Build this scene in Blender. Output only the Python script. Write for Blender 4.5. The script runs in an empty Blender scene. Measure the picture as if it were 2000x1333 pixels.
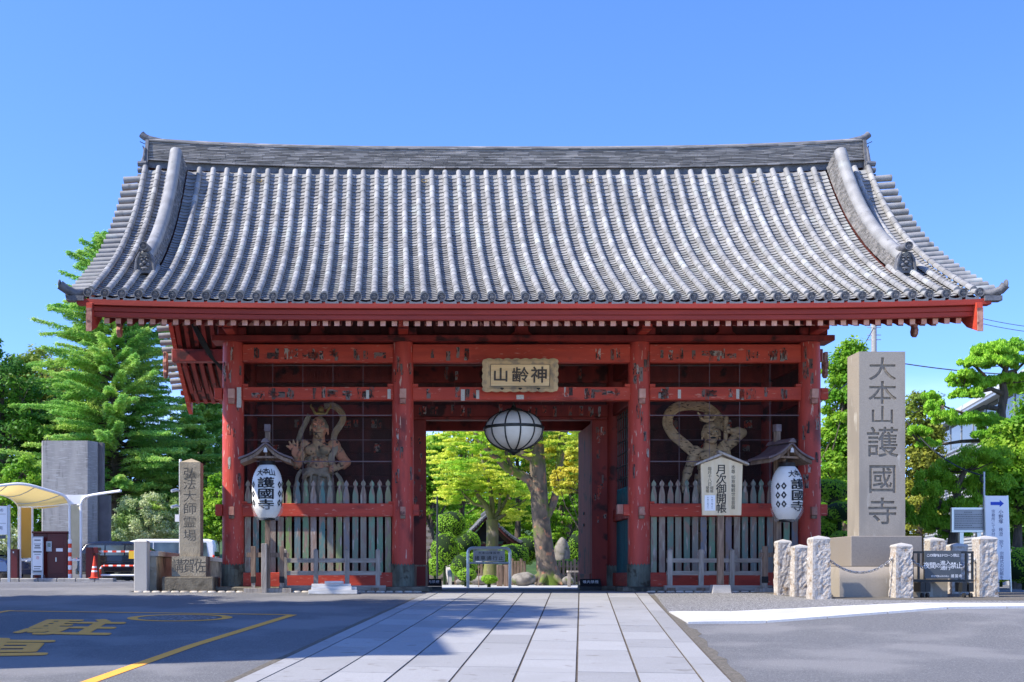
import bpy, bmesh, math, random
import numpy as np
from mathutils import Vector, Matrix, Euler
from math import sin, cos, tan, pi, radians, atan2, sqrt

SC = bpy.context.scene
COL = SC.collection
R = random.Random(7)
NR = np.random.default_rng(11)

# ------------------------------------------------------------------ camera
F = 2400.0                      # focal length in photo pixels (photo 2000 wide)
CX, CY, CZ = -3.0, -28.2, 0.33
cam = bpy.data.cameras.new('camera')
cam.sensor_width = 36.0
cam.lens = 36.0 * F / 2000.0
cam.shift_x = (1000 - 762) / 2000.0
cam.shift_y = (1128 - 666.5) / 2000.0
cam.clip_start = 0.1
cam.clip_end = 3000
cam_ob = bpy.data.objects.new('camera', cam)
COL.objects.link(cam_ob)
cam_ob.location = (CX, CY, CZ)
cam_ob.rotation_euler = (radians(90), 0, 0)
SC.camera = cam_ob

# ------------------------------------------------------------------ sky, sun, exposure
SUNV = Vector((-0.66, -0.20, 0.72)).normalized()
w = bpy.data.worlds.new('World')
SC.world = w
w.use_nodes = True
nt = w.node_tree
bg = nt.nodes['Background']
sky = nt.nodes.new('ShaderNodeTexSky')
sky.sky_type = 'NISHITA'
sky.sun_disc = False
sky.sun_elevation = math.asin(SUNV.z)
sky.sun_rotation = atan2(SUNV.x, SUNV.y)
sky.air_density = 1.0
sky.dust_density = 0.35
sky.ozone_density = 3.6
sky.altitude = 50
# faint thin cloud low over the horizon
tc = nt.nodes.new('ShaderNodeTexCoord')
mp = nt.nodes.new('ShaderNodeMapping'); mp.inputs['Scale'].default_value = (1.5, 1.5, 7)
nz = nt.nodes.new('ShaderNodeTexNoise'); nz.inputs['Scale'].default_value = 2.2; nz.inputs['Detail'].default_value = 7
rp = nt.nodes.new('ShaderNodeValToRGB')
rp.color_ramp.elements[0].position = 0.47; rp.color_ramp.elements[1].position = 0.75
sp = nt.nodes.new('ShaderNodeSeparateXYZ')
mr = nt.nodes.new('ShaderNodeMapRange')
mr.inputs['From Min'].default_value = 0.0; mr.inputs['From Max'].default_value = 0.17
mr.inputs['To Min'].default_value = 0.6; mr.inputs['To Max'].default_value = 0.0
mu = nt.nodes.new('ShaderNodeMath'); mu.operation = 'MULTIPLY'
mx = nt.nodes.new('ShaderNodeMix'); mx.data_type = 'RGBA'
mx.inputs['B'].default_value = (7.5, 8.0, 8.8, 1)
hs = nt.nodes.new('ShaderNodeHueSaturation')
hs.inputs['Saturation'].default_value = 1.22
hs.inputs['Hue'].default_value = 0.515
L = nt.links.new
sm = nt.nodes.new('ShaderNodeVectorMath'); sm.operation = 'MULTIPLY_ADD'
sm.inputs[1].default_value = (1, 1, 1.15); sm.inputs[2].default_value = (0, 0, 0.10)
L(tc.outputs['Generated'], sm.inputs[0]); L(sm.outputs[0], sky.inputs['Vector'])
L(tc.outputs['Generated'], mp.inputs['Vector']); L(mp.outputs['Vector'], nz.inputs['Vector'])
L(nz.outputs['Fac'], rp.inputs['Fac']); L(tc.outputs['Generated'], sp.inputs['Vector'])
L(sp.outputs['Z'], mr.inputs['Value']); L(mr.outputs['Result'], mu.inputs[0]); L(rp.outputs['Color'], mu.inputs[1])
L(mu.outputs['Value'], mx.inputs['Factor']); L(sky.outputs['Color'], hs.inputs['Color'])
L(hs.outputs['Color'], mx.inputs['A']); L(mx.outputs['Result'], bg.inputs['Color'])
bg.inputs['Strength'].default_value = 0.14
sun = bpy.data.lights.new('sun', 'SUN')
sun.energy = 2.8
sun.angle = radians(0.6)
sun.color = (1.0, 0.93, 0.82)
sun_ob = bpy.data.objects.new('sun', sun)
COL.objects.link(sun_ob)
sun_ob.location = (-20, -10, 30)
sun_ob.rotation_euler = (-SUNV).to_track_quat('-Z', 'Y').to_euler()
SC.view_settings.view_transform = 'Standard'
SC.view_settings.look = 'None'
SC.view_settings.exposure = 1.52
SC.view_settings.gamma = 1.0
SC.view_settings.use_curve_mapping = False
SC.render.engine = 'CYCLES'
SC.cycles.max_bounces = 8
SC.cycles.diffuse_bounces = 5
SC.cycles.transparent_max_bounces = 8
SC.cycles.use_adaptive_sampling = True
SC.cycles.use_denoising = True

# ------------------------------------------------------------------ helpers
def X_(px, Y): return CX + (px - 762) / F * (Y - CY)
def Z_(py, Y): return CZ + (1128 - py) / F * (Y - CY)
def G(X, Y):
    """height of the ground"""
    lim = 2.6 if X < -8.72 else -1.2
    y = max(min(Y, lim), -45)
    q = min(.6, max(0.0, (X-2.6)*.2)) if Y > -13 else 0.0
    if -13 < Y < -9: q *= (Y+13)/4.0
    return 0.0446 * (y + 1.2) * (1-q)

def link(o, parent=None):
    COL.objects.link(o)
    if parent is not None: o.parent = parent
    return o

def tag(o, label=None, cat=None, group=None, kind=None):
    if label: o['label'] = label
    if cat: o['category'] = cat
    if group: o['group'] = group
    if kind: o['kind'] = kind
    return o

def thing(name, label, cat, loc=(0, 0, 0), rz=0, group=None):
    o = bpy.data.objects.new(name, None)
    o.empty_display_size = 0.2
    o.location = loc
    o.rotation_euler = (0, 0, rz)
    link(o)
    return tag(o, label, cat, group)

def copy_tree(o, parent=None, loc=None, rz=None, label=None):
    c = o.copy(); link(c, parent)
    for ch in list(o.children): copy_tree(ch, c)
    if loc is not None: c.location = loc
    if rz is not None: c.rotation_euler = (0, 0, rz)
    if label: c['label'] = label
    return c

def inst(src, name, parent, loc, rot=(0, 0, 0), scale=None):
    o = bpy.data.objects.new(name, src.data if hasattr(src, 'data') else src)
    o.location = loc; o.rotation_euler = rot
    if scale: o.scale = scale
    return link(o, parent)

class MB:
    def __init__(s): s.v = []; s.f = []; s.m = None
    def add(s, vs, fs):
        n = len(s.v)
        if s.m is not None: vs = [s.m @ Vector(p) for p in vs]
        s.v += [tuple(p) for p in vs]
        s.f += [tuple(i + n for i in f) for f in fs]
        return s
    def box(s, x0, x1, y0, y1, z0, z1):
        return s.add([(x0,y0,z0),(x1,y0,z0),(x1,y1,z0),(x0,y1,z0),(x0,y0,z1),(x1,y0,z1),(x1,y1,z1),(x0,y1,z1)],
                     [(0,3,2,1),(4,5,6,7),(0,1,5,4),(1,2,6,5),(2,3,7,6),(3,0,4,7)])
    def cbox(s, c, d, rot=None):
        M = Matrix.Translation(c)
        if rot is not None: M = M @ Euler(rot).to_matrix().to_4x4()
        a, b, e = d[0]/2, d[1]/2, d[2]/2
        vs = [M @ Vector(p) for p in [(-a,-b,-e),(a,-b,-e),(a,b,-e),(-a,b,-e),(-a,-b,e),(a,-b,e),(a,b,e),(-a,b,e)]]
        return s.add(vs, [(0,3,2,1),(4,5,6,7),(0,1,5,4),(1,2,6,5),(2,3,7,6),(3,0,4,7)])
    def taper(s, x0, x1, y0, y1, z0, z1, k, ky=None):
        ky = k if ky is None else ky
        cx, cy = (x0+x1)/2, (y0+y1)/2; a, b = (x1-x0)/2*k, (y1-y0)/2*ky
        return s.add([(x0,y0,z0),(x1,y0,z0),(x1,y1,z0),(x0,y1,z0),(cx-a,cy-b,z1),(cx+a,cy-b,z1),(cx+a,cy+b,z1),(cx-a,cy+b,z1)],
                     [(0,3,2,1),(4,5,6,7),(0,1,5,4),(1,2,6,5),(2,3,7,6),(3,0,4,7)])
    def tube(s, pts, rad, n=8, cap=True, flat=1.0):
        pts = [Vector(p) for p in pts]
        if not hasattr(rad, '__len__'): rad = [rad] * len(pts)
        up = Vector((0.013, 0.021, 1)); vs = []; prev = None
        for i, p in enumerate(pts):
            t = (pts[min(i+1, len(pts)-1)] - pts[max(i-1, 0)]).normalized()
            if prev is None:
                a = t.cross(up)
                if a.length < 0.05: a = t.cross(Vector((0, 1, 0)))
            else:
                a = prev - t * prev.dot(t)
            a.normalize(); prev = a; b = t.cross(a)
            for k in range(n):
                an = 2*pi*k/n
                vs.append(p + (a*cos(an) + b*sin(an)*flat) * rad[i])
        fs = []
        for i in range(len(pts)-1):
            for k in range(n):
                k2 = (k+1) % n
                fs.append((i*n+k, i*n+k2, (i+1)*n+k2, (i+1)*n+k))
        if cap:
            fs.append(tuple(range(n-1, -1, -1))); fs.append(tuple((len(pts)-1)*n+k for k in range(n)))
        return s.add(vs, fs)
    def lathe(s, prof, n=16, c=(0,0,0), a0=0, a1=2*pi):
        full = abs(a1-a0-2*pi) < 1e-6; m = n if full else n+1; vs = []
        for r, z in prof:
            for k in range(m):
                an = a0+(a1-a0)*k/n
                vs.append((c[0]+r*cos(an), c[1]+r*sin(an), c[2]+z))
        fs = []
        for i in range(len(prof)-1):
            for k in range(n):
                k2 = (k+1) % m
                fs.append((i*m+k, i*m+k2, (i+1)*m+k2, (i+1)*m+k))
        if full:
            if prof[0][0] > 1e-4: fs.append(tuple(range(n-1, -1, -1)))
            if prof[-1][0] > 1e-4: fs.append(tuple((len(prof)-1)*m+k for k in range(n)))
        return s.add(vs, fs)
    def prism(s, out, y0, y1):
        """outline in x,z extruded along y (outline counterclockwise seen from -y)"""
        n = len(out)
        vs = [(x, y0, z) for x, z in out] + [(x, y1, z) for x, z in out]
        fs = [tuple(range(n)), tuple(range(2*n-1, n-1, -1))]
        for i in range(n):
            j = (i+1) % n
            fs.append((i, i+n, j+n, j))
        return s.add(vs, fs)
    def prism_x(s, out, x0, x1):
        n = len(out)
        vs = [(x0, y, z) for y, z in out] + [(x1, y, z) for y, z in out]
        fs = [tuple(range(n-1, -1, -1)), tuple(range(n, 2*n))]
        for i in range(n):
            j = (i+1) % n
            fs.append((i, j, j+n, i+n))
        return s.add(vs, fs)
    def ell(s, c, r, rot=None, n=10, m=7):
        M = Matrix.Translation(c)
        if rot is not None: M = M @ Euler(rot).to_matrix().to_4x4()
        vs = []
        for i in range(m+1):
            th = pi*i/m
            for k in range(n):
                an = 2*pi*k/n
                vs.append(M @ Vector((r[0]*sin(th)*cos(an), r[1]*sin(th)*sin(an), r[2]*cos(th))))
        fs = []
        for i in range(m):
            for k in range(n):
                k2 = (k+1) % n
                fs.append((i*n+k, (i+1)*n+k, (i+1)*n+k2, i*n+k2))
        return s.add(vs, fs)
    def mesh(s, name, mat, smooth=False):
        me = bpy.data.meshes.new(name)
        me.from_pydata(s.v, [], s.f)
        if mat: me.materials.append(mat)
        bm = bmesh.new(); bm.from_mesh(me)
        bmesh.ops.remove_doubles(bm, verts=bm.verts, dist=1e-5) if len(s.v) < 3000 else None
        bmesh.ops.recalc_face_normals(bm, faces=bm.faces) if len(s.v) < 60000 else None
        bm.to_mesh(me); bm.free()
        if smooth:
            me.polygons.foreach_set('use_smooth', [True]*len(me.polygons))
            me.set_sharp_from_angle(angle=radians(smooth if smooth is not True else 50))
        return me
    def build(s, name, mat, parent=None, loc=(0,0,0), rot=(0,0,0), smooth=False, bevel=0, seg=1):
        o = bpy.data.objects.new(name, s.mesh(name, mat, smooth))
        o.location = loc; o.rotation_euler = rot
        link(o, parent)
        if bevel:
            b = o.modifiers.new('bevel', 'BEVEL'); b.width = bevel; b.segments = seg; b.limit_method = 'ANGLE'
            b.angle_limit = radians(40)
        return o

def B(*a): return MB().box(*a)

# ------------------------------------------------------------------ materials
def M(name, c1, c2=None, scale=3.0, stretch=(1,1,1), rough=0.65, bump=0.0, bscale=30.0, metal=0.0, rnd=0.0,
      thr=(0.35, 0.65), c3=None, s3=1.5, thr3=(0.55, 0.65), st3=(1,1,1), spec=0.4, rampcols=None, hue=0.0, c4=None, s4=4, thr4=(.6,.7), st4=(1,1,1), coat=0):
    m = bpy.data.materials.new(name); m.use_nodes = True
    nt = m.node_tree; N = nt.nodes; Lk = nt.links.new
    p = N['Principled BSDF']
    p.inputs['Roughness'].default_value = rough; p.inputs['Metallic'].default_value = metal
    p.inputs['Specular IOR Level'].default_value = spec
    p.inputs['Coat Weight'].default_value = coat
    tc = N.new('ShaderNodeTexCoord'); oi = N.new('ShaderNodeObjectInfo')
    ad = N.new('ShaderNodeVectorMath'); ad.operation = 'ADD'
    ml = N.new('ShaderNodeVectorMath'); ml.operation = 'SCALE'
    ml.inputs[0].default_value = (37, 53, 71); Lk(oi.outputs['Random'], ml.inputs['Scale'])
    Lk(tc.outputs['Object'], ad.inputs[0]); Lk(ml.outputs[0], ad.inputs[1])
    def noise(sc, st, th, det=6):
        mp = N.new('ShaderNodeMapping'); mp.inputs['Scale'].default_value = st
        Lk(ad.outputs[0], mp.inputs['Vector'])
        n = N.new('ShaderNodeTexNoise'); n.inputs['Scale'].default_value = sc; n.inputs['Detail'].default_value = det
        Lk(mp.outputs[0], n.inputs['Vector'])
        if th is None: return n.outputs['Fac']
        r = N.new('ShaderNodeMapRange'); r.inputs['From Min'].default_value = th[0]; r.inputs['From Max'].default_value = th[1]
        r.interpolation_type = 'SMOOTHSTEP'
        Lk(n.outputs['Fac'], r.inputs['Value'])
        return r.outputs['Result']
    def mix(fac, a, b):
        x = N.new('ShaderNodeMix'); x.data_type = 'RGBA'
        Lk(fac, x.inputs['Factor'])
        if isinstance(a, tuple): x.inputs['A'].default_value = (*a, 1)
        else: Lk(a, x.inputs['A'])
        if isinstance(b, tuple): x.inputs['B'].default_value = (*b, 1)
        else: Lk(b, x.inputs['B'])
        return x.outputs['Result']
    if rampcols:
        rr = N.new('ShaderNodeValToRGB'); rr.color_ramp.interpolation = 'LINEAR'
        el = rr.color_ramp.elements
        while len(el) < len(rampcols): el.new(0.5)
        for i, c in enumerate(rampcols):
            el[i].position = i/(len(rampcols)-1); el[i].color = (*c, 1)
        Lk(oi.outputs['Random'], rr.inputs['Fac'])
        c1s = rr.outputs['Color']
    else: c1s = c1
    out = c1s
    if c2 is not None: out = mix(noise(scale, stretch, thr), c1s, c2)
    if c3 is not None: out = mix(noise(s3, st3, thr3), out, c3)
    if c4 is not None: out = mix(noise(s4, st4, thr4), out, c4)
    if rnd and not isinstance(out, tuple):
        h = N.new('ShaderNodeHueSaturation')
        r = N.new('ShaderNodeMapRange'); r.inputs['To Min'].default_value = 1-rnd; r.inputs['To Max'].default_value = 1+rnd
        Lk(oi.outputs['Random'], r.inputs['Value']); Lk(r.outputs['Result'], h.inputs['Value']); Lk(out, h.inputs['Color'])
        out = h.outputs['Color']
    if isinstance(out, tuple): p.inputs['Base Color'].default_value = (*out, 1)
    else: Lk(out, p.inputs['Base Color'])
    if bump:
        b = N.new('ShaderNodeBump'); b.inputs['Strength'].default_value = min(bump, 1); b.inputs['Distance'].default_value = 0.02
        Lk(noise(bscale, stretch, None, 8), b.inputs['Height']); Lk(b.outputs['Normal'], p.inputs['Normal'])
    return m

def leaf_mat(name, c1, c2, c3=None, trans=0.35, rough=0.5, scale=0.6):
    m = bpy.data.materials.new(name); m.use_nodes = True
    N = m.node_tree.nodes; Lk = m.node_tree.links.new
    p = N['Principled BSDF']; p.inputs['Roughness'].default_value = rough; p.inputs['Specular IOR Level'].default_value = 0.25
    g = N.new('ShaderNodeNewGeometry')
    r = N.new('ShaderNodeValToRGB'); r.color_ramp.elements[0].color = (*c1, 1); r.color_ramp.elements[1].color = (*c2, 1)
    Lk(g.outputs['Random Per Island'], r.inputs['Fac'])
    out = r.outputs['Color']
    if c3:
        tcn = N.new('ShaderNodeTexCoord')
        n = N.new('ShaderNodeTexNoise'); n.inputs['Scale'].default_value = scale; n.inputs['Detail'].default_value = 3
        Lk(tcn.outputs['Object'], n.inputs['Vector'])
        q = N.new('ShaderNodeMapRange'); q.inputs['From Min'].default_value = 0.45; q.inputs['From Max'].default_value = 0.62
        Lk(n.outputs['Fac'], q.inputs['Value'])
        x = N.new('ShaderNodeMix'); x.data_type = 'RGBA'; Lk(q.outputs['Result'], x.inputs['Factor'])
        Lk(out, x.inputs['A']); x.inputs['B'].default_value = (*c3, 1); out = x.outputs['Result']
    Lk(out, p.inputs['Base Color'])
    t = N.new('ShaderNodeBsdfTranslucent'); Lk(out, t.inputs['Color'])
    ms = N.new('ShaderNodeMixShader'); ms.inputs['Fac'].default_value = trans
    Lk(p.outputs[0], ms.inputs[1]); Lk(t.outputs[0], ms.inputs[2]); Lk(ms.outputs[0], N['Material Output'].inputs['Surface'])
    return m

RED = (0.52, 0.060, 0.030)
m_red = M('red_paint', RED, (0.42, 0.045, 0.025), 2.2, (.5, 1, 3), 0.6, 0.3, 25, c3=(0.20, 0.028, 0.020), s3=2.6, thr3=(0.58, 0.74), st3=(.6,1,1.6), c4=(.56,.20,.14), s4=9, thr4=(.62,.70), st4=(.5,1,2.2))
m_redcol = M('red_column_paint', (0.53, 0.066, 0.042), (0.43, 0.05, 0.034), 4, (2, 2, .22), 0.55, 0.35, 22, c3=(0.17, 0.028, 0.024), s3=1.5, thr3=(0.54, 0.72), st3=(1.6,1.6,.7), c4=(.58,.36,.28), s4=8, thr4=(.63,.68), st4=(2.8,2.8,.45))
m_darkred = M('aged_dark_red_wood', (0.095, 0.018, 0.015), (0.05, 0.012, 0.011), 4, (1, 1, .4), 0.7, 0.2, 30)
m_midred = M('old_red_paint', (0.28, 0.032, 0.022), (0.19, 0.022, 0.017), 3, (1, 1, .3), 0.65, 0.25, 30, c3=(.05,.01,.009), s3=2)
m_fascia = M('red_eave_board_paint', (0.33, 0.034, 0.018), (0.26, 0.026, 0.014), 2.0, (.3, 1, 2), 0.6, 0.15, 25)
m_pink = M('faded_pink_rafter_end', (0.72, 0.40, 0.31), (0.60, 0.30, 0.23), 6, rough=0.7, rnd=.1)
m_pinkold = M('worn_pink_wood', (0.50, 0.26, 0.19), (0.36, 0.15, 0.11), 8, rough=0.75, bump=.3, c3=(.15,.06,.05), s3=6)
m_ink = M('black_ink', (0.012, 0.011, 0.012), rough=0.6)
m_slip = M('faded_paper_slip', (0.1,0.1,0.1), (0.42, 0.06, 0.035), 1.1, (1, 1, 1), 0.8, c3=(.03,.025,.025), s3=2.6, thr3=(.54,.58), rampcols=[(.42,.38,.33),(.12,.07,.06),(.20,.16,.14),(.07,.03,.03),(.30,.26,.23),(.10,.04,.035),(.5,.47,.42)], thr=(.47,.54))
m_copper = M('verdigris_copper', (0.17, 0.19, 0.15), (0.10, 0.10, 0.075), 6, (1,1,.4), 0.6, 0.2, 30, metal=.25, c3=(0.06,0.05,.035), s3=4, rnd=.15)
m_tile = M('roof_tile', (0.295, 0.292, 0.285), (0.215, 0.213, 0.208), 2.6, (1, 1, 1), 0.6, 0.12, 18, rnd=.11, c3=(.33,.345,.33), s3=1.3, thr3=(.55,.72), c4=(.14,.14,.135), s4=5, thr4=(.60,.74), st4=(1,1,.6), spec=.28)
m_tile_dark = M('ridge_tile', (0.24, 0.23, 0.22), (0.13, 0.127, 0.12), 5, (.3, 1, 3), 0.6, 0.3, 20, c3=(.30,.28,.26), s3=3, st3=(.5,1,3), thr3=(.56,.66))
m_tile_disc = M('eave_disc_tile', (0.14, 0.145, 0.16), (0.09, 0.092, 0.1), 8, rough=0.6, bump=.3)
m_picket = M('weathered_painted_picket', (0.2,0.2,0.2), (0.29, 0.20, 0.155), 3.5, (3, 3, .9), 0.8, 0.4, 20,
             rampcols=[(.10,.22,.20),(.30,.23,.18),(.20,.38,.08),(.15,.19,.25),(.36,.27,.21),(.14,.24,.17),(.26,.21,.22),(.18,.32,.20),(.38,.30,.23)], thr=(.46,.62), c3=(.46,.38,.32), s3=5, st3=(4,4,.6), thr3=(.60,.68))
m_teal = M('teal_painted_board', (0.02, 0.16, 0.17), (0.03, 0.10, 0.12), 5, (3,3,.5), 0.7, 0.2, 25)
m_black = M('dark_interior_board', (0.022, 0.012, 0.012), (0.012, 0.008, 0.008), 4, rough=0.8)
m_graywood = M('weathered_grey_wood', (0.38, 0.335, 0.285), (0.27, 0.23, 0.19), 5, (3, 3, .5), 0.8, 0.35, 22, rnd=.12)
m_graywoodh = M('weathered_grey_rail', (0.38, 0.335, 0.285), (0.27, 0.23, 0.19), 5, (.5, 3, 3), 0.8, 0.35, 22, rnd=.12)
m_brownwood = M('brown_weathered_wood', (0.27, 0.185, 0.125), (0.16, 0.105, 0.072), 5, (4, 4, .5), 0.75, 0.35, 22, rnd=.15)
m_copperroof = M('brown_metal_roofing', (0.20, 0.15, 0.145), (0.13, 0.09, 0.09), 3, rough=.5, metal=.3)
m_plaque = M('bare_plaque_wood', (0.90, 0.64, 0.33), (0.78, 0.52, 0.25), 3, (.35, 1, 5), 0.6, 0.25, 18, c3=(.16,.10,.05), s3=3.2, thr3=(.70,.78), st3=(.7,1,2.2))
m_plaqueframe = M('weathered_plaque_frame', (0.60, 0.42, 0.22), (0.33, 0.25, 0.16), 7, rough=.7, bump=.3, thr=(.42,.66))
m_inkbrown = M('dark_brown_carved_letter', (0.055, 0.04, 0.03), (.09,.07,.055), 12, rough=.7)
m_whitepaper = M('white_lantern_paper', (0.86, 0.84, 0.78), (0.78, 0.75, 0.68), 3, (1,1,1), 0.6, .05, 20)
m_plastic = bpy.data.materials.new('clear_plastic_cover')
m_hang = M('milky_lantern_glass', (0.86, 0.82, 0.72), (0.80, 0.75, 0.64), 2, rough=.35, spec=.5)
m_iron = M('dark_iron', (0.035, 0.04, 0.038), (0.06,.062,.058), 8, rough=.5, metal=.5)
m_stone_l = M('light_granite', (0.50, 0.48, 0.45), (0.40, 0.375, 0.34), 90, rough=.8, bump=.25, bscale=60, c3=(.28,.25,.21), s3=1.2, thr3=(.60,.75))
m_stone_p = M('polished_tan_granite', (0.34, 0.30, 0.245), (0.26, 0.225, 0.18), 110, rough=.55, bump=.08, bscale=80, c3=(.25,.22,.18), s3=2.2, thr3=(.5,.7), st3=(1,1,.35), c4=(.42,.39,.33), s4=5, thr4=(.62,.7), st4=(1,1,.3))
m_stone_pd = M('grey_brown_granite', (0.27, 0.235, 0.195), (0.20, 0.175, 0.15), 110, rough=.6, bump=.08, bscale=80)
m_stone_old = M('old_tan_stone', (0.38, 0.325, 0.235), (0.29, 0.245, 0.175), 4, rough=.9, bump=.5, bscale=30, c3=(.13,.115,.085), s3=2.3, thr3=(.55,.68), c4=(.38,.34,.26), s4=6, thr4=(.62,.7))
m_stone_dirty = M('mossy_dark_stone', (0.20, 0.175, 0.13), (0.13, 0.11, 0.08), 5, rough=.95, bump=.6, bscale=25, c3=(.045,.045,.035), s3=2.5, thr3=(.50,.62))
m_rough = M('split_granite', (0.50, 0.47, 0.43), (0.38, 0.32, 0.26), 22, rough=.95, bump=.8, bscale=34, c3=(.30,.22,.15), s3=6, thr3=(.58,.68))
m_engr = M('engraved_recess', (0.27, 0.235, 0.185), (0.20, 0.17, 0.135), 20, rough=.95)  # same stone toned darker, paints extra shade into the carved strokes
m_white = M('white_paint', (0.80, 0.80, 0.80), rough=.35)
m_whitewood = M('white_painted_timber', (0.72, 0.70, 0.66), (0.55,.53,.5), 6, (.5,3,3), .6, .2, 20)
m_steel = M('brushed_steel', (0.55, 0.55, 0.54), rough=.3, metal=.9)
m_galv = M('galvanised_grey_metal', (0.42, 0.45, 0.48), rough=.45, metal=.5)
m_glass = M('dark_glass', (0.02, 0.03, 0.035), rough=.06, spec=.8)
m_rubber = M('black_rubber', (0.02, 0.02, 0.02), rough=.8)

# ------------------------------------------------------------------ lettering
_gl = {}
def glyph(ch, bold=0.0):
    k = (ch, bold)
    if k not in _gl:
        c = bpy.data.curves.new('glyph', 'FONT'); c.body = ch; c.size = 1.0; c.offset = bold; c.resolution_u = 3
        c.fill_mode = 'FRONT'
        o = bpy.data.objects.new('glyph', c)
        COL.objects.link(o)
        dg = bpy.context.evaluated_depsgraph_get()
        e = o.evaluated_get(dg); me = e.to_mesh()
        vs = [tuple(v.co) for v in me.vertices]; fs = [tuple(p.vertices) for p in me.polygons]
        e.to_mesh_clear(); COL.objects.unlink(o); bpy.data.objects.remove(o); bpy.data.curves.remove(c)
        _gl[k] = (vs, fs)
    return _gl[k]
_em = None
def em():
    global _em
    if _em is None:
        v = glyph('國')[0]; xs = [p[0] for p in v]; ys = [p[1] for p in v]
        w_ = max(xs)-min(xs); _em = ((min(xs)+max(xs))/2, (min(ys)+max(ys))/2, w_*1.10)
    return _em
def put_char(mb, ch, cx, cz, w_, h_, bold=0.0, y=0.0, skew=0.0):
    """glyph into a w_ x h_ cell centred at cx,cz in the xz plane facing -y; bold = stroke growth in em, by stacked copies"""
    ex, ey, es = em()
    vs, fs = glyph(ch)
    sh = [(0, 0)] if not bold else [(0, 0)]+[(bold*cos(t), bold*sin(t)) for t in np.arange(8)*pi/4]
    for i, (dx, dy) in enumerate(sh):
        mb.add([(cx+((p[0]-ex)/es+dx)*w_, y-.0003*i, cz+((p[1]-ey)/es+dy)*h_) for p in vs], fs)
def text(lines, name, mat, parent, loc, rot=(0,0,0), fix=None, thick=0.0):
    """lines: list of (char, cx, cz, w, h[, bold])"""
    mb = MB()
    for t in lines: put_char(mb, t[0], t[1], t[2], t[3], t[4], t[5] if len(t) > 5 else 0.0)
    if fix: mb.v = [fix(p) for p in mb.v]
    me = bpy.data.meshes.new(name); me.from_pydata(mb.v, [], mb.f); me.materials.append(mat)
    o = bpy.data.objects.new(name, me); o.location = loc; o.rotation_euler = rot; link(o, parent)
    if thick:
        s = o.modifiers.new('depth', 'SOLIDIFY'); s.thickness = thick; s.offset = 0
    return o
def column(s, cx, top, w_, pitch, h_=None, bold=0.0):
    return [(ch, cx, top-pitch*(i+.5), w_, h_ or w_, bold) for i, ch in enumerate(s) if ch != ' ']
def row(s, x0, cz, pitch, w_, h_=None, bold=0.0):
    return [(ch, x0+pitch*(i+.5), cz, w_, h_ or w_, bold) for i, ch in enumerate(s) if ch != ' ']
# ================================================================== GROUND
m_asphalt = M('asphalt', (0.17, 0.17, 0.17), (0.115, 0.115, 0.117), 38, rough=.92, bump=.8, bscale=90, c3=(.21,.205,.20), s3=.45, thr3=(.46,.60), c4=(.34,.335,.33), s4=70, thr4=(.60,.66))
m_path = M('path_granite', (0.345, 0.342, 0.335), (0.265, 0.262, 0.256), 95, rough=.8, bump=.12, bscale=120, c3=(.28,.277,.268), s3=1.1, thr3=(.48,.7), rnd=.13, c4=(.22,.21,.195), s4=3.5, thr4=(.62,.72))
m_joint = M('dark_joint', (0.07, 0.055, 0.04), (.11,.09,.065), 12, rough=1)
m_aggr = M('exposed_aggregate', (0.10, 0.10, 0.10), (0.40, 0.39, 0.375), 42, rough=.9, bump=.6, bscale=50, thr=(.49,.58))
m_court = M('courtyard_paving', (0.50, 0.49, 0.47), (.42,.41,.39), 6, rough=.9)
m_earth = M('packed_earth', (0.155, 0.135, 0.105), (0.10, 0.09, 0.07), 18, rough=1, bump=.6, bscale=60, c3=(.22,.2,.17), s3=40, thr3=(.6,.66))
m_yellow = M('yellow_road_paint', (1.0, 0.43, 0.05), (0.92, 0.38, 0.05), 30, rough=.8, c3=(.5,.32,.12), s3=45, thr3=(.66,.72))
m_mossy = M('mossy_soil', (0.09, 0.10, 0.03), (0.13, 0.10, 0.06), 3, rough=1, bump=.5, bscale=30)

g = MB()
GXL = [-600, -60, -8.75, -8.69, 2.6, 3.35, 4.1, 4.85, 5.6, 60, 600]; GYL = [-60, -45, -13.001]+[-13+.5*k for k in range(24)]+[-1.2, 2.6, 120, 900]
xs, ys = GXL, GYL
for y in ys:
    for x in xs: g.v.append((x, y, G(x, y)))
for j in range(len(ys)-1):
    for i in range(len(xs)-1):
        a = j*len(xs)+i; g.f.append((a, a+1, a+1+len(xs), a+len(xs)))
tag(g.build('ground', m_asphalt), kind='structure')

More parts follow.
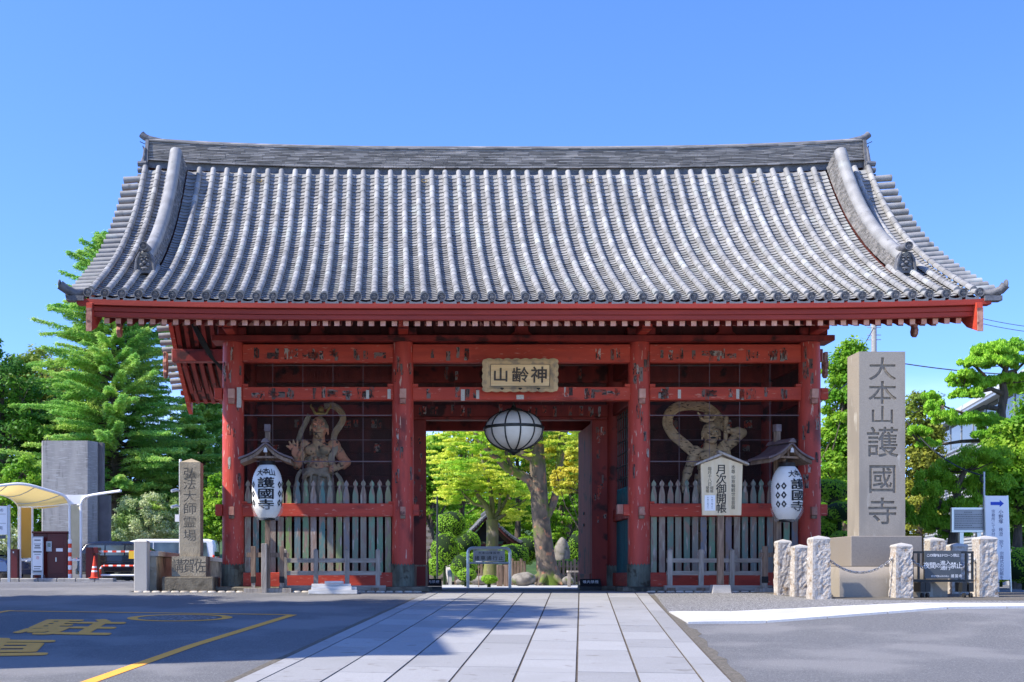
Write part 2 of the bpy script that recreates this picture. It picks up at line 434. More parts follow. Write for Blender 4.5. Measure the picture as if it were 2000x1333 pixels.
def sheet(pts, name, mat, dz, parent=None, sub=1):
    """flat sheet lying on the ground, outline given in plan, cut along the same lines as the ground mesh"""
    me = bpy.data.meshes.new(name); bm = bmesh.new()
    f = bm.faces.new([bm.verts.new((x, y, 0)) for x, y in pts])
    if f.calc_area() < 1e-6: pass
    f.normal_update()
    if f.normal.z < 0: f.normal_flip()
    xa, xb = min(p[0] for p in pts), max(p[0] for p in pts); ya, yb = min(p[1] for p in pts), max(p[1] for p in pts)
    bmesh.ops.triangulate(bm, faces=bm.faces)
    for gx in GXL:
        if xa < gx < xb: bmesh.ops.bisect_plane(bm, geom=bm.verts[:]+bm.edges[:]+bm.faces[:], plane_co=(gx, 0, 0), plane_no=(1, 0, 0))
    if xb > 2.6:
        for gy in GYL:
            if ya < gy < yb: bmesh.ops.bisect_plane(bm, geom=bm.verts[:]+bm.edges[:]+bm.faces[:], plane_co=(0, gy, 0), plane_no=(0, 1, 0))
    else:
        for gy in (-1.2, 2.6):
            if ya < gy < yb: bmesh.ops.bisect_plane(bm, geom=bm.verts[:]+bm.edges[:]+bm.faces[:], plane_co=(0, gy, 0), plane_no=(0, 1, 0))
    for v in bm.verts: v.co.z = G(v.co.x, v.co.y)+dz
    bm.to_mesh(me); bm.free(); me.materials.append(mat)
    o = bpy.data.objects.new(name, me); return link(o, parent)

AL = math.atan(373/2400)
def PU(a, b):  # path frame -> plan
    return (a*cos(AL)+b*sin(AL), -2.16 - a*sin(AL)+b*cos(AL))
edges = [x*cos(AL) for x in (-2.284, -2.046, -1.438, -.831, -.213, .395, 1.002, 1.61, 2.217, 2.488)]
def btop(a, Y=-1.27): return (Y+2.16+a*sin(AL))/cos(AL)
pa = thing('path', None, None); pa['kind'] = 'structure'
o = sheet([PU(edges[0]-.02, -19), PU(edges[-1]+.02, -19), PU(edges[-1]+.02, btop(edges[-1]+.02)), PU(edges[0]-.02, btop(edges[0]-.02))], 'joint_bed', m_joint, 0.004, pa)
for i in range(9):
    a0, a1 = edges[i]+.012, edges[i+1]-.012
    Lr = 1.15 if 0 < i < 8 else 1.9
    b = -19 + (0.55 if i % 2 else 0) + R.uniform(-.08, .08)
    while True:
        l = Lr * R.choice((1, 1, .95, 1.25, .9)) ; b1 = b + l
        last = b1 > btop(a0)-.35
        mb = MB(); dz = 0.014 + R.uniform(-.002, .002); g_ = .006
        A = [(a0, b+g_), (a1, b+g_), (a1, (btop(a1) if last else b1-g_)), (a0, (btop(a0) if last else b1-g_))]
        pl = [PU(*p) for p in A]
        mb.add([(x, y, G(x, y)-.03) for x, y in pl]+[(x, y, G(x, y)+dz) for x, y in pl],
               [(0,3,2,1),(4,5,6,7),(0,1,5,4),(1,2,6,5),(2,3,7,6),(3,0,4,7)])
        mb.build('slab', m_path, pa)
        if last: break
        b = b1
# mossy soil strips where asphalt meets the path
def wob(pts, amp):  return [(x+R.uniform(-amp, amp), y) for x, y in pts]
ls = [PU(edges[0]-.02, b) for b in np.arange(-19, -1.0, .5)]; lo = [PU(edges[0]-.05-R.uniform(.02, .06), b) for b in np.arange(-19, -1.0, .5)]
tag(sheet(ls+lo[::-1], 'soil_strip', m_earth, .004), kind='structure')
ls = [PU(edges[-1]+.02, b) for b in np.arange(-19, .4, .35)]; lo = [PU(edges[-1]+.12+R.uniform(.0, .10), b) for b in np.arange(-19, .4, .35)]
tag(sheet(ls+lo[::-1], 'soil_strip', m_earth, .004), kind='structure')

# right side: pale band, aggregate field, earth strip
tag(sheet([(2.75, -1.35), (2.60, -2.2), (1.72, -7.4), (9.1, -8.2), (16, -9.2), (16, -1.35)], 'aggregate_paving', m_aggr, .008), kind='structure')
tag(sheet([(5.0, -2.0), (5.0, -4.2), (5.6, -6.0), (7.5, -6.3), (17, -6.6), (17, -1.4), (4.6, -1.4)], 'earth_strip', m_earth, .012), kind='structure')
m_bandst = M('white_granite_band', (.62,.61,.59), (.54,.53,.51), 40, rough=.85, rnd=.06, c3=(.48,.47,.45), s3=1.2)
band = thing('paved_band', None, None); band['kind'] = 'structure'
p0, p1 = Vector((1.72, -7.38)), Vector((7.4, -8.15)); q0, q1 = Vector((1.50, -9.62)), Vector((6.9, -9.15))
sheet([tuple(p0.lerp(p1, 0)), tuple(q0), tuple(q0.lerp(q1, 2.3)), tuple(p0.lerp(p1, 2.3))], 'joint_bed', M('pale_joint', (.30,.29,.27)), .014, band)
nn = 13
for k in range(nn):
    for r_ in (0, 1):
        t0, t1 = 2.3*k/nn+.0012, 2.3*(k+1)/nn-.0012
        def E(t, s_): return p0.lerp(p1, t).lerp(q0.lerp(q1, t), s_)
        s0, s1 = (0.0, .496) if r_ == 0 else (.504, 1.0)
        if r_: t0 += (.05 if k else 0); t1 += .05
        pl = [E(t0, s1), E(t1, s1), E(t1, s0), E(t0, s0)]
        mb = MB().add([(p.x, p.y, G(p.x, p.y)-.02) for p in pl]+[(p.x, p.y, G(p.x, p.y)+.034) for p in pl],
               [(0,3,2,1),(4,5,6,7),(0,1,5,4),(1,2,6,5),(2,3,7,6),(3,0,4,7)])
        mb.build('slab', m_bandst, band)
# courtyard beyond the gate, gate floor
tag(sheet([(-8.4, 8), (14, 8), (20, 34), (-10, 34)], 'courtyard', m_court, .006), kind='structure')
tag(sheet([(-7.3, -.9), (7.3, -.9), (7.3, 7.9), (-7.3, 7.9)], 'gate_floor', M('gate_floor_stone', (.20,.195,.17), (.15,.145,.125), 8, rough=.9, bump=.2), .006), kind='structure')
# planting bed the trees grow in
bed = MB().prism([(-9, 0), (16, 0), (16, .10), (-9, .10)], 26, 70)
tag(bed.build('planting_bed', m_mossy), kind='structure')

tag(sheet([(-40, -44.9), (40, -44.9), (40, -19.2), (-40, -19.2)], 'bounce_sheet', M('bounce_sheet_warm', (.56,.50,.40), (.48,.42,.33), 2, rough=.9), .006), kind='structure')  # unseen warm pale sheet, added to bounce light onto the gate front
# painted markings (yellow no-parking box, ring, characters)
mk = thing('road_markings', None, None); mk['kind'] = 'structure'
def gp(px, py):  # a pixel of the sloping front ground -> plan
    d = F*1.534/(py-1021.0); Y = CY+d
    return (CX+(px-762)/F*d, Y)
def strip(a, b, w0, name='painted_line'):
    a, b = Vector(a), Vector(b); n = Vector((-(b-a).y, (b-a).x)).normalized()*w0/2
    sheet([tuple(a-n), tuple(b-n), tuple(b+n), tuple(a+n)], name, m_yellow, .005, mk)
c1 = gp(572, 1201.5); c2 = gp(22, 1194); c0 = gp(150, 1345)
c0 = (c0[0]+(c0[0]-c1[0])*.3, c0[1]+(c0[1]-c1[1])*.3)
strip(c2, (c1[0]-.02, c1[1]), .13)
# right line bows a little
mid = gp(375, 1262)
strip(c1, mid, .15); strip(mid, c0, .15)
cc = gp(22, 1193); dd = gp(-60, 1206); strip(cc, (cc[0]+(dd[0]-cc[0])*6, cc[1]+(dd[1]-cc[1])*6), .14)
ec = gp(350, 1208); ea = (X_(452, ec[1])-X_(247, ec[1]))/2
rg = MB(); n = 64; e0 = gp(350, 1200.5)[1]; e1 = gp(350, 1214.5)[1]; eb = (e0-e1)/2; ym = (e0+e1)/2
for k in range(n):
    an = 2*pi*k/n
    for f_ in (1.0, .80):
        x, y = ec[0]+ea*f_*cos(an), ym+eb*f_*sin(an); rg.v.append((x, y, G(x, y)+.005))
for k in range(n):
    a, b2 = 2*k, 2*((k+1) % n); rg.f.append((a, b2, b2+1, a+1))
rg.build('painted_ring', m_yellow, mk)
mh = MB().lathe([(0.001, .0), (ea*.70, .0), (ea*.72, -.004)], 40).build('manhole_cover', M('cast_iron', (.10,.10,.10), (.35,.34,.32), 14, rough=.6, metal=.4, thr=(.5,.6)), mk)
mh.location = (ec[0], ym, G(0, ym)+.007); mh.scale = (1, eb/ea, 1); mh.rotation_euler = (math.atan(.0446), 0, 0)
def road_char(ch, pa_, pb_, pc_, pd_):
    """glyph into a ground quad: bottom-left, bottom-right, top-right, top-left in plan"""
    ex, ey, es = em(); vs, fs = glyph(ch); mb = MB(); out = []
    A, B_, C_, D_ = [Vector(p) for p in (pa_, pb_, pc_, pd_)]
    for i, (dx, dy) in enumerate([(0, 0)]+[(.030*cos(t), .030*sin(t)) for t in np.arange(8)*pi/4]):
        out = []
        for p in vs:
            u = (p[0]-ex)/es+.5+dx; v = (p[1]-ey)/es+.5+dy
            q = A.lerp(B_, u).lerp(D_.lerp(C_, u), v); out.append((q.x, q.y, G(q.x, q.y)+.0055+.0003*i))
        mb.add(out, fs); me = bpy.data.meshes.new('painted_character'); me.from_pydata(mb.v, [], mb.f); me.materials.append(m_yellow)
    link(bpy.data.objects.new('painted_character', me), mk)
road_char('駐', gp(22, 1240), gp(205, 1243), gp(252, 1212), gp(88, 1211))
road_char('車', gp(-150, 1293), gp(80, 1288), gp(115, 1250), gp(-105, 1248))

# natural edging stones in front of the gate
m_cob = M('pale_edging_stone', (0.55, 0.50, 0.43), (0.42, 0.36, 0.28), 9, rough=.9, bump=.5, bscale=20, rnd=.15)
ed = thing('edging_stones', None, None); ed['kind'] = 'structure'
cobs = []
for k in range(6):
    mb = MB(); n = 9; top = []; 
    pts = [(.10*cos(2*pi*i/n)*R.uniform(.85, 1.1), .065*sin(2*pi*i/n)*R.uniform(.85, 1.1)) for i in range(n)]
    vs = [(x, y, -.03) for x, y in pts]+[(x, y, .018) for x, y in pts]+[(x*.7, y*.7, .032) for x, y in pts]
    fs = [(i, (i+1) % n, n+(i+1) % n, n+i) for i in range(n)]+[(n+i, n+(i+1) % n, 2*n+(i+1) % n, 2*n+i) for i in range(n)]+[tuple(range(2*n, 3*n))]
    cobs.append(mb.add(vs, fs).mesh('cobble', m_cob, 60))
for xa, xb in ((-8.55, -2.25), (2.75, 5.9)):
    x = xa
    while x < xb:
        inst(cobs[R.randrange(6)], 'cobble', ed, (x, -1.18+R.uniform(-.02, .02), .0), (0, 0, R.uniform(-.15, .15)), (R.uniform(.9, 1.1), 1, 1)); x += .205
# low foundation kerbs behind the edging
# ================================================================== TEMPLE GATE
gate = thing('temple_gate', 'large red wooden temple gate with grey tiled roof over three bays', 'temple gate')
COLX = [-6.60, -2.71, 2.71, 6.62]
HD = 2.9
for s_, x0, x1 in (('l', -7.0, -2.05), ('r', 2.25, 7.0)):
    B(x0, x1, -.50, .50, 0, .115).build('base_stone', m_stone_dirty, gate, bevel=.02)
    B(x0, x1, HD-.45, HD+.45, 0, .115).build('base_stone', m_stone_dirty, gate, bevel=.02)
    B(x0, x1, 2*HD-.45, 2*HD+.45, 0, .115).build('base_stone', m_stone_dirty, gate, bevel=.02)
colm = MB().lathe([(.252, .12), (.252, 2.5), (.246, 5.0), (.235, 5.70)], 32).mesh('column', m_redcol, 40)
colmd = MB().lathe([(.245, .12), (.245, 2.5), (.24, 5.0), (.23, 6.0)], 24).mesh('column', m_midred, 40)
cb = MB(); n = 22
for k in range(n):
    an = 2*pi*k/n; w_ = .0365
    c_, s_ = cos(an), sin(an)
    def T(u, v, z): return (c_*v - s_*u, s_*v + c_*u, z)
    hh = .63+R.uniform(-.006, .006)
    out = [(-w_, .12), (w_, .12), (w_, hh-.03), (0, hh+.015), (-w_, hh-.03)]
    r0, r1 = .256, .268
    cb.add([T(u, r0, z) for u, z in out]+[T(u, r1, z) for u, z in out], [(0,1,2,3,4),(9,8,7,6,5)]+[(i, (i+1)%5, (i+1)%5+5, i+5) for i in range(5)])
    for z in (.22, .45): cb.add([T(-.008, r1, z), T(.008, r1, z), T(.008, r1, z+.02), T(-.008, r1, z+.02), T(0, r1+.01, z+.01)], [(0,1,4),(1,2,4),(2,3,4),(3,0,4)])
cbm = cb.mesh('copper_base', m_copper)
for x in COLX:
    for yy in (0, HD, 2*HD):
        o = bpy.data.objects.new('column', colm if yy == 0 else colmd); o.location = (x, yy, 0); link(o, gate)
        o.rotation_euler = (0, 0, R.uniform(0, 6))
        inst(cbm, 'copper_base', o, (0, 0, 0), (0, 0, R.uniform(0, .2)))
def beam(x0, x1, y0, y1, z0, z1, mat=None, name='beam', bv=.012):
    return B(x0, x1, y0, y1, z0, z1).build(name, mat or m_red, gate, bevel=bv)
bays = [(COLX[0]+.22, COLX[1]-.22), (COLX[1]+.22, COLX[2]-.22), (COLX[2]+.22, COLX[3]-.22)]
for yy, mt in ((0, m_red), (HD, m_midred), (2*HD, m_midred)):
    beam(-7.06, 7.09, yy-.34, yy+.34, 5.70, 5.83, m_midred)                     # top plate
    for (a, b) in bays:
        beam(a, b, yy-.11, yy+.11, 5.24, 5.66, mt)                              # head tie
        beam(a, b, yy-.13, yy+.13, 4.38, 4.68, mt)                              # middle tie
    for sx in (-1, 1):
        beam(*sorted((sx*6.84, sx*7.02)), yy-.11, yy+.11, 4.40, 4.66, mt, 'beam_end')
    for bi in (0, 2):
        a, b = bays[bi]
        beam(a, b, yy-.12, yy+.12, 1.72, 2.02, mt)                              # waist tie
        beam(a, b, yy-.12, yy+.12, .115, .44, mt, 'sill_beam')
for sx in (-1, 1):
    beam(*sorted((sx*6.84, sx*7.0)), -.11, .11, 1.74, 2.0, m_red, 'beam_end')
    beam(*sorted((sx*2.48, sx*2.34)), -.11, .11, 1.74, 2.0, m_red, 'beam_end')
# notched shoulders of the middle tie, at each column
for (a, b) in bays:
    for xx in ((a, a+.13), (b-.13, b)):
        beam(xx[0], xx[1], -.135, .0, 4.682, 4.75, m_red, 'beam_shoulder', .005)
for bi in (0, 2):
    a, b = bays[bi]
    for xx in ((a, a+.11), (b-.11, b)): beam(xx[0], xx[1], -.125, .0, 2.022, 2.065, m_red, 'beam_shoulder', .005)
# wedge blocks of worn pink wood on the columns
for i, x in enumerate(COLX):
    B(x-.072, x+.075, -.40, -.235, 4.30+.09, 4.60).build('wedge_block', m_pink, gate, bevel=.006)
    B(x-.068, x+.070, -.37, -.235, 4.27, 4.383).build('wedge_block', m_pinkold, gate, bevel=.006)
    dx = (-.0, 0, .0, .0)[i]
    B(x-.062+dx, x+.062+dx, -.36, -.24, 1.74, 1.93).build('wedge_block', m_pinkold, gate, bevel=.006)
    B(x-.060+dx, x+.060+dx, -.34, -.24, 1.66, 1.734).build('wedge_block', m_brownwood, gate, bevel=.006)
B(2.20, 2.335, -.09, .09, 1.78, 2.0).build('wedge_block', m_pinkold, gate, bevel=.006)

# side and back walls of the guardian enclosures
def board_wall_x(x0, x1, y, z0, z1, n, mat, name='wall_board'):
    for k in range(n):
        a = x0+(x1-x0)*k/n; b = x0+(x1-x0)*(k+1)/n
        B(a+.004, b-.004, y-.02+R.uniform(-.003,.003), y+.02, z0, z1).build(name, mat, gate)
def board_wall_zx(x0, x1, y, z0, z1, n, mat, name='wall_board'):
    for k in range(n):
        a = z0+(z1-z0)*k/n; b = z0+(z1-z0)*(k+1)/n
        B(x0, x1, y-.02+R.uniform(-.003,.003), y+.02, a+.003, b-.003).build(name, mat, gate)
for bi in (0, 2):
    a, b = bays[bi]
    B(a, b, HD+.03, HD+.05, .44, 5.24).build('light_stop_sheet', m_darkred, gate)  # sheet added to stop light leaking through the board gaps
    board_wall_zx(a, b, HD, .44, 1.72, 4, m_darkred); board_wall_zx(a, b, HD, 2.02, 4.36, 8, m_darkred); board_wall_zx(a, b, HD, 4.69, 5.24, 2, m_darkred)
for sx in (-1, 1):
    x = sx*6.62
    B(x-sx*.02-.01, x-sx*.02+.01, .26, HD-.25, .2, 5.8).build('light_stop_sheet', m_darkred, gate)  # same kind of added sheet, keeps light out between the side boards
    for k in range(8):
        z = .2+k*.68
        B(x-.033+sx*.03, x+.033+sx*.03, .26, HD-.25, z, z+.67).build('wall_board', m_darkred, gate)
    for (y0, y1) in ((.25, HD-.22),):
        beam(x-.11, x+.11, y0, y1, 5.24, 5.66, m_midred); beam(x-.11, x+.11, y0, y1, 4.38, 4.68, m_midred)
        beam(x-.11, x+.11, HD+.22, 2*HD-.22, 5.24, 5.66, m_midred); beam(x-.11, x+.11, HD+.22, 2*HD-.22, 4.38, 4.68, m_midred)
        beam(x-.13, x+.13, y0, y1, .115, .44, m_midred, 'sill_beam')
    x = sx*2.71
    beam(x-.11, x+.11, .24, HD-.24, 5.24, 5.66, m_midred); beam(x-.12, x+.12, .24, HD-.24, 4.38, 4.68, m_midred)
    beam(x-.11, x+.11, .24, HD-.24, 1.72, 2.02, m_red); beam(x-.12, x+.12, .24, HD-.24, .115, .44, m_red, 'sill_beam')
    beam(x-.11, x+.11, HD+.24, 2*HD-.24, 4.38, 4.68, m_midred); beam(x-.11, x+.11, HD+.24, 2*HD-.24, 5.24, 5.66, m_midred)
    # teal slats and dark lattice on the passage side
    for k in range(13):
        y = .33+k*.18
        B(x-.03, x+.03, y, y+.13, .44, 1.72).build('slat', m_teal, gate)
        MB().prism_x([(y, 2.02), (y+.13, 2.02), (y+.13, 2.32), (y+.065, 2.52), (y, 2.32)], x-.03, x+.03).build('slat', m_teal, gate)
    lt = MB()
    for k in range(9): lt.box(x-.012, x+.012, .3+k*.285, .32+k*.285, 2.02, 4.38)
    for k in range(7): lt.box(x-.010, x+.010, .28, HD-.28, 2.45+k*.3, 2.47+k*.3)
    lt.build('lattice', m_iron, gate)
# pickets of the front bays
pk = [(-.067, 0), (.067, 0), (.067, 1.78), (.060, 1.84), (.040, 1.93), (.028, 1.985), (.030, 2.005), (.052, 2.03), (.054, 2.06), (.035, 2.10), (.012, 2.125), (0, 2.155),
      (-.012, 2.125), (-.035, 2.10), (-.054, 2.06), (-.052, 2.03), (-.030, 2.005), (-.028, 1.985), (-.040, 1.93), (-.060, 1.84), (-.067, 1.78)]
pkm = MB().prism(pk, -.022, .022).mesh('picket', m_picket)
for (a, b) in (bays[0], bays[2]):
    n = 18
    for k in range(n):
        x = a+.02+(b-a-.04)*(k+.5)/n
        inst(pkm, 'picket', gate, (x+R.uniform(-.004, .004), .0, .42), (0, R.uniform(-.006, .006), 0), (1, 1, R.uniform(.995, 1.005)))
# wait: the pickets pass behind the waist tie; iron guard bars and wires of the screens
for (a, b) in (bays[0], bays[2]):
    zb = [Z_(812, 0), Z_(902, 0)]
    for z in zb: MB().tube([(a, -.03, z), (b, -.03, z)], .014, 6).build('guard_bar', M('aged_mauve_metal', (.17,.12,.13), rough=.6) if 'aged_mauve_metal' not in bpy.data.materials else bpy.data.materials['aged_mauve_metal'], gate)
    mm = bpy.data.materials['aged_mauve_metal']
    MB().tube([(a, -.03, Z_(860, 0)), (b, -.03, Z_(860, 0))], .005, 5).build('guard_wire', mm, gate)
    MB().tube([(a, -.03, Z_(950, 0)), (b, -.03, Z_(950, 0))], .004, 5).build('guard_wire', mm, gate)
    for k in range(1, 5):
        x = a+(b-a)*k/5
        MB().tube([(x, -.035, 2.02), (x, -.035, 4.38)], .006, 5).build('guard_wire', mm, gate)
        MB().tube([(x, -.035, 4.68), (x, -.035, 5.24)], .005, 5).build('guard_wire', mm, gate)
# fine netting stretched across the guardian bays
m_net = bpy.data.materials.new('fine_wire_netting'); m_net.use_nodes = True
N = m_net.node_tree.nodes; tr = N.new('ShaderNodeBsdfTransparent'); ms = N.new('ShaderNodeMixShader'); ms.inputs['Fac'].default_value = .92
N['Principled BSDF'].inputs['Base Color'].default_value = (.02, .015, .015, 1)
m_net.node_tree.links.new(N['Principled BSDF'].outputs[0], ms.inputs[1]); m_net.node_tree.links.new(tr.outputs[0], ms.inputs[2]); m_net.node_tree.links.new(ms.outputs[0], N['Material Output'].inputs['Surface'])
for (a, b) in (bays[0], bays[2]):
    for z0, z1 in ((2.02, 4.38), (4.68, 5.24)):
        MB().add([(a, -.02, z0), (b, -.02, z0), (b, -.02, z1), (a, -.02, z1)], [(0,1,2,3)]).build('wire_screen', m_net, gate)
# passage: door frame in the middle row, opened door leaves, ceiling
for sx in (-1, 1):
    beam(*sorted((sx*2.09, sx*2.49)), HD-.10, HD+.10, .10, 4.30, m_midred, 'door_jamb')
    lf = thing('door_leaf', None, None, (sx*2.09-(.0 if sx > 0 else -.0), HD+.12, 0)); lf.parent = gate
    x0, x1 = (0, .09) if sx > 0 else (-.09, 0)
    B(x0, x1, 0, 2.02, .22, 4.24).build('door_panel', m_midred, lf, bevel=.01)
    B(x0-.02*(sx > 0), x1+.02*(sx < 0), 0, 2.02, .22, .42).build('door_rail', m_midred, lf, bevel=.008)
    for z in (1.7, 2.0): MB().tube([(x0-.03 if sx > 0 else x1+.03, 1.0, z), (x0 if sx > 0 else x1, 1.0, z)], .04, 10).build('door_stud', m_iron, lf)
beam(-2.47, 2.47, HD-.16, HD+.16, 4.30, 4.376, m_midred, 'lintel')
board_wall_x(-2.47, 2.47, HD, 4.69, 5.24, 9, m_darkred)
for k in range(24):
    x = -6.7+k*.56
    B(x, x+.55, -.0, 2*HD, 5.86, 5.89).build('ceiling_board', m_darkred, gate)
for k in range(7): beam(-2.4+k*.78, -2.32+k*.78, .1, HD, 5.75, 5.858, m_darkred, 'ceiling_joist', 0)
for x in (-2.71, 2.71, -6.6, 6.62):
    beam(x-.12, x+.12, -.95, 2*HD+.95, 5.84, 6.10, m_midred, 'cross_beam')
# plate blocks, beam noses and flared struts above the top plate
for yy in (0, 2*HD):
    for x in COLX:
        B(x-.32, x+.32, yy-.30, yy+.30, 5.832, 6.02).build('bearing_block', m_midred, gate, bevel=.02)
        if yy == 0:
            MB().prism_x([(-1.05, 6.0), (-.9, 5.83), (-.35, 5.83), (-.35, 6.09), (-1.05, 6.09)], x-.10, x+.10).build('beam_nose', m_red, gate, bevel=.01)
            B(x-.102, x+.102, -1.07, -.36, 6.092, 6.19).build('beam_nose', m_graywood, gate, bevel=.005)
    for (a, b) in bays:
        c = (a+b)/2
        MB().prism([(c-.30, 5.832), (c+.30, 5.832), (c+.16, 5.95), (c+.13, 6.25), (c-.13, 6.25), (c-.16, 5.95)], yy-.13, yy+.13).build('flared_strut', m_midred, gate, bevel=.01)
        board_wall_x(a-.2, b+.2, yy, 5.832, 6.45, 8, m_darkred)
# purlins
PURL = [(0, 6.28, 6.62), (2*HD, 6.28, 6.62)]
for yy, z0, z1 in PURL:
    beam(-9.0, 8.9, yy-.17, yy+.17, z0, z1, m_midred, 'purlin')
    for x, sg in ((-9.0, -1), (8.9, 1)):
        B(*sorted((x, x+sg*.02)), yy-.165, yy+.165, z0+.005, z1-.005).build('purlin_end', m_pink, gate)
beam(-9.0, 8.9, HD-1.7, HD-1.4, 7.7, 8.0, m_midred, 'purlin'); beam(-9.0, 8.9, HD+1.4, HD+1.7, 7.7, 8.0, m_midred, 'purlin')
beam(-9.0, 8.9, HD-.2, HD+.2, 9.3, 9.7, m_midred, 'ridge_purlin')
for x in (-6.6, 6.62):   # gable walls
    MB().prism_x([(0, 5.9), (2*HD, 5.9), (2*HD, 6.5), (HD+1.5, 7.9), (HD, 9.6), (HD-1.5, 7.9), (0, 6.5)], x-.04, x+.04).build('gable_wall', m_darkred, gate)

# ---------------------------------------------------------------- roof surface
ry = [-3.3, -2.5, -1.4, -.2, .65, 1.5, 2.1, 2.6]; rz = [6.0, 6.40, 7.0, 7.74, 8.42, 9.22, 9.92, 10.6]
pf = np.polyfit(ry, rz, 4)
sy_ = np.linspace(-3.3, 2.50, 400); sz_ = np.polyval(pf, sy_)
sl = np.concatenate([[0], np.cumsum(np.hypot(np.diff(sy_), np.diff(sz_)))]); SL = sl[-1]
XO = -.09   # roof centre
def rp(s, X):
    y = float(np.interp(s, sl, sy_)); z = float(np.interp(s, sl, sz_))
    a = math.atan(float(np.polyval(np.polyder(pf), y)))
    t = max(0, 1-s/SL)
    z += .10*(abs(X-XO)/9.03)**4*t + .13*(abs(X-XO)/9.03)**3*(1-t)
    return y, z, a
PITCH = 18.05/53
RX = [XO-9.025+PITCH*k for k in range(54)]
# round tiles
NR_ = 26; RL = SL/NR_
def half_tube(r0, r1, l, n=8, top=200):
    mb = MB(); vs = []
    for (r, y) in ((r0, -.02), (r1, l+.01)):
        for k in range(n+1):
            an = radians(-10)+radians(200)*k/n
            vs.append((r*cos(an), y, r*sin(an)))
    fs = [(k, k+1, n+2+k, n+1+k) for k in range(n)]+[tuple(range(n, -1, -1))]
    return mb.add(vs, fs)
rt = half_tube(.073, .066, RL); rtm = rt.mesh('round_tile', m_tile, 60)
# eave tile with spiral disc
ev = half_tube(.073, .066, RL, 10)
ds = MB(); ds.m = Matrix.Translation((0, -.03, .0)) @ Matrix.Rotation(radians(90), 4, 'X')
ds.lathe([(.001, .012), (.018, .014), (.022, .0), (.05, .0), (.056, .012), (.066, .0), (.072, .0), (.078, .022), (.092, .022), (.094, -.03), (.001, -.03)], 20)
sw = MB()
for k in range(3):
    sp_ = [(( .012+.040*t)*cos(2*pi*k/3+t*3.2), -.036, (.012+.040*t)*sin(2*pi*k/3+t*3.2)) for t in np.linspace(0, 1, 6)]
    sw.tube(sp_, [.012, .011, .010, .008, .006, .003], 4, True)
ev.m = None; evm = ev.mesh('eave_tile', m_tile, 60)
dsb = MB(); dsb.v = ds.v+sw.v; dsb.f = ds.f+[tuple(i+len(ds.v) for i in f) for f in sw.f]
dsm = dsb.mesh('disc', m_tile_disc, 50)
# concave pan tile, exposed length PL
NP_ = 52; PL = SL/NP_; PW = PITCH-.11
def pan(lip, l=PL):
    mb = MB(); n = 4; vs = []
    for (y, dz) in ((-.012, .013-lip), (-.012, .013), (l+.02, -.014)):
        for k in range(n+1):
            u = -1+2*k/n; vs.append((u*(PW/2+.02), y, -.034*(1-u*u)+dz))
    return mb.add(vs, [(j*(n+1)+k, j*(n+1)+k+1, (j+1)*(n+1)+k+1, (j+1)*(n+1)+k) for j in range(2) for k in range(n)])
panm = pan(.014).mesh('pan_tile', m_tile, 35); panem = pan(.085).mesh('pan_tile', m_tile, 35)
def cam_order(): pass
stuffR = MB(); stuffP = MB()
def xform(mb_src, M_, dst):
    n = len(dst.v); dst.v += [tuple(M_ @ Vector(p)) for p in mb_src.v]; dst.f += [tuple(i+n for i in f) for f in mb_src.f]
rt_src = half_tube(.073, .066, RL, 6); pan_src = pan(.014)
for k, X in enumerate(RX):
    for j in range(NR_):
        s = j*RL; y, z, a = rp(s, X)
        if k in (2, 3, 50, 51) and s > 2.0: continue
        jx = R.uniform(-.003, .003)
        if j == 0:
            o = inst(evm, 'eave_tile', gate, (X, y, z), (a*.6, 0, 0)); inst(dsm, 'disc', o, (0, 0, 0), (-a*.6, R.uniform(-.3, .3), 0))
        elif j < 5: inst(rtm, 'round_tile', gate, (X+jx, y, z), (a, 0, R.uniform(-.01, .01)))
        else: xform(rt_src, Matrix.Translation((X+jx, y, z)) @ Euler((a, 0, R.uniform(-.012, .012))).to_matrix().to_4x4(), stuffR)
for k in range(53):
    X = RX[k]+PITCH/2
    for j in range(NP_):
        s = j*PL; y, z, a = rp(s, X); z -= .055
        if j < 5: inst(panem if j == 0 else panm, 'pan_tile', gate, (X, y-(.06 if j == 0 else 0), z-(.03 if j == 0 else 0)), (a*(.5 if j == 0 else 1)+.0, 0, R.uniform(-.006, .006)))
        else: xform(pan_src, Matrix.Translation((X, y, z+R.uniform(-.003, .003))) @ Euler((a+R.uniform(-.01,.01), 0, R.uniform(-.01, .01))).to_matrix().to_4x4(), stuffP)
# tile stuff gets a per-tile tone from a random-per-island node
def island_mat(base, name, lo=.75, hi=1.2):
    m = base.copy(); m.name = name; N = m.node_tree.nodes; p = N['Principled BSDF']
    g = N.new('ShaderNodeNewGeometry'); r = N.new('ShaderNodeMapRange'); r.inputs['To Min'].default_value = lo; r.inputs['To Max'].default_value = hi
    h = N.new('ShaderNodeHueSaturation'); src = p.inputs['Base Color'].links[0].from_socket
    m.node_tree.links.new(g.outputs['Random Per Island'], r.inputs['Value']); m.node_tree.links.new(r.outputs['Result'], h.inputs['Value'])
    m.node_tree.links.new(src, h.inputs['Color']); m.node_tree.links.new(h.outputs['Color'], p.inputs['Base Color'])
    return m
m_tile_i = island_mat(m_tile, 'roof_tile_field', .80, 1.16)
so = tag(stuffR.build('round_tiles', m_tile_i, gate, smooth=60), kind='stuff')
sp2 = tag(stuffP.build('pan_tiles', m_tile_i, gate, smooth=35), kind='stuff')
for o_ in (so, sp2):
    c = o_.copy(); link(c, gate); c.rotation_euler = (0, 0, pi); c.location = (2*XO, 2*HD, 0)
back = MB()
for X in RX:
    for j in range(5):
        y, z, a = rp(j*RL, X); xform(rt_src, Matrix.Translation((X, y, z)) @ Euler((a, 0, 0)).to_matrix().to_4x4(), back)
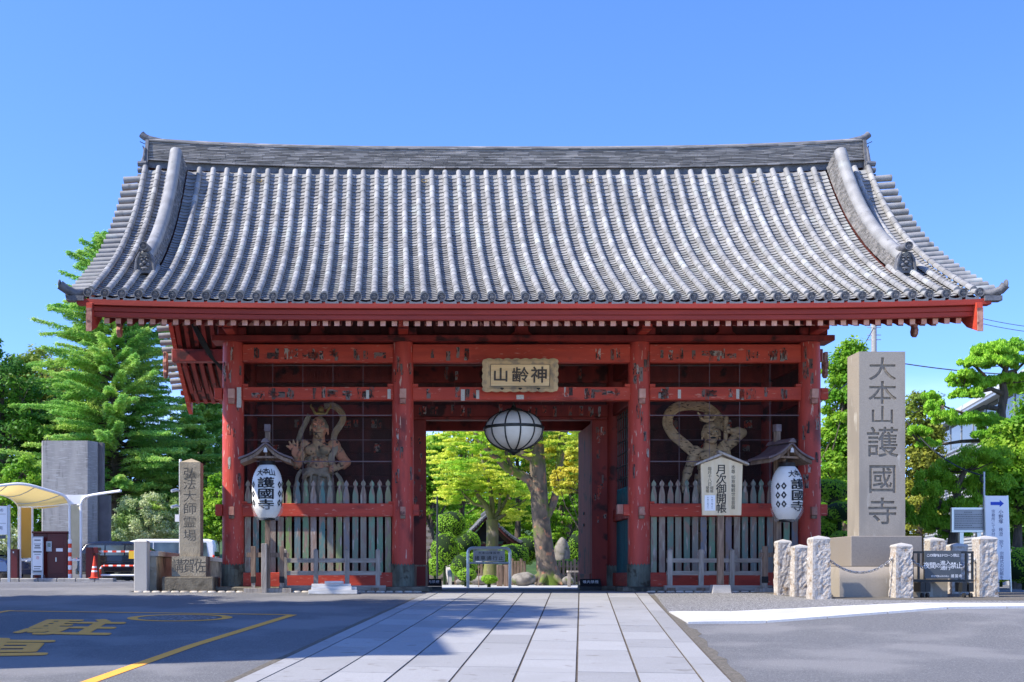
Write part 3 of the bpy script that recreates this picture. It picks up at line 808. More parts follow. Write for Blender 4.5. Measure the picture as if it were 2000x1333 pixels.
for k in range(53):
    X = RX[k]+PITCH/2
    for j in range(5):
        y, z, a = rp(j*PL, X); xform(pan_src, Matrix.Translation((X, y, z-.062)) @ Euler((a, 0, 0)).to_matrix().to_4x4(), back)
tag(back.build('rear_eave_tiles', m_tile_i, gate, loc=(2*XO, 2*HD, 0), rot=(0, 0, pi)), kind='stuff')
# roof deck under the tiles
dk = MB(); ns = 24; nx = 12
for side in (0, 1):
    for off in (-.16, -.235):
        base = len(dk.v)
        for i in range(ns+1):
            for q in range(nx+1):
                X = XO-9.1+18.2*q/nx; y, z, a = rp(SL*i/ns, X)
                if side: y = 2*HD-y
                dk.v.append((X, y, z+off))
        for i in range(ns):
            for q in range(nx):
                a_ = base+i*(nx+1)+q; dk.f.append((a_, a_+1, a_+nx+2, a_+nx+1))
dk.build('roof_deck', m_darkred, gate)
# verge tiles lying sideways along both gable edges
vt = MB(); vt.m = Matrix.Rotation(radians(90), 4, 'Z')
vt.tube([(0, 0, 0), (0, .43, 0)], [.078, .085], 12)
vtm = vt.mesh('verge_tile', m_tile, 50)   # axis along -x
for side in (-1, 1):
    for j in range(24):
        s = .15+j*(SL-.25)/24; y, z, a = rp(s, XO+side*9.03)
        for back_ in (0, 1):
            yy = 2*HD-y if back_ else y
            inst(vtm, 'verge_tile', gate, (XO+side*9.08, yy, z-.06), (0, radians(4)*side, 0 if side < 0 else pi))
# curved corner tiles
for side in (-1, 1):
    mb = MB(); X = XO+side*9.10
    mb.tube([(X, -3.12, 6.13), (X+side*.2, -3.28, 6.09), (X+side*.34, -3.36, 6.14), (X+side*(.47 if side < 0 else .40), -3.42, 6.23)], [.085, .088, .09, .095], 12)
    mb.ell((X+side*(.47 if side < 0 else .40), -3.43, 6.235), (.03, .1, .1))
    mb.box(*sorted((X, X+side*.35)), -3.40, -3.2, 5.92, 6.02)
    mb.build('corner_tile', m_tile_disc, gate, smooth=50)
# main ridge: courses of flat tiles
rg = MB(); 
for i in range(13):
    n = 58; z0 = i*.042-.10; th = .028; w_ = .27-.008*i+(.03 if i in (0, 12) else 0)+R.uniform(-.004, .004)
    offx = R.uniform(0, .3)
    for k in range(n):
        xa = XO-9.0+(18.0/n)*k+(offx if k else 0); xb = min(XO+9.0, XO-9.0+(18.0/n)*(k+1)+offx)-.006
        if xb <= xa: continue
        xm = (xa+xb)/2; lf_ = lambda x: 10.69+.21*(abs(x-XO)/9.0)**3
        za, zb = lf_(xa)+z0, lf_(xb)+z0; jy = R.uniform(-.006, .006)
        ya, yb = HD-w_+jy, HD+w_+jy
        rg.add([(xa,ya,za),(xb,ya,zb),(xb,yb,zb),(xa,yb,za),(xa,ya,za+th),(xb,ya,zb+th),(xb,yb,zb+th),(xa,yb,za+th)],
               [(0,3,2,1),(4,5,6,7),(0,1,5,4),(1,2,6,5),(2,3,7,6),(3,0,4,7)])
tag(rg.build('ridge_tiles', island_mat(m_tile_dark, 'ridge_tile_courses', .6, 1.35), gate), kind='stuff')
core = MB(); nn = 30
pts = [(XO-9+18*k/nn) for k in range(nn+1)]
for k in range(nn):
    xa, xb = pts[k], pts[k+1]; za, zb = [10.42+.21*(abs(x-XO)/9.0)**3 for x in (xa, xb)]
    core.add([(xa,HD-.22,za),(xb,HD-.22,zb),(xb,HD+.22,zb),(xa,HD+.22,za),(xa,HD-.17,za+.72),(xb,HD-.17,zb+.72),(xb,HD+.17,zb+.72),(xa,HD+.17,za+.72)], [(0,3,2,1),(4,5,6,7),(0,1,5,4),(2,3,7,6),(1,2,6,5),(3,0,4,7)])
core.build('ridge_core', m_tile_disc, gate)
cap = MB(); cap.tube([(x, HD, 11.15+.21*(abs(x-XO)/9.0)**3) for x in np.linspace(XO-9, XO+9, 40)], .085, 10)
cap.build('ridge_cap', m_tile_dark, gate, smooth=60)
for side in (-1, 1):
    x = XO+side*9.0
    mb = MB().tube([(x-side*.35, HD, 11.36), (x, HD, 11.42), (x+side*.12, HD, 11.47), (x+side*.20, HD, 11.54)], [.06, .08, .085, .09], 10)
    mb.build('ridge_end_roll', m_tile_disc, gate, smooth=50)
    # ridge-end ornament: plate with fins and stacked rolls
    mb = MB()
    out = [(-.42, 10.15), (-.36, 10.6), (-.30, 11.0), (-.22, 11.33), (.22, 11.33), (.30, 11.0), (.36, 10.6), (.42, 10.15), (.25, 10.05), (.12, 10.4), (-.12, 10.4), (-.25, 10.05)]
    mb.prism_x([(HD+a, b) for a, b in out], x+side*.02-.04, x+side*.02+.04)
    for q in (-1, 1):
        mb.tube([(x+side*.05, HD+q*.40, 10.0), (x+side*.10, HD+q*.36, 10.6), (x+side*.06, HD+q*.28, 11.1)], [.05, .045, .03], 6)
        for zz in (10.2, 10.36, 10.52, 10.68): mb.tube([(x, HD+q*.36, zz), (x+side*.22, HD+q*.36, zz-.01)], .07, 8)
    mb.ell((x+side*.10, HD, 10.8), (.12, .18, .2)); mb.ell((x+side*.16, HD, 10.72), (.08, .08, .06))
    for q in (-1, 1): mb.ell((x+side*.17, HD+q*.08, 10.85), (.04, .03, .03)); mb.tube([(x+side*.08, HD+q*.08, 11.0), (x+side*.14, HD+q*.16, 11.2)], [.035, .012], 6)
    mb.build('ridge_end_ornament', m_tile_disc, gate, smooth=40)
    MB().tube([(x+side*.02, HD-.2, 11.2), (x+side*.2, HD-.22, 11.28)], .01, 4).build('antenna_spike', m_iron, gate)
# descending ridges with demon-face tiles
for side in (-1, 1):
    X = XO+side*(9.025-2.5*PITCH+.02)
    for back_ in (0, 1):
        lay = MB(); topm = MB(); nst = 26; s0 = 1.95
        P_ = []
        for i in range(nst+1):
            s = s0+(SL+.0-s0)*i/nst; y, z, a = rp(s, X)
            hh = .25+.22*(i/nst)**2
            P_.append((y, z, a, hh))
        for c_ in range(6):
            w_ = .205-.010*c_
            for i in range(nst):
                (y0, z0, a0, h0), (y1, z1, a1, h1) = P_[i], P_[i+1]
                jw = R.uniform(-.006, .006)
                def q(y, z, a, h, f): return (y-sin(a)*h*f, z+cos(a)*h*f)
                f0, f1 = c_/6., (c_+.78)/6.
                A = q(y0, z0, a0, h0, f0); Bq = q(y1, z1, a1, h1, f0); C_ = q(y1, z1, a1, h1, f1); D = q(y0, z0, a0, h0, f1)
                e = .004
                lay.add([(X-w_-jw, A[0]+e, A[1]), (X+w_+jw, A[0]+e, A[1]), (X+w_+jw, Bq[0]-e, Bq[1]), (X-w_-jw, Bq[0]-e, Bq[1]), (X-w_-jw, D[0]+e, D[1]), (X+w_+jw, D[0]+e, D[1]), (X+w_+jw, C_[0]-e, C_[1]), (X-w_-jw, C_[0]-e, C_[1])],
                    [(0,3,2,1),(4,5,6,7),(0,1,5,4),(1,2,6,5),(2,3,7,6),(3,0,4,7)])
        topm.tube([(X, y-sin(a)*(h+.0), z+cos(a)*(h+.0)) for y, z, a, h in P_], .15, 14)
        kw = dict(loc=(0, 0, 0))
        if back_: kw = dict(loc=(0, 2*HD, 0))
        for mb, nm, mt in ((lay, 'descending_ridge_courses', m_tile_dark), (topm, 'descending_ridge_cap', m_tile)):
            if back_: mb.v = [(x, -y, z) for x, y, z in mb.v]
            o = mb.build(nm, mt, gate, smooth=50 if nm.endswith('cap') else False, **kw)
            if nm.endswith('courses'): tag(o, kind='stuff')
    # demon tile
    y, z, a = rp(1.85, X)
    dm = MB(); out = [(-.23, -.14), (-.20, .05), (-.17, .22), (-.10, .30), (.10, .30), (.17, .22), (.20, .05), (.23, -.14), (.12, -.17), (0, -.15), (-.12, -.17)]
    dm.prism([(X+u, z+.12+v) for u, v in out], y-.07, y+.03)
    for q in (-1, 1):
        dm.tube([(X+q*.20, y-.09, z-.0), (X+q*.17, y-.10, z+.25), (X+q*.10, y-.10, z+.40)], [.035, .03, .02], 6)
        dm.ell((X+q*.055, y-.10, z+.24), (.032, .025, .025)); dm.ell((X+q*.07, y-.10, z+.13), (.045, .03, .04))
        dm.tube([(X+q*.04, y-.08, z+.30), (X+q*.08, y-.11, z+.37)], [.018, .006], 5)
        dm.ell((X+q*.05, y-.12, z+.30), (.045, .02, .014)); dm.ell((X+q*.035, y-.11, z+.035), (.012, .012, .03))
    dm.ell((X, y-.12, z+.18), (.04, .045, .035)); dm.ell((X, y-.10, z+.06), (.09, .03, .028)); dm.ell((X, y-.09, z+.27), (.03, .02, .03))
    dm.build('demon_face_tile', m_tile_disc, gate, smooth=45)
    rr_ = MB(); rr_.tube([(X, y-.22, z+.50), (X, y+.25, z+.54)], .095, 14)
    o = rr_.build('cap_roll', m_tile_disc, gate, smooth=50)
    inst(dsm, 'disc', gate, (X, y-.20, z+.505))

# eaves: tile fillet, boards, rafters
def eave_curve(x): return .085*(abs(x-XO)/9.2)**4
def long_board(x0, x1, y0, y1, z0, z1, name, mat, lift=1.0, bv=.008):
    mb = MB(); n = 16; xs_ = np.linspace(x0, x1, n+1)
    for k, x in enumerate(xs_):
        l = eave_curve(x)*lift
        mb.v += [(x, y0, z0+l), (x, y1, z0+l), (x, y1, z1+l), (x, y0, z1+l)]
    for k in range(n):
        for q in range(4):
            a = k*4+q; b = k*4+(q+1) % 4; mb.f.append((a, b, b+4, a+4))
    mb.f += [(0, 1, 2, 3), (n*4+3, n*4+2, n*4+1, n*4)]
    return mb.build(name, mat, gate, bevel=bv)
for rear in (0, 1):
    def yy_(a, b): return (a, b) if not rear else (2*HD-b, 2*HD-a)
    long_board(XO-9.25, XO+9.25, *yy_(-3.36, -3.16), 5.765, 5.885, 'tile_fillet_board', m_fascia)
    long_board(XO-8.98, XO+8.98, *yy_(-3.28, -3.18), 5.655, 5.758, 'eave_board', m_fascia)
    long_board(XO-8.98, XO+8.98, *yy_(-3.26, -3.14), 5.555, 5.652, 'eave_board', m_fascia)
    # flying and base rafters
    fr = MB(); L1 = 2.1
    fr.add([(-.055, 0, -.055), (.055, 0, -.055), (.055, L1, .60), (-.055, L1, .60), (-.055, 0, .06), (.055, 0, .06), (.055, L1, .72), (-.055, L1, .72)], [(0,3,2,1),(4,5,6,7),(0,1,5,4),(1,2,6,5),(2,3,7,6),(3,0,4,7)])
    frm = fr.mesh('flying_rafter', m_midred); fe = B(-.053, .053, -.014, -.002, -.052, .056).mesh('rafter_end', m_pink)
    br = MB(); pr = [(-1.95, 5.76), (-1.0, 6.18), (0.1, 6.72), (1.3, 7.75), (2.3, 8.95), (2.85, 9.72)]
    for (y, z) in pr: br.v += [(-.055, y, z-.06), (.055, y, z-.06), (.055, y, z+.06), (-.055, y, z+.06)]
    for k in range(len(pr)-1):
        for q in range(4):
            a = k*4+q; b = k*4+(q+1) % 4; br.f.append((a, b, b+4, a+4))
    br.f += [(0, 1, 2, 3), tuple(reversed([(len(pr)-1)*4+q for q in range(4)]))]
    brm = br.mesh('base_rafter', m_midred); bem = B(-.053, .053, -1.963, -1.952, 5.703, 5.815).mesh('rafter_end', m_pinkold)
    nraf = 75
    for k in range(nraf):
        x = XO-8.70+17.40*k/(nraf-1); l = eave_curve(x)*.8
        if not rear:
            o = inst(frm, 'flying_rafter', gate, (x, -3.09, 5.515+l)); inst(fe, 'rafter_end', o, (0, 0, 0))
            o = inst(brm, 'base_rafter', gate, (x, 0, 0)); inst(bem, 'rafter_end', o, (0, 0, 0))
        else:
            inst(frm, 'flying_rafter', gate, (x, 2*HD+3.09, 5.575+l), (0, 0, pi)); inst(brm, 'base_rafter', gate, (x, 2*HD, 0), (0, 0, pi))
    # board over flying rafters
    fb = MB().add([(-8.95, -3.2, 5.66), (8.8, -3.2, 5.66), (8.8, -1.0, 6.36), (-8.95, -1.0, 6.36)], [(0,1,2,3)])
    if rear: fb.v = [(x, 2*HD-y, z) for x, y, z in fb.v]
    fb.build('eave_soffit', m_darkred, gate)
# barge boards
for side in (-1, 1):
    for rear in (0, 1):
        mb = MB(); xm = XO+side*8.98; n = 22
        for i in range(n+1):
            s = .0+(SL+.15)*i/n; y, z, a = rp(min(s, SL), XO+side*9); y -= (.12 if i == 0 else 0)
            if s > SL: y += .22; z += .2
            if rear: y = 2*HD-y
            d = .50 if i > 1 else .56
            zt = z-.235
            mb.v += [(xm-.06, y, zt-d), (xm+.06, y, zt-d), (xm+.06, y, zt), (xm-.06, y, zt)]
        for k in range(n):
            for q in range(4):
                a_ = k*4+q; b_ = k*4+(q+1) % 4; mb.f.append((a_, b_, b_+4, a_+4))
        mb.f += [(0, 1, 2, 3), tuple(n*4+q for q in (3, 2, 1, 0))]
        mb.build('barge_board', m_red, gate)
        yb = -3.44 if not rear else 2*HD+3.44
        B(xm-.057, xm+.057, yb-.012, yb+.012, 5.29, 5.76).build('barge_end', m_pinkold, gate)
    # carved pendants below the purlin ends
    pd = [(0, -.62), (.10, -.56), (.13, -.46), (.08, -.38), (.16, -.30), (.17, -.18), (.10, -.10), (.12, .10), (-.12, .10), (-.10, -.10), (-.17, -.18), (-.16, -.30), (-.08, -.38), (-.13, -.46), (-.10, -.56)]
    for yy in (0, 2*HD):
        B_ = MB().prism_x([(yy+u, 6.45+v) for u, v in pd], XO+side*9.12-.05, XO+side*9.12+.05)
        B_.build('gable_pendant', m_pinkold, gate, bevel=.012)
    MB().prism_x([(HD+u*1.8, 9.3+v*1.8) for u, v in pd], XO+side*9.12-.06, XO+side*9.12+.06).build('gable_pendant', m_midred, gate, bevel=.012)

# ---------------------------------------------------------------- pasted paper slips
su = B(-.5, .5, -.0016, .0016, -.5, .5).mesh('paper_slip', m_slip)
def slip(x, z, w_, h_, y, rz=0): inst(su, 'paper_slip', gate, (x, y, z), (0, R.uniform(-.02, .02), rz), (w_, 1, h_))
for (a, b) in bays:
    for (z, y, n) in ((5.42, -.114, 19), (4.53, -.134, 18)):
        for k in range(n):
            x = R.uniform(a+.15, b-.15)
            if a < 0 < b and abs(x+.0) < 1.0: continue
            if R.random() < .68: slip(x, z+R.uniform(-.05, .05), R.uniform(.07, .11), R.uniform(.18, .26), y)
            else: slip(x, z+R.uniform(-.04, .04), R.uniform(.18, .30), R.uniform(.10, .15), y)
for x in COLX:
    for k in range(17):
        an = R.uniform(-.9, .9); z = R.uniform(2.4, 5.4) if k > 3 else R.uniform(4.75, 5.55)
        if abs(z-4.5) < .35 and abs(an) < .45: continue
        r_ = .2535; slip(x+r_*sin(an), z, R.uniform(.055, .085), R.uniform(.2, .34), -r_*cos(an), an)
for k in range(34):   # inside, on the middle row lintels and jambs
    x = R.uniform(-2.3, 2.3); slip(x, R.choice((5.45, 4.53, 4.95))+R.uniform(-.05, .05), R.uniform(.06, .10), R.uniform(.18, .28), HD-.135 if True else 0)
for k in range(22):
    sx = 1 if k % 3 else -1
    slip(sx*R.uniform(2.16, 2.42), R.uniform(1.7, 4.1), R.uniform(.05, .09), R.uniform(.1, .28), HD-.104)
for (a, b) in (bays[0], bays[2]):
    for k in range(9): slip(R.uniform(a+.2, b-.2), R.choice((4.2, 4.22, 3.6)), R.uniform(.10, .2), R.uniform(.15, .25), HD-.032)
# bright fresh slips
su2 = B(-.5, .5, -.0016, .0016, -.5, .5).mesh('paper_slip', M('fresh_paper_slip', (.62,.58,.5), (.35,.31,.28), 30, thr=(.5,.6)))
for px, py, w_, h_ in ((468, 778, .10, .46), (718, 771, .07, .2), (760, 770, .075, .22), (904, 772, .09, .26), (933, 771, .07, .2), (1016, 776, .17, .1), (1327, 770, .07, .2), (1441, 770, .07, .22)):
    inst(su2, 'paper_slip', gate, (X_(px, -.14), -.138 if px > 480 else -.256, Z_(py, -.14)), (0, 0, 0 if px > 480 else .25), (w_, 1, h_))
tg = MB()
for px in (506, 829, 1152, 1470):
    tg.m = Matrix.Translation((X_(px, 2.2), rp(SL-.42, 0)[0], rp(SL-.42, 0)[1]+.04)) @ Matrix.Rotation(radians(50), 4, 'X')
    mb = MB(); mb.m = tg.m
    mb.tube([(.065*cos(t), .065*sin(t), 0) for t in np.linspace(0, 2*pi, 13)], .008, 5, False)
    mb.build('brass_ring', M('brass', (.6,.42,.12), rough=.3, metal=.9) if 'brass' not in bpy.data.materials else bpy.data.materials['brass'], gate)
# ================================================================== GUARDIAN STATUES
def skin_obj(mb, name, mat, parent, vox=.015, it=2):
    o = mb.build(name, mat, parent)
    r = o.modifiers.new('remesh', 'REMESH'); r.mode = 'VOXEL'; r.voxel_size = vox; r.use_smooth_shade = True
    s = o.modifiers.new('smooth', 'SMOOTH'); s.factor = .5; s.iterations = it
    return o
def cap(mb, a, b, ra, rb, n=10):
    a, b = Vector(a), Vector(b)
    mb.tube([a, a.lerp(b, .35), a.lerp(b, .7), b], [ra, (ra*.75+rb*.25)*1.08, (ra*.3+rb*.7)*1.02, rb], n)
    mb.ell(a, (ra,)*3, n=8, m=6); mb.ell(b, (rb,)*3, n=8, m=6)
m_flesh1 = M('faded_red_painted_wood', (0.70, 0.30, 0.17), (0.56, 0.36, 0.20), 3.5, rough=.75, bump=1, bscale=11, thr=(.42,.58), c3=(.12,.08,.06), s3=8, thr3=(.585,.63), c4=(.28,.22,.14), s4=2.2, thr4=(.56,.64))
m_flesh2 = M('aged_tan_wood', (0.56, 0.38, 0.21), (0.42, 0.28, 0.15), 4, rough=.75, bump=1, bscale=11, c3=(.13,.085,.05), s3=7, thr3=(.57,.63), st3=(1,1,2.5))
m_drape1 = M('aged_grey_drapery', (0.46, 0.36, 0.25), (0.28, 0.23, 0.165), 4, rough=.8, bump=.4, bscale=14, c3=(.40,.27,.15), s3=3)
m_gold = M('old_gilding', (0.48, 0.32, 0.08), (0.30, 0.2, 0.08), 6, rough=.5, metal=.3)
m_eye = M('statue_eye', (.6,.5,.35), rough=.3)

def statue(label, px0, Y, mf, pose):
    st = thing('guardian_statue', label, 'statue', (X_(px0, Y), Y, .12))
    s = F/(Y-CY)
    def P(px, py, dy=0.0): return Vector(((px-px0)/s, dy, CZ+(1128-py)/s-.12))
    b = MB()
    hx, hy = pose['head']
    H = P(hx, hy, -.12)
    b.ell(H+Vector((0, .03, .05)), (.205, .24, .24)); b.ell(H+Vector((.0, -.03, -.10)), (.165, .19, .16))
    b.ell(H+Vector((0, -.12, -.20)), (.10, .09, .07))
    for q in (-1, 1):
        b.ell(H+Vector((q*.085, -.20, .075)), (.085, .06, .04), (0, q*-.5, 0))     # brow
        b.ell(H+Vector((q*.10, -.17, -.055)), (.06, .06, .055))                       # cheek
        b.ell(H+Vector((q*.205, .0, -.02)), (.03, .06, .10)); b.ell(H+Vector((q*.21, .0, -.12)), (.025, .04, .05))
        b.ell(H+Vector((q*.05, -.20, -.10)), (.05, .04, .018), (0, q*.6, 0))
    b.ell(H+Vector((0, -.225, .0)), (.035, .06, .07)); b.ell(H+Vector((0, -.265, -.04)), (.065, .05, .035))
    b.ell(H+Vector((0, -.19, -.165)), (.085, .05, .018)); b.ell(H+Vector((0, -.19, -.095 if pose['open'] else -.12)), (.085, .045, .016))
    cap(b, H+Vector((0, .05, -.15)), P(*pose['neck'], .0), .135, .17)
    for q in (-1, 1): cap(b, H+Vector((q*.08, -.03, -.22)), P(*pose['neck'], -.12)+Vector((q*.04, 0, 0)), .03, .04, 6)
    (cx, cy) = pose['chest']; C_ = P(cx, cy)
    b.ell(C_+Vector((0, .04, .02)), (.39, .26, .26)); b.ell(C_+Vector((0, .04, -.22)), (.32, .25, .27))
    for q in (-1, 1):
        b.ell(C_+Vector((q*.17, -.19, .03)), (.165, .10, .125)); b.ell(C_+Vector((q*.30, .0, .12)), (.14, .14, .12)); 
        for k in range(4): b.ell(C_+Vector((q*.19, -.18+.01*k, -.14-.065*k)), (.12-.01*k, .075, .026), (0, q*.35, 0))
        for k in range(3): b.ell(C_+Vector((q*.06, -.235, -.16-.085*k)), (.055, .05, .036))
    bx, by = pose['belly']; b.ell(P(bx, by, -.02), (.32, .27, .21)); b.ell(P(bx, by, -.24), (.17, .08, .12))
    for q, key in ((-1, 'armR'), (1, 'armL')):
        sh, el, hd = [Vector(P(*p)) for p in pose[key]]
        b.ell(sh, (.175, .17, .17)); cap(b, sh, el, .135, .105); b.ell(sh.lerp(el, .5)+Vector((0, -.06, 0)), (.125, .11, .15))
        cap(b, el, hd, .115, .068); b.ell(el.lerp(hd, .3), (.12, .115, .13))
    # hands
    if pose['palm']:
        w_ = P(*pose['armR'][2])
        b.ell(w_+Vector((0, -.04, .10)), (.115, .045, .12)); b.ell(w_+Vector((.07, -.07, .05)), (.05, .05, .07))
        for tx, tz, l in ((-.22, .26, 1), (-.155, .36, 1), (-.06, .40, 1), (.04, .37, 1)):
            a0 = w_+Vector((tx*.42, -.05, .17)); a1 = w_+Vector((tx*.75, -.07, .10+tz*.52)); a2 = w_+Vector((tx, -.10, tz))
            b.tube([a0, a1, a2], [.036, .033, .024], 8); b.ell(a2, (.024,)*3, n=6, m=4)
        b.tube([w_+Vector((.07, -.06, .06)), w_+Vector((.14, -.10, .14)), w_+Vector((.15, -.12, .22))], [.045, .036, .026], 8)
    else:
        w_ = P(*pose['armR'][2])
        b.ell(w_+Vector((0, 0, -.07)), (.075, .07, .10))
        for k in range(4): b.tube([w_+Vector((-.05+.033*k, -.06, -.08)), w_+Vector((-.055+.036*k, -.08, -.17)), w_+Vector((-.05+.033*k, -.04, -.24+.01*abs(k-1)))], [.024, .022, .016], 6)
        b.tube([w_+Vector((.07, -.03, -.06)), w_+Vector((.10, -.07, -.12))], [.03, .022], 6)
    w_ = P(*pose['armL'][2])
    b.ell(w_, (.095, .09, .085))
    for k in range(4):
        o_ = Vector((-.10, -.04, .055-.04*k)) if not pose['club'] else Vector((-.02, -.10, .065-.043*k))
        b.ell(w_+o_, (.055, .035, .022))
    b.ell(w_+Vector((-.02, -.07, .08)), (.05, .03, .025))
    # legs and feet
    for q, fx in ((-1, -.28), (1, .34)):
        hip = P(bx, by)+Vector((q*.16, .05, -.25)); knee = Vector((fx*.8, -.15, hip.z*.52)); foot = Vector((fx*1.1, .0, .46))
        cap(b, hip, knee, .20, .13); cap(b, knee, foot, .13, .075); b.ell(knee.lerp(foot, .3)+Vector((0, .05, 0)), (.115, .12, .16))
        b.ell(foot+Vector((0, -.12, -.03)), (.09, .19, .05))
        for k in range(5): b.ell(foot+Vector((-.07+.035*k, -.31+.008*abs(k-1), -.045)), (.018, .035, .02), n=6, m=4)
    skin_obj(b, 'body', mf, st)
    e = MB()
    for q in (-1, 1): e.ell(H+Vector((q*.08, -.205, .022)), (.034, .022, .020))
    eo = e.build('eyes', m_eye, st, smooth=True)
    p_ = MB()
    for q in (-1, 1): p_.ell(H+Vector((q*.078, -.226, .020)), (.012, .006, .013), n=6, m=4)
    p_.build('pupils', m_ink, eo)
    mo = MB().ell(H+Vector((0, -.215, -.13)), (.07, .03, .026 if pose['open'] else .008)); mo.build('mouth', m_ink, st, smooth=True)
    # skirt with folds
    d = MB(); W = P(bx, by+14); n = 40; prof = [(.33, .0), (.37, -.10), (.40, -.35), (.46, -.7), (.55, -1.05)]
    for (r, z) in prof:
        for k in range(n):
            an = 2*pi*k/n; rr = r*(1+.07*sin(an*9+z*3)*(.4-z)); d.v.append((W.x+rr*cos(an), .02+rr*.72*sin(an), W.z+z+.05*sin(an*3)))
    for i in range(len(prof)-1):
        for k in range(n):
            k2 = (k+1) % n; d.f.append((i*n+k, i*n+k2, (i+1)*n+k2, (i+1)*n+k))
    sk = d.build('skirt', m_drape1, st, smooth=70); so = sk.modifiers.new('t', 'SOLIDIFY'); so.thickness = .03
    sh = MB()
    for k in range(3): sh.tube([W+Vector((.36*cos(t), -.02+.28*sin(t), .03+.045*k+.02*sin(5*t))) for t in np.linspace(0, 2*pi, 25)], .045-.006*k, 6, False)
    sh.ell(W+Vector((-.22, -.28, .02)), (.10, .07, .08)); sh.ell(W+Vector((-.30, -.27, -.06)), (.07, .05, .11), (0, .5, 0)); sh.ell(W+Vector((.18, -.28, -.02)), (.12, .06, .07))
    for x_ in (-.26, -.14, .05, .28): sh.tube([W+Vector((x_, -.30, 0)), W+Vector((x_*1.1-.03, -.36, -.3)), W+Vector((x_*1.25, -.38, -.75))], [.05, .045, .03], 6, flat=.5)
    skin_obj(sh, 'sash', m_drape1, st, .022, 2)
    rb = MB()
    for path, r in pose['ribbon']:
        pts = [P(*q) for q in path]
        # refine
        rf = []
        for i in range(len(pts)-1):
            p0, p1, p2, p3 = pts[max(i-1, 0)], pts[i], pts[i+1], pts[min(i+2, len(pts)-1)]
            for t in (0, .25, .5, .75): rf.append(.5*((2*p1)+(p2-p0)*t+(2*p0-5*p1+4*p2-p3)*t*t+(3*p1-p0-3*p2+p3)*t**3))
        rf.append(pts[-1]); nn = len(rf)
        for off, k_ in ((-.62, .8), (-.2, 1.0), (.22, .9), (.62, .8)):
            q_ = []
            for i, p in enumerate(rf):
                t = (rf[min(i+1, nn-1)]-rf[max(i-1, 0)]).normalized(); nrm = Vector((-t.z, 0, t.x))
                q_.append(p+nrm*off*r+Vector((0, .015*sin(i*1.3+off*9), 0)))
            rb.tube(q_, [r*.27*k_*(.35+.65*min(1, (i+1)/4, (nn-i)/4)) for i in range(nn)], 8)
    skin_obj(rb, 'scarf', mf if mf is m_flesh2 else m_drape1, st, .014, 1)
    cr = MB(); K = P(*pose['crown'], -.05)
    cr.tube([K+Vector((.17*cos(t), -.12*sin(t) if False else -.10*sin(t), .0+.10*abs(cos(t))**2)) for t in np.linspace(pi, 2*pi, 14)] if False else [K+Vector((.19*cos(t), -.10, .19*sin(t)+.10)) for t in np.linspace(pi*1.02, pi*1.98, 14)], .034, 8)
    cr.ell(K+Vector((0, .0, -.04)), (.18, .14, .05)); cr.ell(K+Vector((0, -.02, .05)), (.08, .07, .10))
    for t in (pi*1.05, pi*1.25, pi*1.75, pi*1.95):
        c0 = K+Vector((.20*cos(t), -.11, .20*sin(t)+.10)); 
        cr.tube([c0, c0+Vector((.05*cos(t), -.01, .06)), c0+Vector((.02*cos(t), -.01, .12))], [.03, .026, .010], 6)
    skin_obj(cr, 'crown', pose['crownmat'], st, .016, 1)
    if pose['club']:
        c0 = P(1416, 814, -.10); c1 = P(1414.5, 863, -.12); cl = MB()
        cl.tube([c0, c0.lerp(c1, .06), c0.lerp(c1, .2), c0.lerp(c1, .35), c0.lerp(c1, .5), c0.lerp(c1, .62), c0.lerp(c1, .8), c0.lerp(c1, .95), c1], [.03, .06, .065, .045, .04, .05, .055, .05, .02], 10)
        cl.build('club', mf, st, smooth=40)
    rk = MB()
    for k in range(16): rk.ell((R.uniform(-.7, .7), R.uniform(-.35, .35), R.uniform(.05, .26)), (R.uniform(.15, .3), R.uniform(.15, .28), R.uniform(.1, .17)), (R.random(), R.random(), R.random()), 7, 5)
    rk.build('rock_base', m_stone_dirty, st)
    return st
statue('red painted wooden guardian statue raising an open palm in the bay beside the tall cedar', 621, 1.45, m_flesh1, dict(head=(624, 838), neck=(622, 868), chest=(622, 884), belly=(621, 914), palm=True, open=False, club=False,
    armR=[(594, 872, .0), (582, 910, -.15), (581, 897, -.45)], armL=[(652, 872, .0), (677, 904, -.05), (656, 918, -.28)], crown=(627, 806), crownmat=m_gold,
    ribbon=[([(632, 793, .1), (650, 792, .1), (664, 802, .08), (670, 818, .05), (663, 832, .05), (654, 846, .05), (652, 862, -.05), (655, 878, -.15), (648, 896, -.22), (652, 915, -.2)], .10),
            ([(604, 808, .1), (596, 826, .1), (588, 842, .1), (583, 860, .1), (592, 876, .05), (594, 895, -.05), (600, 907, -.15)], .08),
            ([(590, 918, -.2), (582, 935, -.25), (578, 960, -.25), (574, 990, -.2)], .06), ([(656, 925, -.25), (667, 940, -.25), (672, 965, -.2), (670, 990, -.2)], .06)]))
statue('tan wooden guardian statue holding a club inside a huge looped scarf, behind the notice board', 1386, 1.45, m_flesh2, dict(head=(1386, 848), neck=(1387, 876), chest=(1388, 894), belly=(1388, 924), palm=False, open=True, club=True,
    armR=[(1357, 884, .0), (1344, 916, -.05), (1332, 946, -.2)], armL=[(1414, 876, .0), (1450, 846, -.02), (1419, 842, -.12)], crown=(1379, 818), crownmat=m_flesh2,
    ribbon=[([(1363, 902, -.1), (1352, 884, -.05), (1334, 866, .0), (1316, 849, .05), (1306, 828, .1), (1309, 808, .1), (1326, 794, .12), (1352, 790, .15), (1376, 793, .15), (1396, 804, .15), (1408, 822, .12), (1411, 842, .1)], .155),
            ([(1408, 862, -.1), (1416, 878, -.15), (1419, 900, -.18), (1417, 925, -.2)], .09), ([(1365, 935, -.25), (1357, 960, -.25), (1352, 990, -.25)], .08)]))

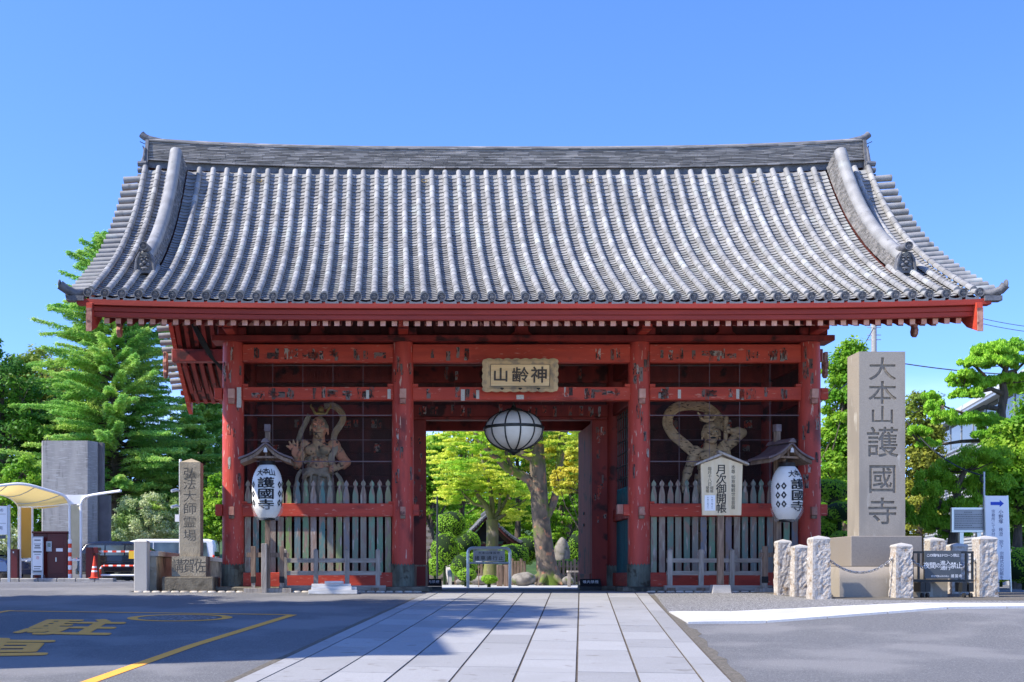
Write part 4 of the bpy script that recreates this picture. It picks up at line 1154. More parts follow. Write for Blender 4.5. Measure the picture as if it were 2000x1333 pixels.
# ================================================================== NAME PLAQUE
pl = thing('name_plaque', 'carved wooden name plaque with wavy frame hung over the middle bay', 'plaque', (X_(1016, -.45), -.42, 0))
zc = Z_(733, -.45); tilt = radians(8)
plx = MB(); 
def plaque_out(hw, hh, amp, n=34):
    o_ = []
    for k in range(n): t = -1+2*k/n; o_.append((t*hw, -hh-amp*abs(sin(k*.75))*1.0))
    for k in range(16): t = -1+2*k/16; o_.append((hw+amp*abs(sin(k*.9)), t*hh))
    for k in range(n): t = 1-2*k/n; o_.append((t*hw, hh+amp*abs(sin(k*.75))))
    for k in range(16): t = 1-2*k/16; o_.append((-hw-amp*abs(sin(k*.9)), t*hh))
    return o_
bmf = MB(); out = plaque_out(.835, .35, .03)
inn = [(max(-.66, min(.66, x*1.0)), max(-.235, min(.235, z))) for x, z in out]
n = len(out)
bmf.v = [(x, -.05, z) for x, z in out]+[(x, .03, z) for x, z in out]+[(x, -.015, z) for x, z in inn]+[(x*1.0, -.085, z) for x, z in [((.55*a+.45*b), (.55*c+.45*d)) for (a, c), (b, d) in zip(out, inn)]]
for i in range(n):
    j = (i+1) % n
    bmf.f += [(i, j, n+j, n+i), (i, 3*n+i, 3*n+j, j), (3*n+i, 2*n+i, 2*n+j, 3*n+j)]
bmf.f.append(tuple(range(n, 2*n)))
bmf.build('frame', m_plaqueframe, pl, (0, 0, zc), (tilt, 0, 0), smooth=35)
B(-.665, .665, -.02, .02, -.24, .24).build('board', m_plaque, pl, (0, 0, zc), (tilt, 0, 0))
bl = MB()
for x0, x1, z in ((-.665, .665, .238), (-.665, .665, -.246)): bl.box(x0, x1, -.032, -.018, z, z+.009)
for x0 in (-.672, .663): bl.box(x0, x0+.009, -.032, -.018, -.24, .24)
bl.build('inner_beading', m_inkbrown, pl, (0, 0, zc), (tilt, 0, 0))
t_ = [('山', -.44, .0, .34, .30, .02), ('齢', .0, .0, .36, .33, .012), ('神', .43, .0, .36, .35, .016)]
text(t_, 'carved_lettering', m_inkbrown, pl, (0, -.03, zc), (tilt, 0, 0), thick=.016)
for k in (-1, 0, 1):
    for zz in (-.30,): MB().prism([(k*.41-.045, zz), (k*.41, zz-.03), (k*.41+.045, zz), (k*.41+.03, zz+.022), (k*.41-.03, zz+.022)], -.096, -.05).build('dark_hole_fill', m_ink, pl, (0, 0, zc), (tilt, 0, 0))  # solid black shapes, the shade of holes painted instead of cut
for q in (-1, 1): B(q*.6-.01, q*.6+.01, .03, .30, .30, .32).build('bracket', m_iron, pl, (0, 0, zc))

# ================================================================== BIG ROUND LANTERN
LY = 1.0
hl = thing('hanging_lantern', 'big round milky glass lantern with dark ribs hanging in the passage', 'lantern', (X_(1003.5, LY), LY, 0))
zl = Z_(841, LY); RXl, RZl = .695, .475
def sph(k, m): t = pi*k/m; return (RXl*sin(t)**.9 if 0 < k < m else .0, -RZl*cos(t))
MB().lathe([(max(.001, RXl*sin(pi*k/16)), -RZl*cos(pi*k/16)) for k in range(17)], 40, (0, 0, zl)).build('globe', m_hang, hl, smooth=80)
rbm = MB()
for k in range(12):
    an = 2*pi*k/12+.13
    rbm.tube([(RXl*1.01*sin(t)*cos(an), RXl*1.01*sin(t)*sin(an), zl-RZl*1.01*cos(t)) for t in np.linspace(.12, pi-.12, 17)], .018, 6)
rbm.build('ribs', m_iron, hl, smooth=60)
MB().lathe([(RXl+.012, .0), (RXl+.03, .015), (RXl+.03, .055), (RXl+.005, .07), (RXl-.01, .035)], 40, (0, 0, zl+.02)).build('band', m_iron, hl, smooth=40)
MB().lathe([(.001, -.60), (.04, -.59), (.07, -.55), (.15, -.52), (.17, -.47), (.13, -.44), (.001, -.44)], 16, (0, 0, zl)).build('bottom_finial', m_iron, hl, smooth=40)
MB().lathe([(.001, .44), (.22, .45), (.20, .50), (.06, .54), (.05, .60), (.001, .61)], 16, (0, 0, zl)).build('top_cap', m_iron, hl, smooth=40)
MB().tube([(0, 0, zl+.6), (0, 0, 5.8)], .02, 6).build('hanging_rod', m_iron, hl)

# ================================================================== PAPER LANTERNS ON POSTS
def lantern_stand(px, Y, rz, label, mirror=1, front=True):
    s = F/(Y-CY); gz = G(0, Y)
    st = thing('lantern_stand', label, 'lantern stand', (X_(px, Y), Y, gz), rz)
    H = (1155-828)/s+.05
    B(-.055, .055, .16, .27, .0, H-.16).build('post', m_brownwood, st, bevel=.006)
    B(-.068, .068, .147, .283, H-.16, H).build('post_cap', m_copperroof, st, bevel=.006)
    zr = Z_(866, Y)-gz   # roof peak
    half = [(0, 0), (.07, -.045), (.16, -.13), (.28, -.21), (.42, -.275), (.585, -.33)]
    up_ = [(x, z) for x, z in half]; lo_ = [(x, z-.055) for x, z in half]
    out = [(-x, z) for x, z in half[::-1]]+half[1:]; out2 = [(x, z-.05) for x, z in out[::-1]]
    MB().prism([(x, zr+z) for x, z in (out+out2)][::-1], -.30, .46).build('roof', m_copperroof, st, bevel=.008)
    MB().prism([(x*.93, zr+z-.052) for x, z in (out+[(x, z-.03) for x, z in out2])][::-1], -.26, .42).build('roof_lining', m_brownwood, st)
    MB().prism([(-.10, zr-.02), (-.05, zr+.06), (0, zr+.085), (.05, zr+.06), (.10, zr-.02)][::-1], -.33, .49).build('ridge', m_copperroof, st, bevel=.01)
    B(-.40, .40, -.20, -.15, zr-.345, zr-.30).build('tie_bar', m_brownwood, st); B(-.40, .40, .30, .35, zr-.345, zr-.30).build('tie_bar', m_brownwood, st)
    B(-.02, .02, -.18, -.14, zr-.31, zr-.08).build('king_post', m_brownwood, st)
    MB().prism([(-.045, zr-.23), (.045, zr-.23), (.03, zr-.15), (0, zr-.12), (-.03, zr-.15)], -.315, -.29).build('pendant', m_whitewood, st, bevel=.006)
    B(-.03, .03, -.05, .17, zr-.40, zr-.345).build('hanger_arm', m_brownwood, st)
    B(-.04, .04, .10, .17, .98, 1.16).build('post_clamp', m_brownwood, st)
    # low support frame
    for x, z1, mt in ((-.315, 1.02, m_brownwood), (.31, 1.02, m_brownwood)):
        B(x-.05, x+.05, .17, .26, .34, z1).build('side_post', mt, st, bevel=.005)
        B(x-.055, x+.055, .165, .265, .22, .36).build('post_wrap', m_rubber, st, bevel=.005)
        B(x-.04, x+.04, .18, .25, 0, .22).build('post_foot', m_graywood, st)
    B(-.125, -.008+.0, .04, .15, .0, 1.08).build('front_post', m_graywood, st, bevel=.005)
    B(-.46, .46, .19, .24, .78, .88).build('cross_rail', m_brownwood, st, bevel=.004)
    B(-.52, .52, .14, .30, .0, .10).build('foot_beam', m_graywood, st, bevel=.006)
    # lantern
    la = thing('paper_lantern', None, None, (0, 0, 0))
    return st, zr, gz
def paper_lantern(px, Y, rz, label, yc):
    s = F/(Y-CY)
    la = thing('paper_lantern', label, 'paper lantern', (X_(px, Y), Y, 0), rz)
    zc_ = Z_(yc, Y); hh = .575; R0 = .335
    def rad(t): # t -1..1
        return R0*(1-abs(t)**3.2*.48)
    prof = []
    nr = 26
    for k in range(nr*2+1):
        t = -1+k/nr; prof.append((rad(t)*(1.0 if k % 2 == 0 else .985), t*hh))
    MB().lathe(prof, 36, (0, 0, zc_)).build('paper_shell', m_whitepaper, la, smooth=60)
    MB().lathe([(.14, .565), (.17, .57), (.175, .66), (.12, .665)], 20, (0, 0, zc_)).build('top_ring', m_ink, la, smooth=40)
    MB().lathe([(.12, -.62), (.17, -.615), (.18, -.56), (.14, -.555)], 20, (0, 0, zc_)).build('bottom_ring', m_ink, la, smooth=40)
    MB().tube([(0, 0, zc_+.66), (0, 0, zc_+.80)], .012, 5).build('hook', m_iron, la)
    # torn clear plastic hem
    hem = MB(); n = 24; base = []
    for i, (z, rr) in enumerate(((-.30, .345), (-.42, .325), (-.52, .285), (-.60, .25))):
        for k in range(n):
            an = 2*pi*k/n; r_ = rr*(1+.04*sin(an*7+i)+.03*R.uniform(-1, 1)); hem.v.append((r_*cos(an), r_*sin(an), zc_+z+(.035*sin(an*4) if i == 3 else 0)))
    for i in range(3):
        for k in range(n): k2 = (k+1) % n; hem.f.append((i*n+k, i*n+k2, (i+1)*n+k2, (i+1)*n+k))
    hem.build('plastic_cover', m_clear, la, smooth=60)
    def wrap(p):
        u, _, v = p; t = v/hh; r_ = rad(max(-1, min(1, t)))+.006-_*1.0; an = u/R0
        return (r_*sin(an), -r_*cos(an), zc_+v)
    mb = MB()
    for i, ch in enumerate('大本山'): put_char(mb, ch, -.155+.155*i, .405-.025*abs(i-1)+.02, .165, .145, .022)
    for ch, v, h_ in (('護', .175, .225), ('國', -.065, .225), ('寺', -.30, .215)): put_char(mb, ch, .0, v, .37, h_, .020)
    for an in (-1.40, -1.0, 1.0, 1.40):
        for v in (.14, -.055, -.25):
            u = an*R0; a, b_ = .060, .082
            o4 = [(u-a, 0, v), (u, 0, v-b_), (u+a, 0, v), (u, 0, v+b_)]; i4 = [(u-a*.42, 0, v), (u, 0, v-b_*.42), (u+a*.42, 0, v), (u, 0, v+b_*.42)]
            mb.add(o4+i4, [(0, 1, 5, 4), (1, 2, 6, 5), (2, 3, 7, 6), (3, 0, 4, 7)])
    me = bpy.data.meshes.new('lettering'); me.from_pydata(mb.v, [], mb.f); me.materials.append(m_ink)
    bm = bmesh.new(); bm.from_mesh(me)
    for _ in range(2):
        el = [e for e in bm.edges if e.calc_length() > .04]
        if el: bmesh.ops.subdivide_edges(bm, edges=el, cuts=1); bmesh.ops.triangulate(bm, faces=[f for f in bm.faces if len(f.verts) > 4])
    for v in bm.verts: v.co = Vector(wrap(v.co))
    bm.to_mesh(me); bm.free(); link(bpy.data.objects.new('lettering', me), la)
    return la
m_clear = bpy.data.materials['clear_plastic_cover']; m_clear.use_nodes = True
N = m_clear.node_tree.nodes; tr = N.new('ShaderNodeBsdfTransparent'); ms = N.new('ShaderNodeMixShader'); ms.inputs['Fac'].default_value = .8
N['Principled BSDF'].inputs['Roughness'].default_value = .15; N['Principled BSDF'].inputs['Base Color'].default_value = (.7, .7, .68, 1)
m_clear.node_tree.links.new(N['Principled BSDF'].outputs[0], ms.inputs[1]); m_clear.node_tree.links.new(tr.outputs[0], ms.inputs[2]); m_clear.node_tree.links.new(ms.outputs[0], N['Material Output'].inputs['Surface'])
lantern_stand(521, -1.45, 0, 'roofed wooden post carrying the paper lantern nearest the carved stone pillar of a tan colour')
for o in list(COL.objects):
    if o.name.startswith('paper_lantern') and not o.get('label'): bpy.data.objects.remove(o)
paper_lantern(522, -1.45, 0, 'white paper lantern hung under a little roof in front of the open-palm guardian', 961)
lantern_stand(1530, -1.45, .34, 'roofed wooden post carrying the paper lantern behind the rough granite bollards')
for o in list(COL.objects):
    if o.name.startswith('paper_lantern') and not o.get('label'): bpy.data.objects.remove(o)
paper_lantern(1537, -1.45, .50, 'white paper lantern turned sideways under a little roof near the tall stone monument', 964)

# ================================================================== NOTICE BOARD
Y = -1.75; s = F/(Y-CY); gz = G(0, Y)
nb = thing('notice_board', 'cream wooden notice board with pitched top on a post and stone foot', 'notice board', (X_(1409, Y), Y, gz))
zb, zt, zp = Z_(1007, Y)-gz, Z_(907, Y)-gz, Z_(896, Y)-gz
m_cream = M('fresh_cream_wood', (0.76, 0.62, 0.40), (0.70, 0.55, 0.33), 3, (3, 1, .4), .6, .1, 20)
MB().prism([(-.415, zb), (.42, zb), (.45, zt), (0, zp+.03), (-.45, zt)], -.03, .03).build('board', m_cream, nb, bevel=.004)
for q in (-1, 1):
    a = (q*.57, zt-.035); b_ = (0, zp+.07)
    MB().prism([(a[0], a[1]), (b_[0], b_[1]), (b_[0], b_[1]+.055), (a[0], a[1]+.045)] if q < 0 else [(b_[0]-.08, b_[1]+.045), (b_[0]-.08, b_[1]+.10), (a[0], a[1]+.045), (a[0], a[1])][::1], -.10-.01*q, .10).build('roof_board', m_graywood, nb, bevel=.005)
B(-.065, .065, .035, .14, .20, zb+.4).build('post', m_brownwood, nb, bevel=.006)
MB().taper(-.21, .21, -.06, .24, 0, .19, .88).build('stone_foot', m_stone_l, nb, bevel=.01)
text(column('月次御開帳', -.012, zt-.015, .215, .208, .21, .012), 'lettering', m_ink, nb, (0, -.034, 0))
text(column('本尊', .245, zt-.02, .085, .095, .09)+column('如意輪観世音菩薩', .245, zt-.24, .085, .092, .085), 'lettering', m_ink, nb, (0, -.034, 0))
text(column('毎月十八日', -.26, zt-.06, .085, .082, .08)+[('開', -.215, zt-.515, .07, .07), ('帳', -.215, zt-.585, .07, .07), ('閉', -.305, zt-.515, .07, .07), ('帳', -.305, zt-.585, .07, .07)], 'lettering', m_ink, nb, (0, -.034, 0))
B(-.37, -.145, -.036, -.031, zb+.10, zb+.43).build('white_note', m_white, nb)
text(column('午前十時より', -.21, zb+.40, .035, .045)+column('午後三時まで', -.30, zb+.40, .035, .045), 'lettering', m_ink, nb, (0, -.039, 0))

# ================================================================== LOW GREY FENCES
def low_fence(pxs, xr, Y, label, group):
    gz = G(0, Y); fx = X_((xr[0]+xr[1])/2, Y)
    f = thing('wooden_barrier', label, 'low fence', (fx, Y, gz), 0, group)
    def lx(px): return X_(px, Y)-fx
    for px in pxs:
        x = lx(px); MB().add(*(lambda h: ([(x-.05,-.05,.10),(x+.05,-.05,.10),(x+.05,.05,.10),(x-.05,.05,.10),(x-.05,-.05,h),(x+.05,-.05,h),(x+.05,.05,h),(x-.05,.05,h),(x,0,h+.04)],
            [(0,3,2,1),(0,1,5,4),(1,2,6,5),(2,3,7,6),(3,0,4,7),(4,5,8),(5,6,8),(6,7,8),(7,4,8)]))(.93)).build('post', m_graywood, f)
    for z in (.70, .42): B(lx(xr[0]), lx(xr[1]), -.025, .045, z-.045, z+.05).build('rail', m_graywoodh, f, bevel=.004)
    B(lx(xr[0])-.05, lx(xr[1])+.1, -.09, .09, .03, .15).build('base_beam', m_graywoodh, f, bevel=.008)
    for px in (pxs[0]+3, pxs[1], pxs[-1]-3): B(lx(px)-.12, lx(px)+.06, -.16, .16, 0, .10).build('cross_foot', m_brownwood, f)
low_fence((556, 617, 678, 738), (550, 745), -.95, 'low weathered grey rail fence before the open-palm guardian', 'low grey rail fences')
low_fence((1308, 1369, 1429, 1490), (1302, 1498), -.95, 'low weathered grey rail fence behind the cream notice board', 'low grey rail fences')
# stack of white timbers
Y = -1.75; s = F/(Y-CY)
wp = thing('white_timber_stack', 'low stack of white painted timber frames on the asphalt before the fence', 'timber stack', (X_(651, Y), Y, G(0, Y)))
for (x0, x1, y0, y1, z0, z1) in ((-.52, .52, -.22, -.14, 0, .085), (-.52, .52, .14, .22, 0, .085), (-.52, -.44, -.138, .138, 0, .083), (.44, .52, -.138, .138, 0, .083),
    (-.46, .40, -.19, -.12, .088, .16), (-.46, .40, .08, .15, .088, .16), (-.42, .50, -.03, .04, .088, .15), (-.46, .38, -.10, -.01, .163, .215), (-.18, .20, -.12, -.04, .218, .275), (-.16, .22, .0, .08, .218, .27)):
    B(x0, x1, y0, y1, z0, z1).build('timber', m_whitewood, wp, (0, 0, 0), (0, 0, R.uniform(-.02, .02)), bevel=.004)

# ================================================================== STONE MONUMENTS
def monument_engraved(parent, W, Dp, z0, z1, x0, mat, chars, bold, name='shaft', pyr=0, dep=.03, yf=0):
    """block whose front face carries real recessed characters (planar triangulation, strokes pushed in)"""
    from mathutils.geometry import delaunay_2d_cdt
    V = [Vector((x0, z0)), Vector((x0+W, z0)), Vector((x0+W, z1)), Vector((x0, z1))]; E_ = [(0, 1), (1, 2), (2, 3), (3, 0)]; tris = []
    for c in chars:
        mb = MB()
        ex, ey, es = em(); vs, fs = glyph(c[0])
        sh = [(0, 0)] if not bold else [(0, 0)]+[(bold*cos(t), bold*sin(t)) for t in np.arange(4)*pi/2+pi/4]
        ec = {}
        for f in fs:
            for i in range(len(f)): k = tuple(sorted((f[i], f[(i+1) % len(f)]))); ec[k] = ec.get(k, 0)+1
        for dx, dy in sh:
            base = len(V)
            P_ = [Vector((c[1]+((p[0]-ex)/es+dx)*c[3], c[2]+((p[1]-ey)/es+dy)*c[4])) for p in vs]
            V += P_; E_ += [(a+base, b+base) for (a, b), n in ec.items() if n == 1]
            for f in fs:
                for i in range(1, len(f)-1): tris.append((P_[f[0]], P_[f[i]], P_[f[i+1]]))
    ov, oe, of, _, _, _ = delaunay_2d_cdt(V, E_, [], 1, 1e-6)
    T = np.array([[tuple(p) for p in t] for t in tris])
    def inside(p):
        d = []
        for i in range(3):
            a, b = T[:, i], T[:, (i+1) % 3]; d.append((b[:, 0]-a[:, 0])*(p[1]-a[:, 1])-(b[:, 1]-a[:, 1])*(p[0]-a[:, 0]))
        d = np.array(d); return bool((np.all(d >= -1e-9, 0) | np.all(d <= 1e-9, 0)).any())
    cls = []
    for f in of:
        q = sum((Vector(ov[i]) for i in f), Vector((0, 0)))/len(f); cls.append(inside(q))
    n = len(ov)
    vs = [(p[0], yf, p[1]) for p in ov]+[(p[0], yf+dep, p[1]) for p in ov]
    faces = []; mi = []; ed = {}
    for f, c in zip(of, cls):
        faces.append(tuple(i+(n if c else 0) for i in f)); mi.append(1 if c else 0)
        for i in range(len(f)): ed.setdefault(tuple(sorted((f[i], f[(i+1) % len(f)]))), []).append(c)
    for (a, b), cc in ed.items():
        if len(cc) == 2 and cc[0] != cc[1]: faces.append((a, b, b+n, a+n)); mi.append(1)
    base = len(vs); xe, ye = x0+W, yf+Dp
    vs += [(x0, yf, z0), (xe, yf, z0), (xe, ye, z0), (x0, ye, z0), (x0, yf, z1), (xe, yf, z1), (xe, ye, z1), (x0, ye, z1), (x0+W/2, yf+Dp/2, z1+pyr)]
    ff = [(0,3,2,1),(1,2,6,5),(2,3,7,6),(3,0,4,7)]+([(4,5,8),(5,6,8),(6,7,8),(7,4,8)] if pyr else [(4,5,6,7)])
    faces += [tuple(i+base for i in f) for f in ff]; mi += [0]*len(ff)
    me = bpy.data.meshes.new(name); me.from_pydata(vs, [], faces); me.materials.append(mat); me.materials.append(m_engr)
    me.polygons.foreach_set('material_index', mi); me.update()
    return link(bpy.data.objects.new(name, me), parent)
MY = -4.0
mo = thing('stone_monument', 'tall square granite monument carved with large characters behind the chains', 'stone monument', (X_(1678, MY), MY, G(7, MY-.3)))
gz = G(7, MY-.3)
def mx_(px, Y): return X_(px, Y)-X_(1678, MY)
zt = Z_(687, MY)-gz; zb = Z_(1048, MY)-gz; Wd = mx_(1768, MY)
cz = [(722, .52, .44, '大'), (768, .54, .44, '本'), (811, .48, .34, '山'), (865, .60, .58, '護'), (936, .56, .56, '國'), (1000, .56, .52, '寺')]
chs = [(ch, .46, Z_(py, MY)-gz, w_, h_*1.0) for py, w_, h_, ch in cz]
monument_engraved(mo, Wd, .62, zb, zt, 0, m_stone_p, chs, .014, 'shaft', dep=.028)
x0, x1 = mx_(1662, MY-.3), mx_(1801, MY-.3)
B(x0, x1, -.30, .95, Z_(1107, MY-.3)-gz, zb-.003).build('upper_base', m_stone_pd, mo, bevel=.012)
x0, x1 = mx_(1640, MY-.62), mx_(1851, MY-.62); zz = Z_(1107, MY-.3)-gz-.003
lb = MB(); yb0, yb1 = -.62, 1.15; prof = [(0, 0), (0, zz-.24), (.03, zz-.15), (.10, zz-.06), (.20, zz)]
n4 = []
for (i_, z) in prof: lb.v += [(x0+i_*.3, yb0+i_, z), (x1-i_*.3, yb0+i_, z), (x1-i_*.3, yb1, z), (x0+i_*.3, yb1, z)]
for k in range(4):
    for q in range(4): a = k*4+q; b_ = k*4+(q+1) % 4; lb.f.append((a, b_, b_+4, a+4))
lb.f += [(3, 2, 1, 0), (16, 17, 18, 19)]
lb.build('lower_base', m_stone_p, mo, smooth=40)

m2 = thing('stone_pillar', 'old tan stone pillar with pointed top and carved characters on a mossy base', 'stone monument', (X_(370, -.6), -.55, 0))
Y = -.55; s = F/(Y-CY)
def lx2(px): return (px-370)/s
z0, z1 = Z_(1087, Y), Z_(903, Y)
col_ = [(ch, .0, Z_(880+py/4.6, Y), .29, .255) for ch, py in (('弘', 208), ('法', 305), ('大', 415), ('師', 525), ('霊', 645), ('場', 765))]
m_engr = m_stone_oldc = M('engraved_old_stone', (.30,.255,.185), (.23,.19,.14), 12, rough=.95)  # old stone in a darker tone, painted shade for the pillar's characters
monument_engraved(m2, .47, .45, z0, z1, -.235, m_stone_old, col_, .004, 'shaft', pyr=.10, dep=.014)
monument_engraved(m2, .76, .72, Z_(1126.5, Y)+.002, z0-.002, -.385, m_stone_old, [('講', -.25, (z0+Z_(1126, Y))/2, .26, .30), ('賀', .0, (z0+Z_(1126, Y))/2, .26, .30), ('佐', .25, (z0+Z_(1126, Y))/2, .26, .30)], .006, 'middle_block', dep=.014, yf=-.12)
B(-.58, .57, -.28, .85, 0, Z_(1127, Y)).build('lower_block', m_stone_dirty, m2, bevel=.02)
# granite post and low wall running back beside the gate
gpst = thing('granite_post', 'square pale granite post at the end of the low wall', 'stone post', (X_(277, -.8), -.8, 0))
B(-.145, .145, -.145, .20, 0, 1.11).build('shaft', m_stone_l, gpst, bevel=.012); MB().taper(-.145, .145, -.145, .20, 1.112, 1.15, .8).build('top', m_stone_l, gpst)
lw = thing('low_wall', 'low grey stone wall running back beside the gate', 'wall', (-8.35, -.6, 0))
for k in range(6):
    y = k*2.0
    B(-.10, .10, y+.01, y+1.99, -.05, .80).build('wall_block', m_stone_dirty if k % 2 else m_stone_old, lw, bevel=.01)
    B(-.14, .14, y+.01, y+1.99, .803, .92).build('coping', m_stone_l, lw, bevel=.01)

# ================================================================== BOLLARDS, CHAINS
def bollard(px, pyb, pyt, wpx, label, Y=None, seed=0):
    if Y is None:
        lo_, hi_ = -9.0, -1.3
        for _ in range(40):
            Y = (lo_+hi_)/2
            if 1128.0+F*(CZ-G(X_(px, Y), Y))/(Y-CY) > pyb: lo_ = Y
            else: hi_ = Y
    s = F/(Y-CY); gz = G(X_(px, Y), Y); h = (pyb-pyt)/s; w_ = wpx/s/2
    bo = thing('bollard', label, 'stone bollard', (X_(px, Y), Y, gz), 0, 'granite bollards round the monument')
    mb = MB(); rr = random.Random(seed); per = []
    n = 7
    for sgx, sgy in ((-1, -1), (1, -1), (1, 1), (-1, 1)): pass
    ring = []
    for side in range(4):
        for k in range(n): t = -1+2*k/n; ring.append([(t, -1), (1, t), (-t, 1), (-1, -t)][side])
    m = len(ring); lev = 22
    import mathutils.noise as mn
    for i in range(lev+1):
        z = -.05+(h-.06+.05)*i/lev; tp = 1.02-.10*i/lev
        for (u, v) in ring:
            smooth_strip = (u < -.55 and v < -.9)
            d = 0 if (smooth_strip or i == lev) else .016*mn.noise(Vector((u*2+seed, v*2, z*6)))+.014*mn.noise(Vector((u*6, v*6+seed, z*25)))-.008
            mb.v.append((u*(w_*tp+d), v*(w_*tp+d), z))
    for i in range(lev):
        for k in range(m): k2 = (k+1) % m; mb.f.append((i*m+k, i*m+k2, (i+1)*m+k2, (i+1)*m+k))
    mb.build('shaft', m_rough, bo)
    w2 = w_*.92; t = MB().add([(-w2, -w2, h-.058), (w2, -w2, h-.058), (w2, w2, h-.058), (-w2, w2, h-.058), (-w2*.9, -w2*.9, h-.025), (w2*.9, -w2*.9, h-.025), (w2*.9, w2*.9, h-.025), (-w2*.9, w2*.9, h-.025), (0, 0, h+.015)],
        [(0,1,5,4),(1,2,6,5),(2,3,7,6),(3,0,4,7),(4,5,8),(5,6,8),(6,7,8),(7,4,8)]); t.build('top', m_stone_l, bo)
    return bo, Y, w_
bl_ = []
for i, (px, pb, pt, w_, lb_) in enumerate(((1529, 1163, 1055, 29, 'rough granite bollard nearest the gate column'), (1562, 1166, 1065, 31, 'shortest rough granite bollard, second from the gate'), (1599, 1171, 1048, 37, 'tall rough granite bollard with a chain starting on its far side'),
        (1760, 1169, 1062, 35, 'rough granite bollard between the two sagging front chains'), (1923, 1167, 1048, 38, 'tall rough granite bollard beside the white banner sign'))):
    bl_.append(bollard(px, pb, pt, w_, lb_, seed=i*3+1))
bollard(1825, 1163, 1054, 31, 'rough granite bollard behind the dark night-closure sign, next to the monument base', -2.3, 20); bollard(1869, 1163, 1064, 34, 'squat rough granite bollard behind the right part of the dark sign', -2.6, 24)
m_chain = M('galvanised_chain', (.5,.5,.5), (.3,.28,.26), 20, rough=.4, metal=.7)
def chain(a, b, sag, label):
    a, b = Vector(a), Vector(b); L_ = (b-a).length; n = int(L_*1.08/.058); o0 = a.copy()
    c = MB(); ps = [a.lerp(b, k/n)+Vector((0, 0, -sag*4*(k/n)*(1-k/n))) for k in range(n+1)]
    for k in range(n):
        m_ = (ps[k]+ps[k+1])/2-o0; d = (ps[k+1]-ps[k]).normalized()
        q = d.to_track_quat('X', 'Z').to_matrix().to_4x4() @ Matrix.Rotation(radians(45+90*(k % 2)), 4, 'X')
        c.m = Matrix.Translation(m_) @ q
        c.tube([(.042*cos(t), .022*sin(t), 0) for t in np.linspace(0, 2*pi, 11)], .0085, 5, False)
    c.m = None
    for e in (ps[0], ps[-1]): c.ell(e-o0, (.03, .03, .05), n=6, m=4)
    ob = c.build('chain', m_chain, None, loc=o0, smooth=60)
    return tag(ob, label, 'chain', 'chains strung between the granite bollards')
def endp(i, sx, py): (bo, Y, w_) = bl_[i]; return (bo.location.x+sx*w_*1.0, Y, Z_(py, Y))
chain(endp(2, 1, 1092), endp(3, -1, 1092), .26, 'sagging steel chain across the front of the monument base')
chain(endp(3, 1, 1092), endp(4, -1, 1094), .26, 'sagging steel chain hanging in front of the dark sign')
def ey(i, py, sy): (bo, Y, w_) = bl_[i]; return (bo.location.x, Y+sy*w_, Z_(py, Y))
chain((bl_[0][0].location.x+.12, bl_[0][1]-.16, Z_(1098, bl_[0][1])), (bl_[1][0].location.x-.12, bl_[1][1]+.1, Z_(1108, bl_[1][1])), .1, 'short chain between the first two bollards by the gate')
chain((bl_[1][0].location.x+.10, bl_[1][1]-.17, Z_(1094, bl_[1][1])), (bl_[2][0].location.x-.15, bl_[2][1]+.1, Z_(1104, bl_[2][1])), .1, 'short chain from the shortest bollard to the tall one')
chain((X_(1876, -2.8), -2.8, Z_(1096, -2.8)), (X_(1910, -4.2), -4.2, Z_(1100, -4.2)), .2, 'chain partly hidden at the right end of the dark sign')

# ================================================================== SIGNS ON THE RIGHT
Y = -4.85; s = F/(Y-CY); gz = G(8, Y)
m_signdark = M('dark_grey_sign_panel', (.075,.085,.095), (.06,.07,.078), 3, rough=.45)
m_framedark = M('black_steel_frame', (.03,.032,.034), rough=.45, metal=.4)
bs = thing('barrier_sign', 'dark wheeled barrier with a no-entry-at-night sign panel behind the chain', 'barrier sign', (X_(1841, Y), Y, gz))
def lx3(px): return (px-1841)/s
zt, zb = Z_(1077, Y)-gz, Z_(1133, Y)-gz
fr = MB(); fr.box(lx3(1780), lx3(1901), -.02, .02, zt-.04, zt); fr.box(lx3(1780), lx3(1901), -.02, .02, zb-.04, zb+.01)
fr.build('rails', m_framedark, bs)
for px in (1782, 1794, 1806, 1874, 1887, 1899): B(lx3(px)-.018, lx3(px)+.018, -.018, .018, zb+.012, zt-.042).build('upright', m_framedark, bs)
for px in (1796, 1806, 1877, 1890):
    B(lx3(px)-.045, lx3(px)+.045, -.15, .15, .12, zb-.045).build('leg', m_framedark, bs)
    MB().tube([(lx3(px)-.02, -.12, .05), (lx3(px)+.02, -.12, .05)], .05, 12).build('castor', m_rubber, bs)
B(lx3(1804), lx3(1875), -.045, -.022, zb+.02, zt+.01).build('panel', m_signdark, bs, bevel=.003)
cxp = (lx3(1804)+lx3(1875))/2; W_ = lx3(1875)-lx3(1804)
tx = row('この境内はドローン禁止', lx3(1804)+.035, zt-.08, (W_-.07)/11, .062, .058, .004)
tx += [('夜', cxp-.31, (zt+zb)/2+.0, .115, .12), ('間', cxp-.195, (zt+zb)/2, .115, .12), ('の', cxp-.09, (zt+zb)/2, .09, .10), ('進', cxp-.0, (zt+zb)/2+.05, .10, .085), ('入', cxp+.10, (zt+zb)/2+.05, .10, .085),
       ('通', cxp+.0, (zt+zb)/2-.045, .10, .085), ('行', cxp+.10, (zt+zb)/2-.045, .10, .085), ('禁', cxp+.20, (zt+zb)/2, .11, .12), ('止', cxp+.31, (zt+zb)/2, .11, .12)]
tx += row('真言宗豊山派大本山', lx3(1804)+.12, zb+.07, .038, .036)+row('護国寺', lx3(1804)+.49, zb+.073, .075, .06)
text(tx, 'lettering', m_white, bs, (0, -.048, 0))

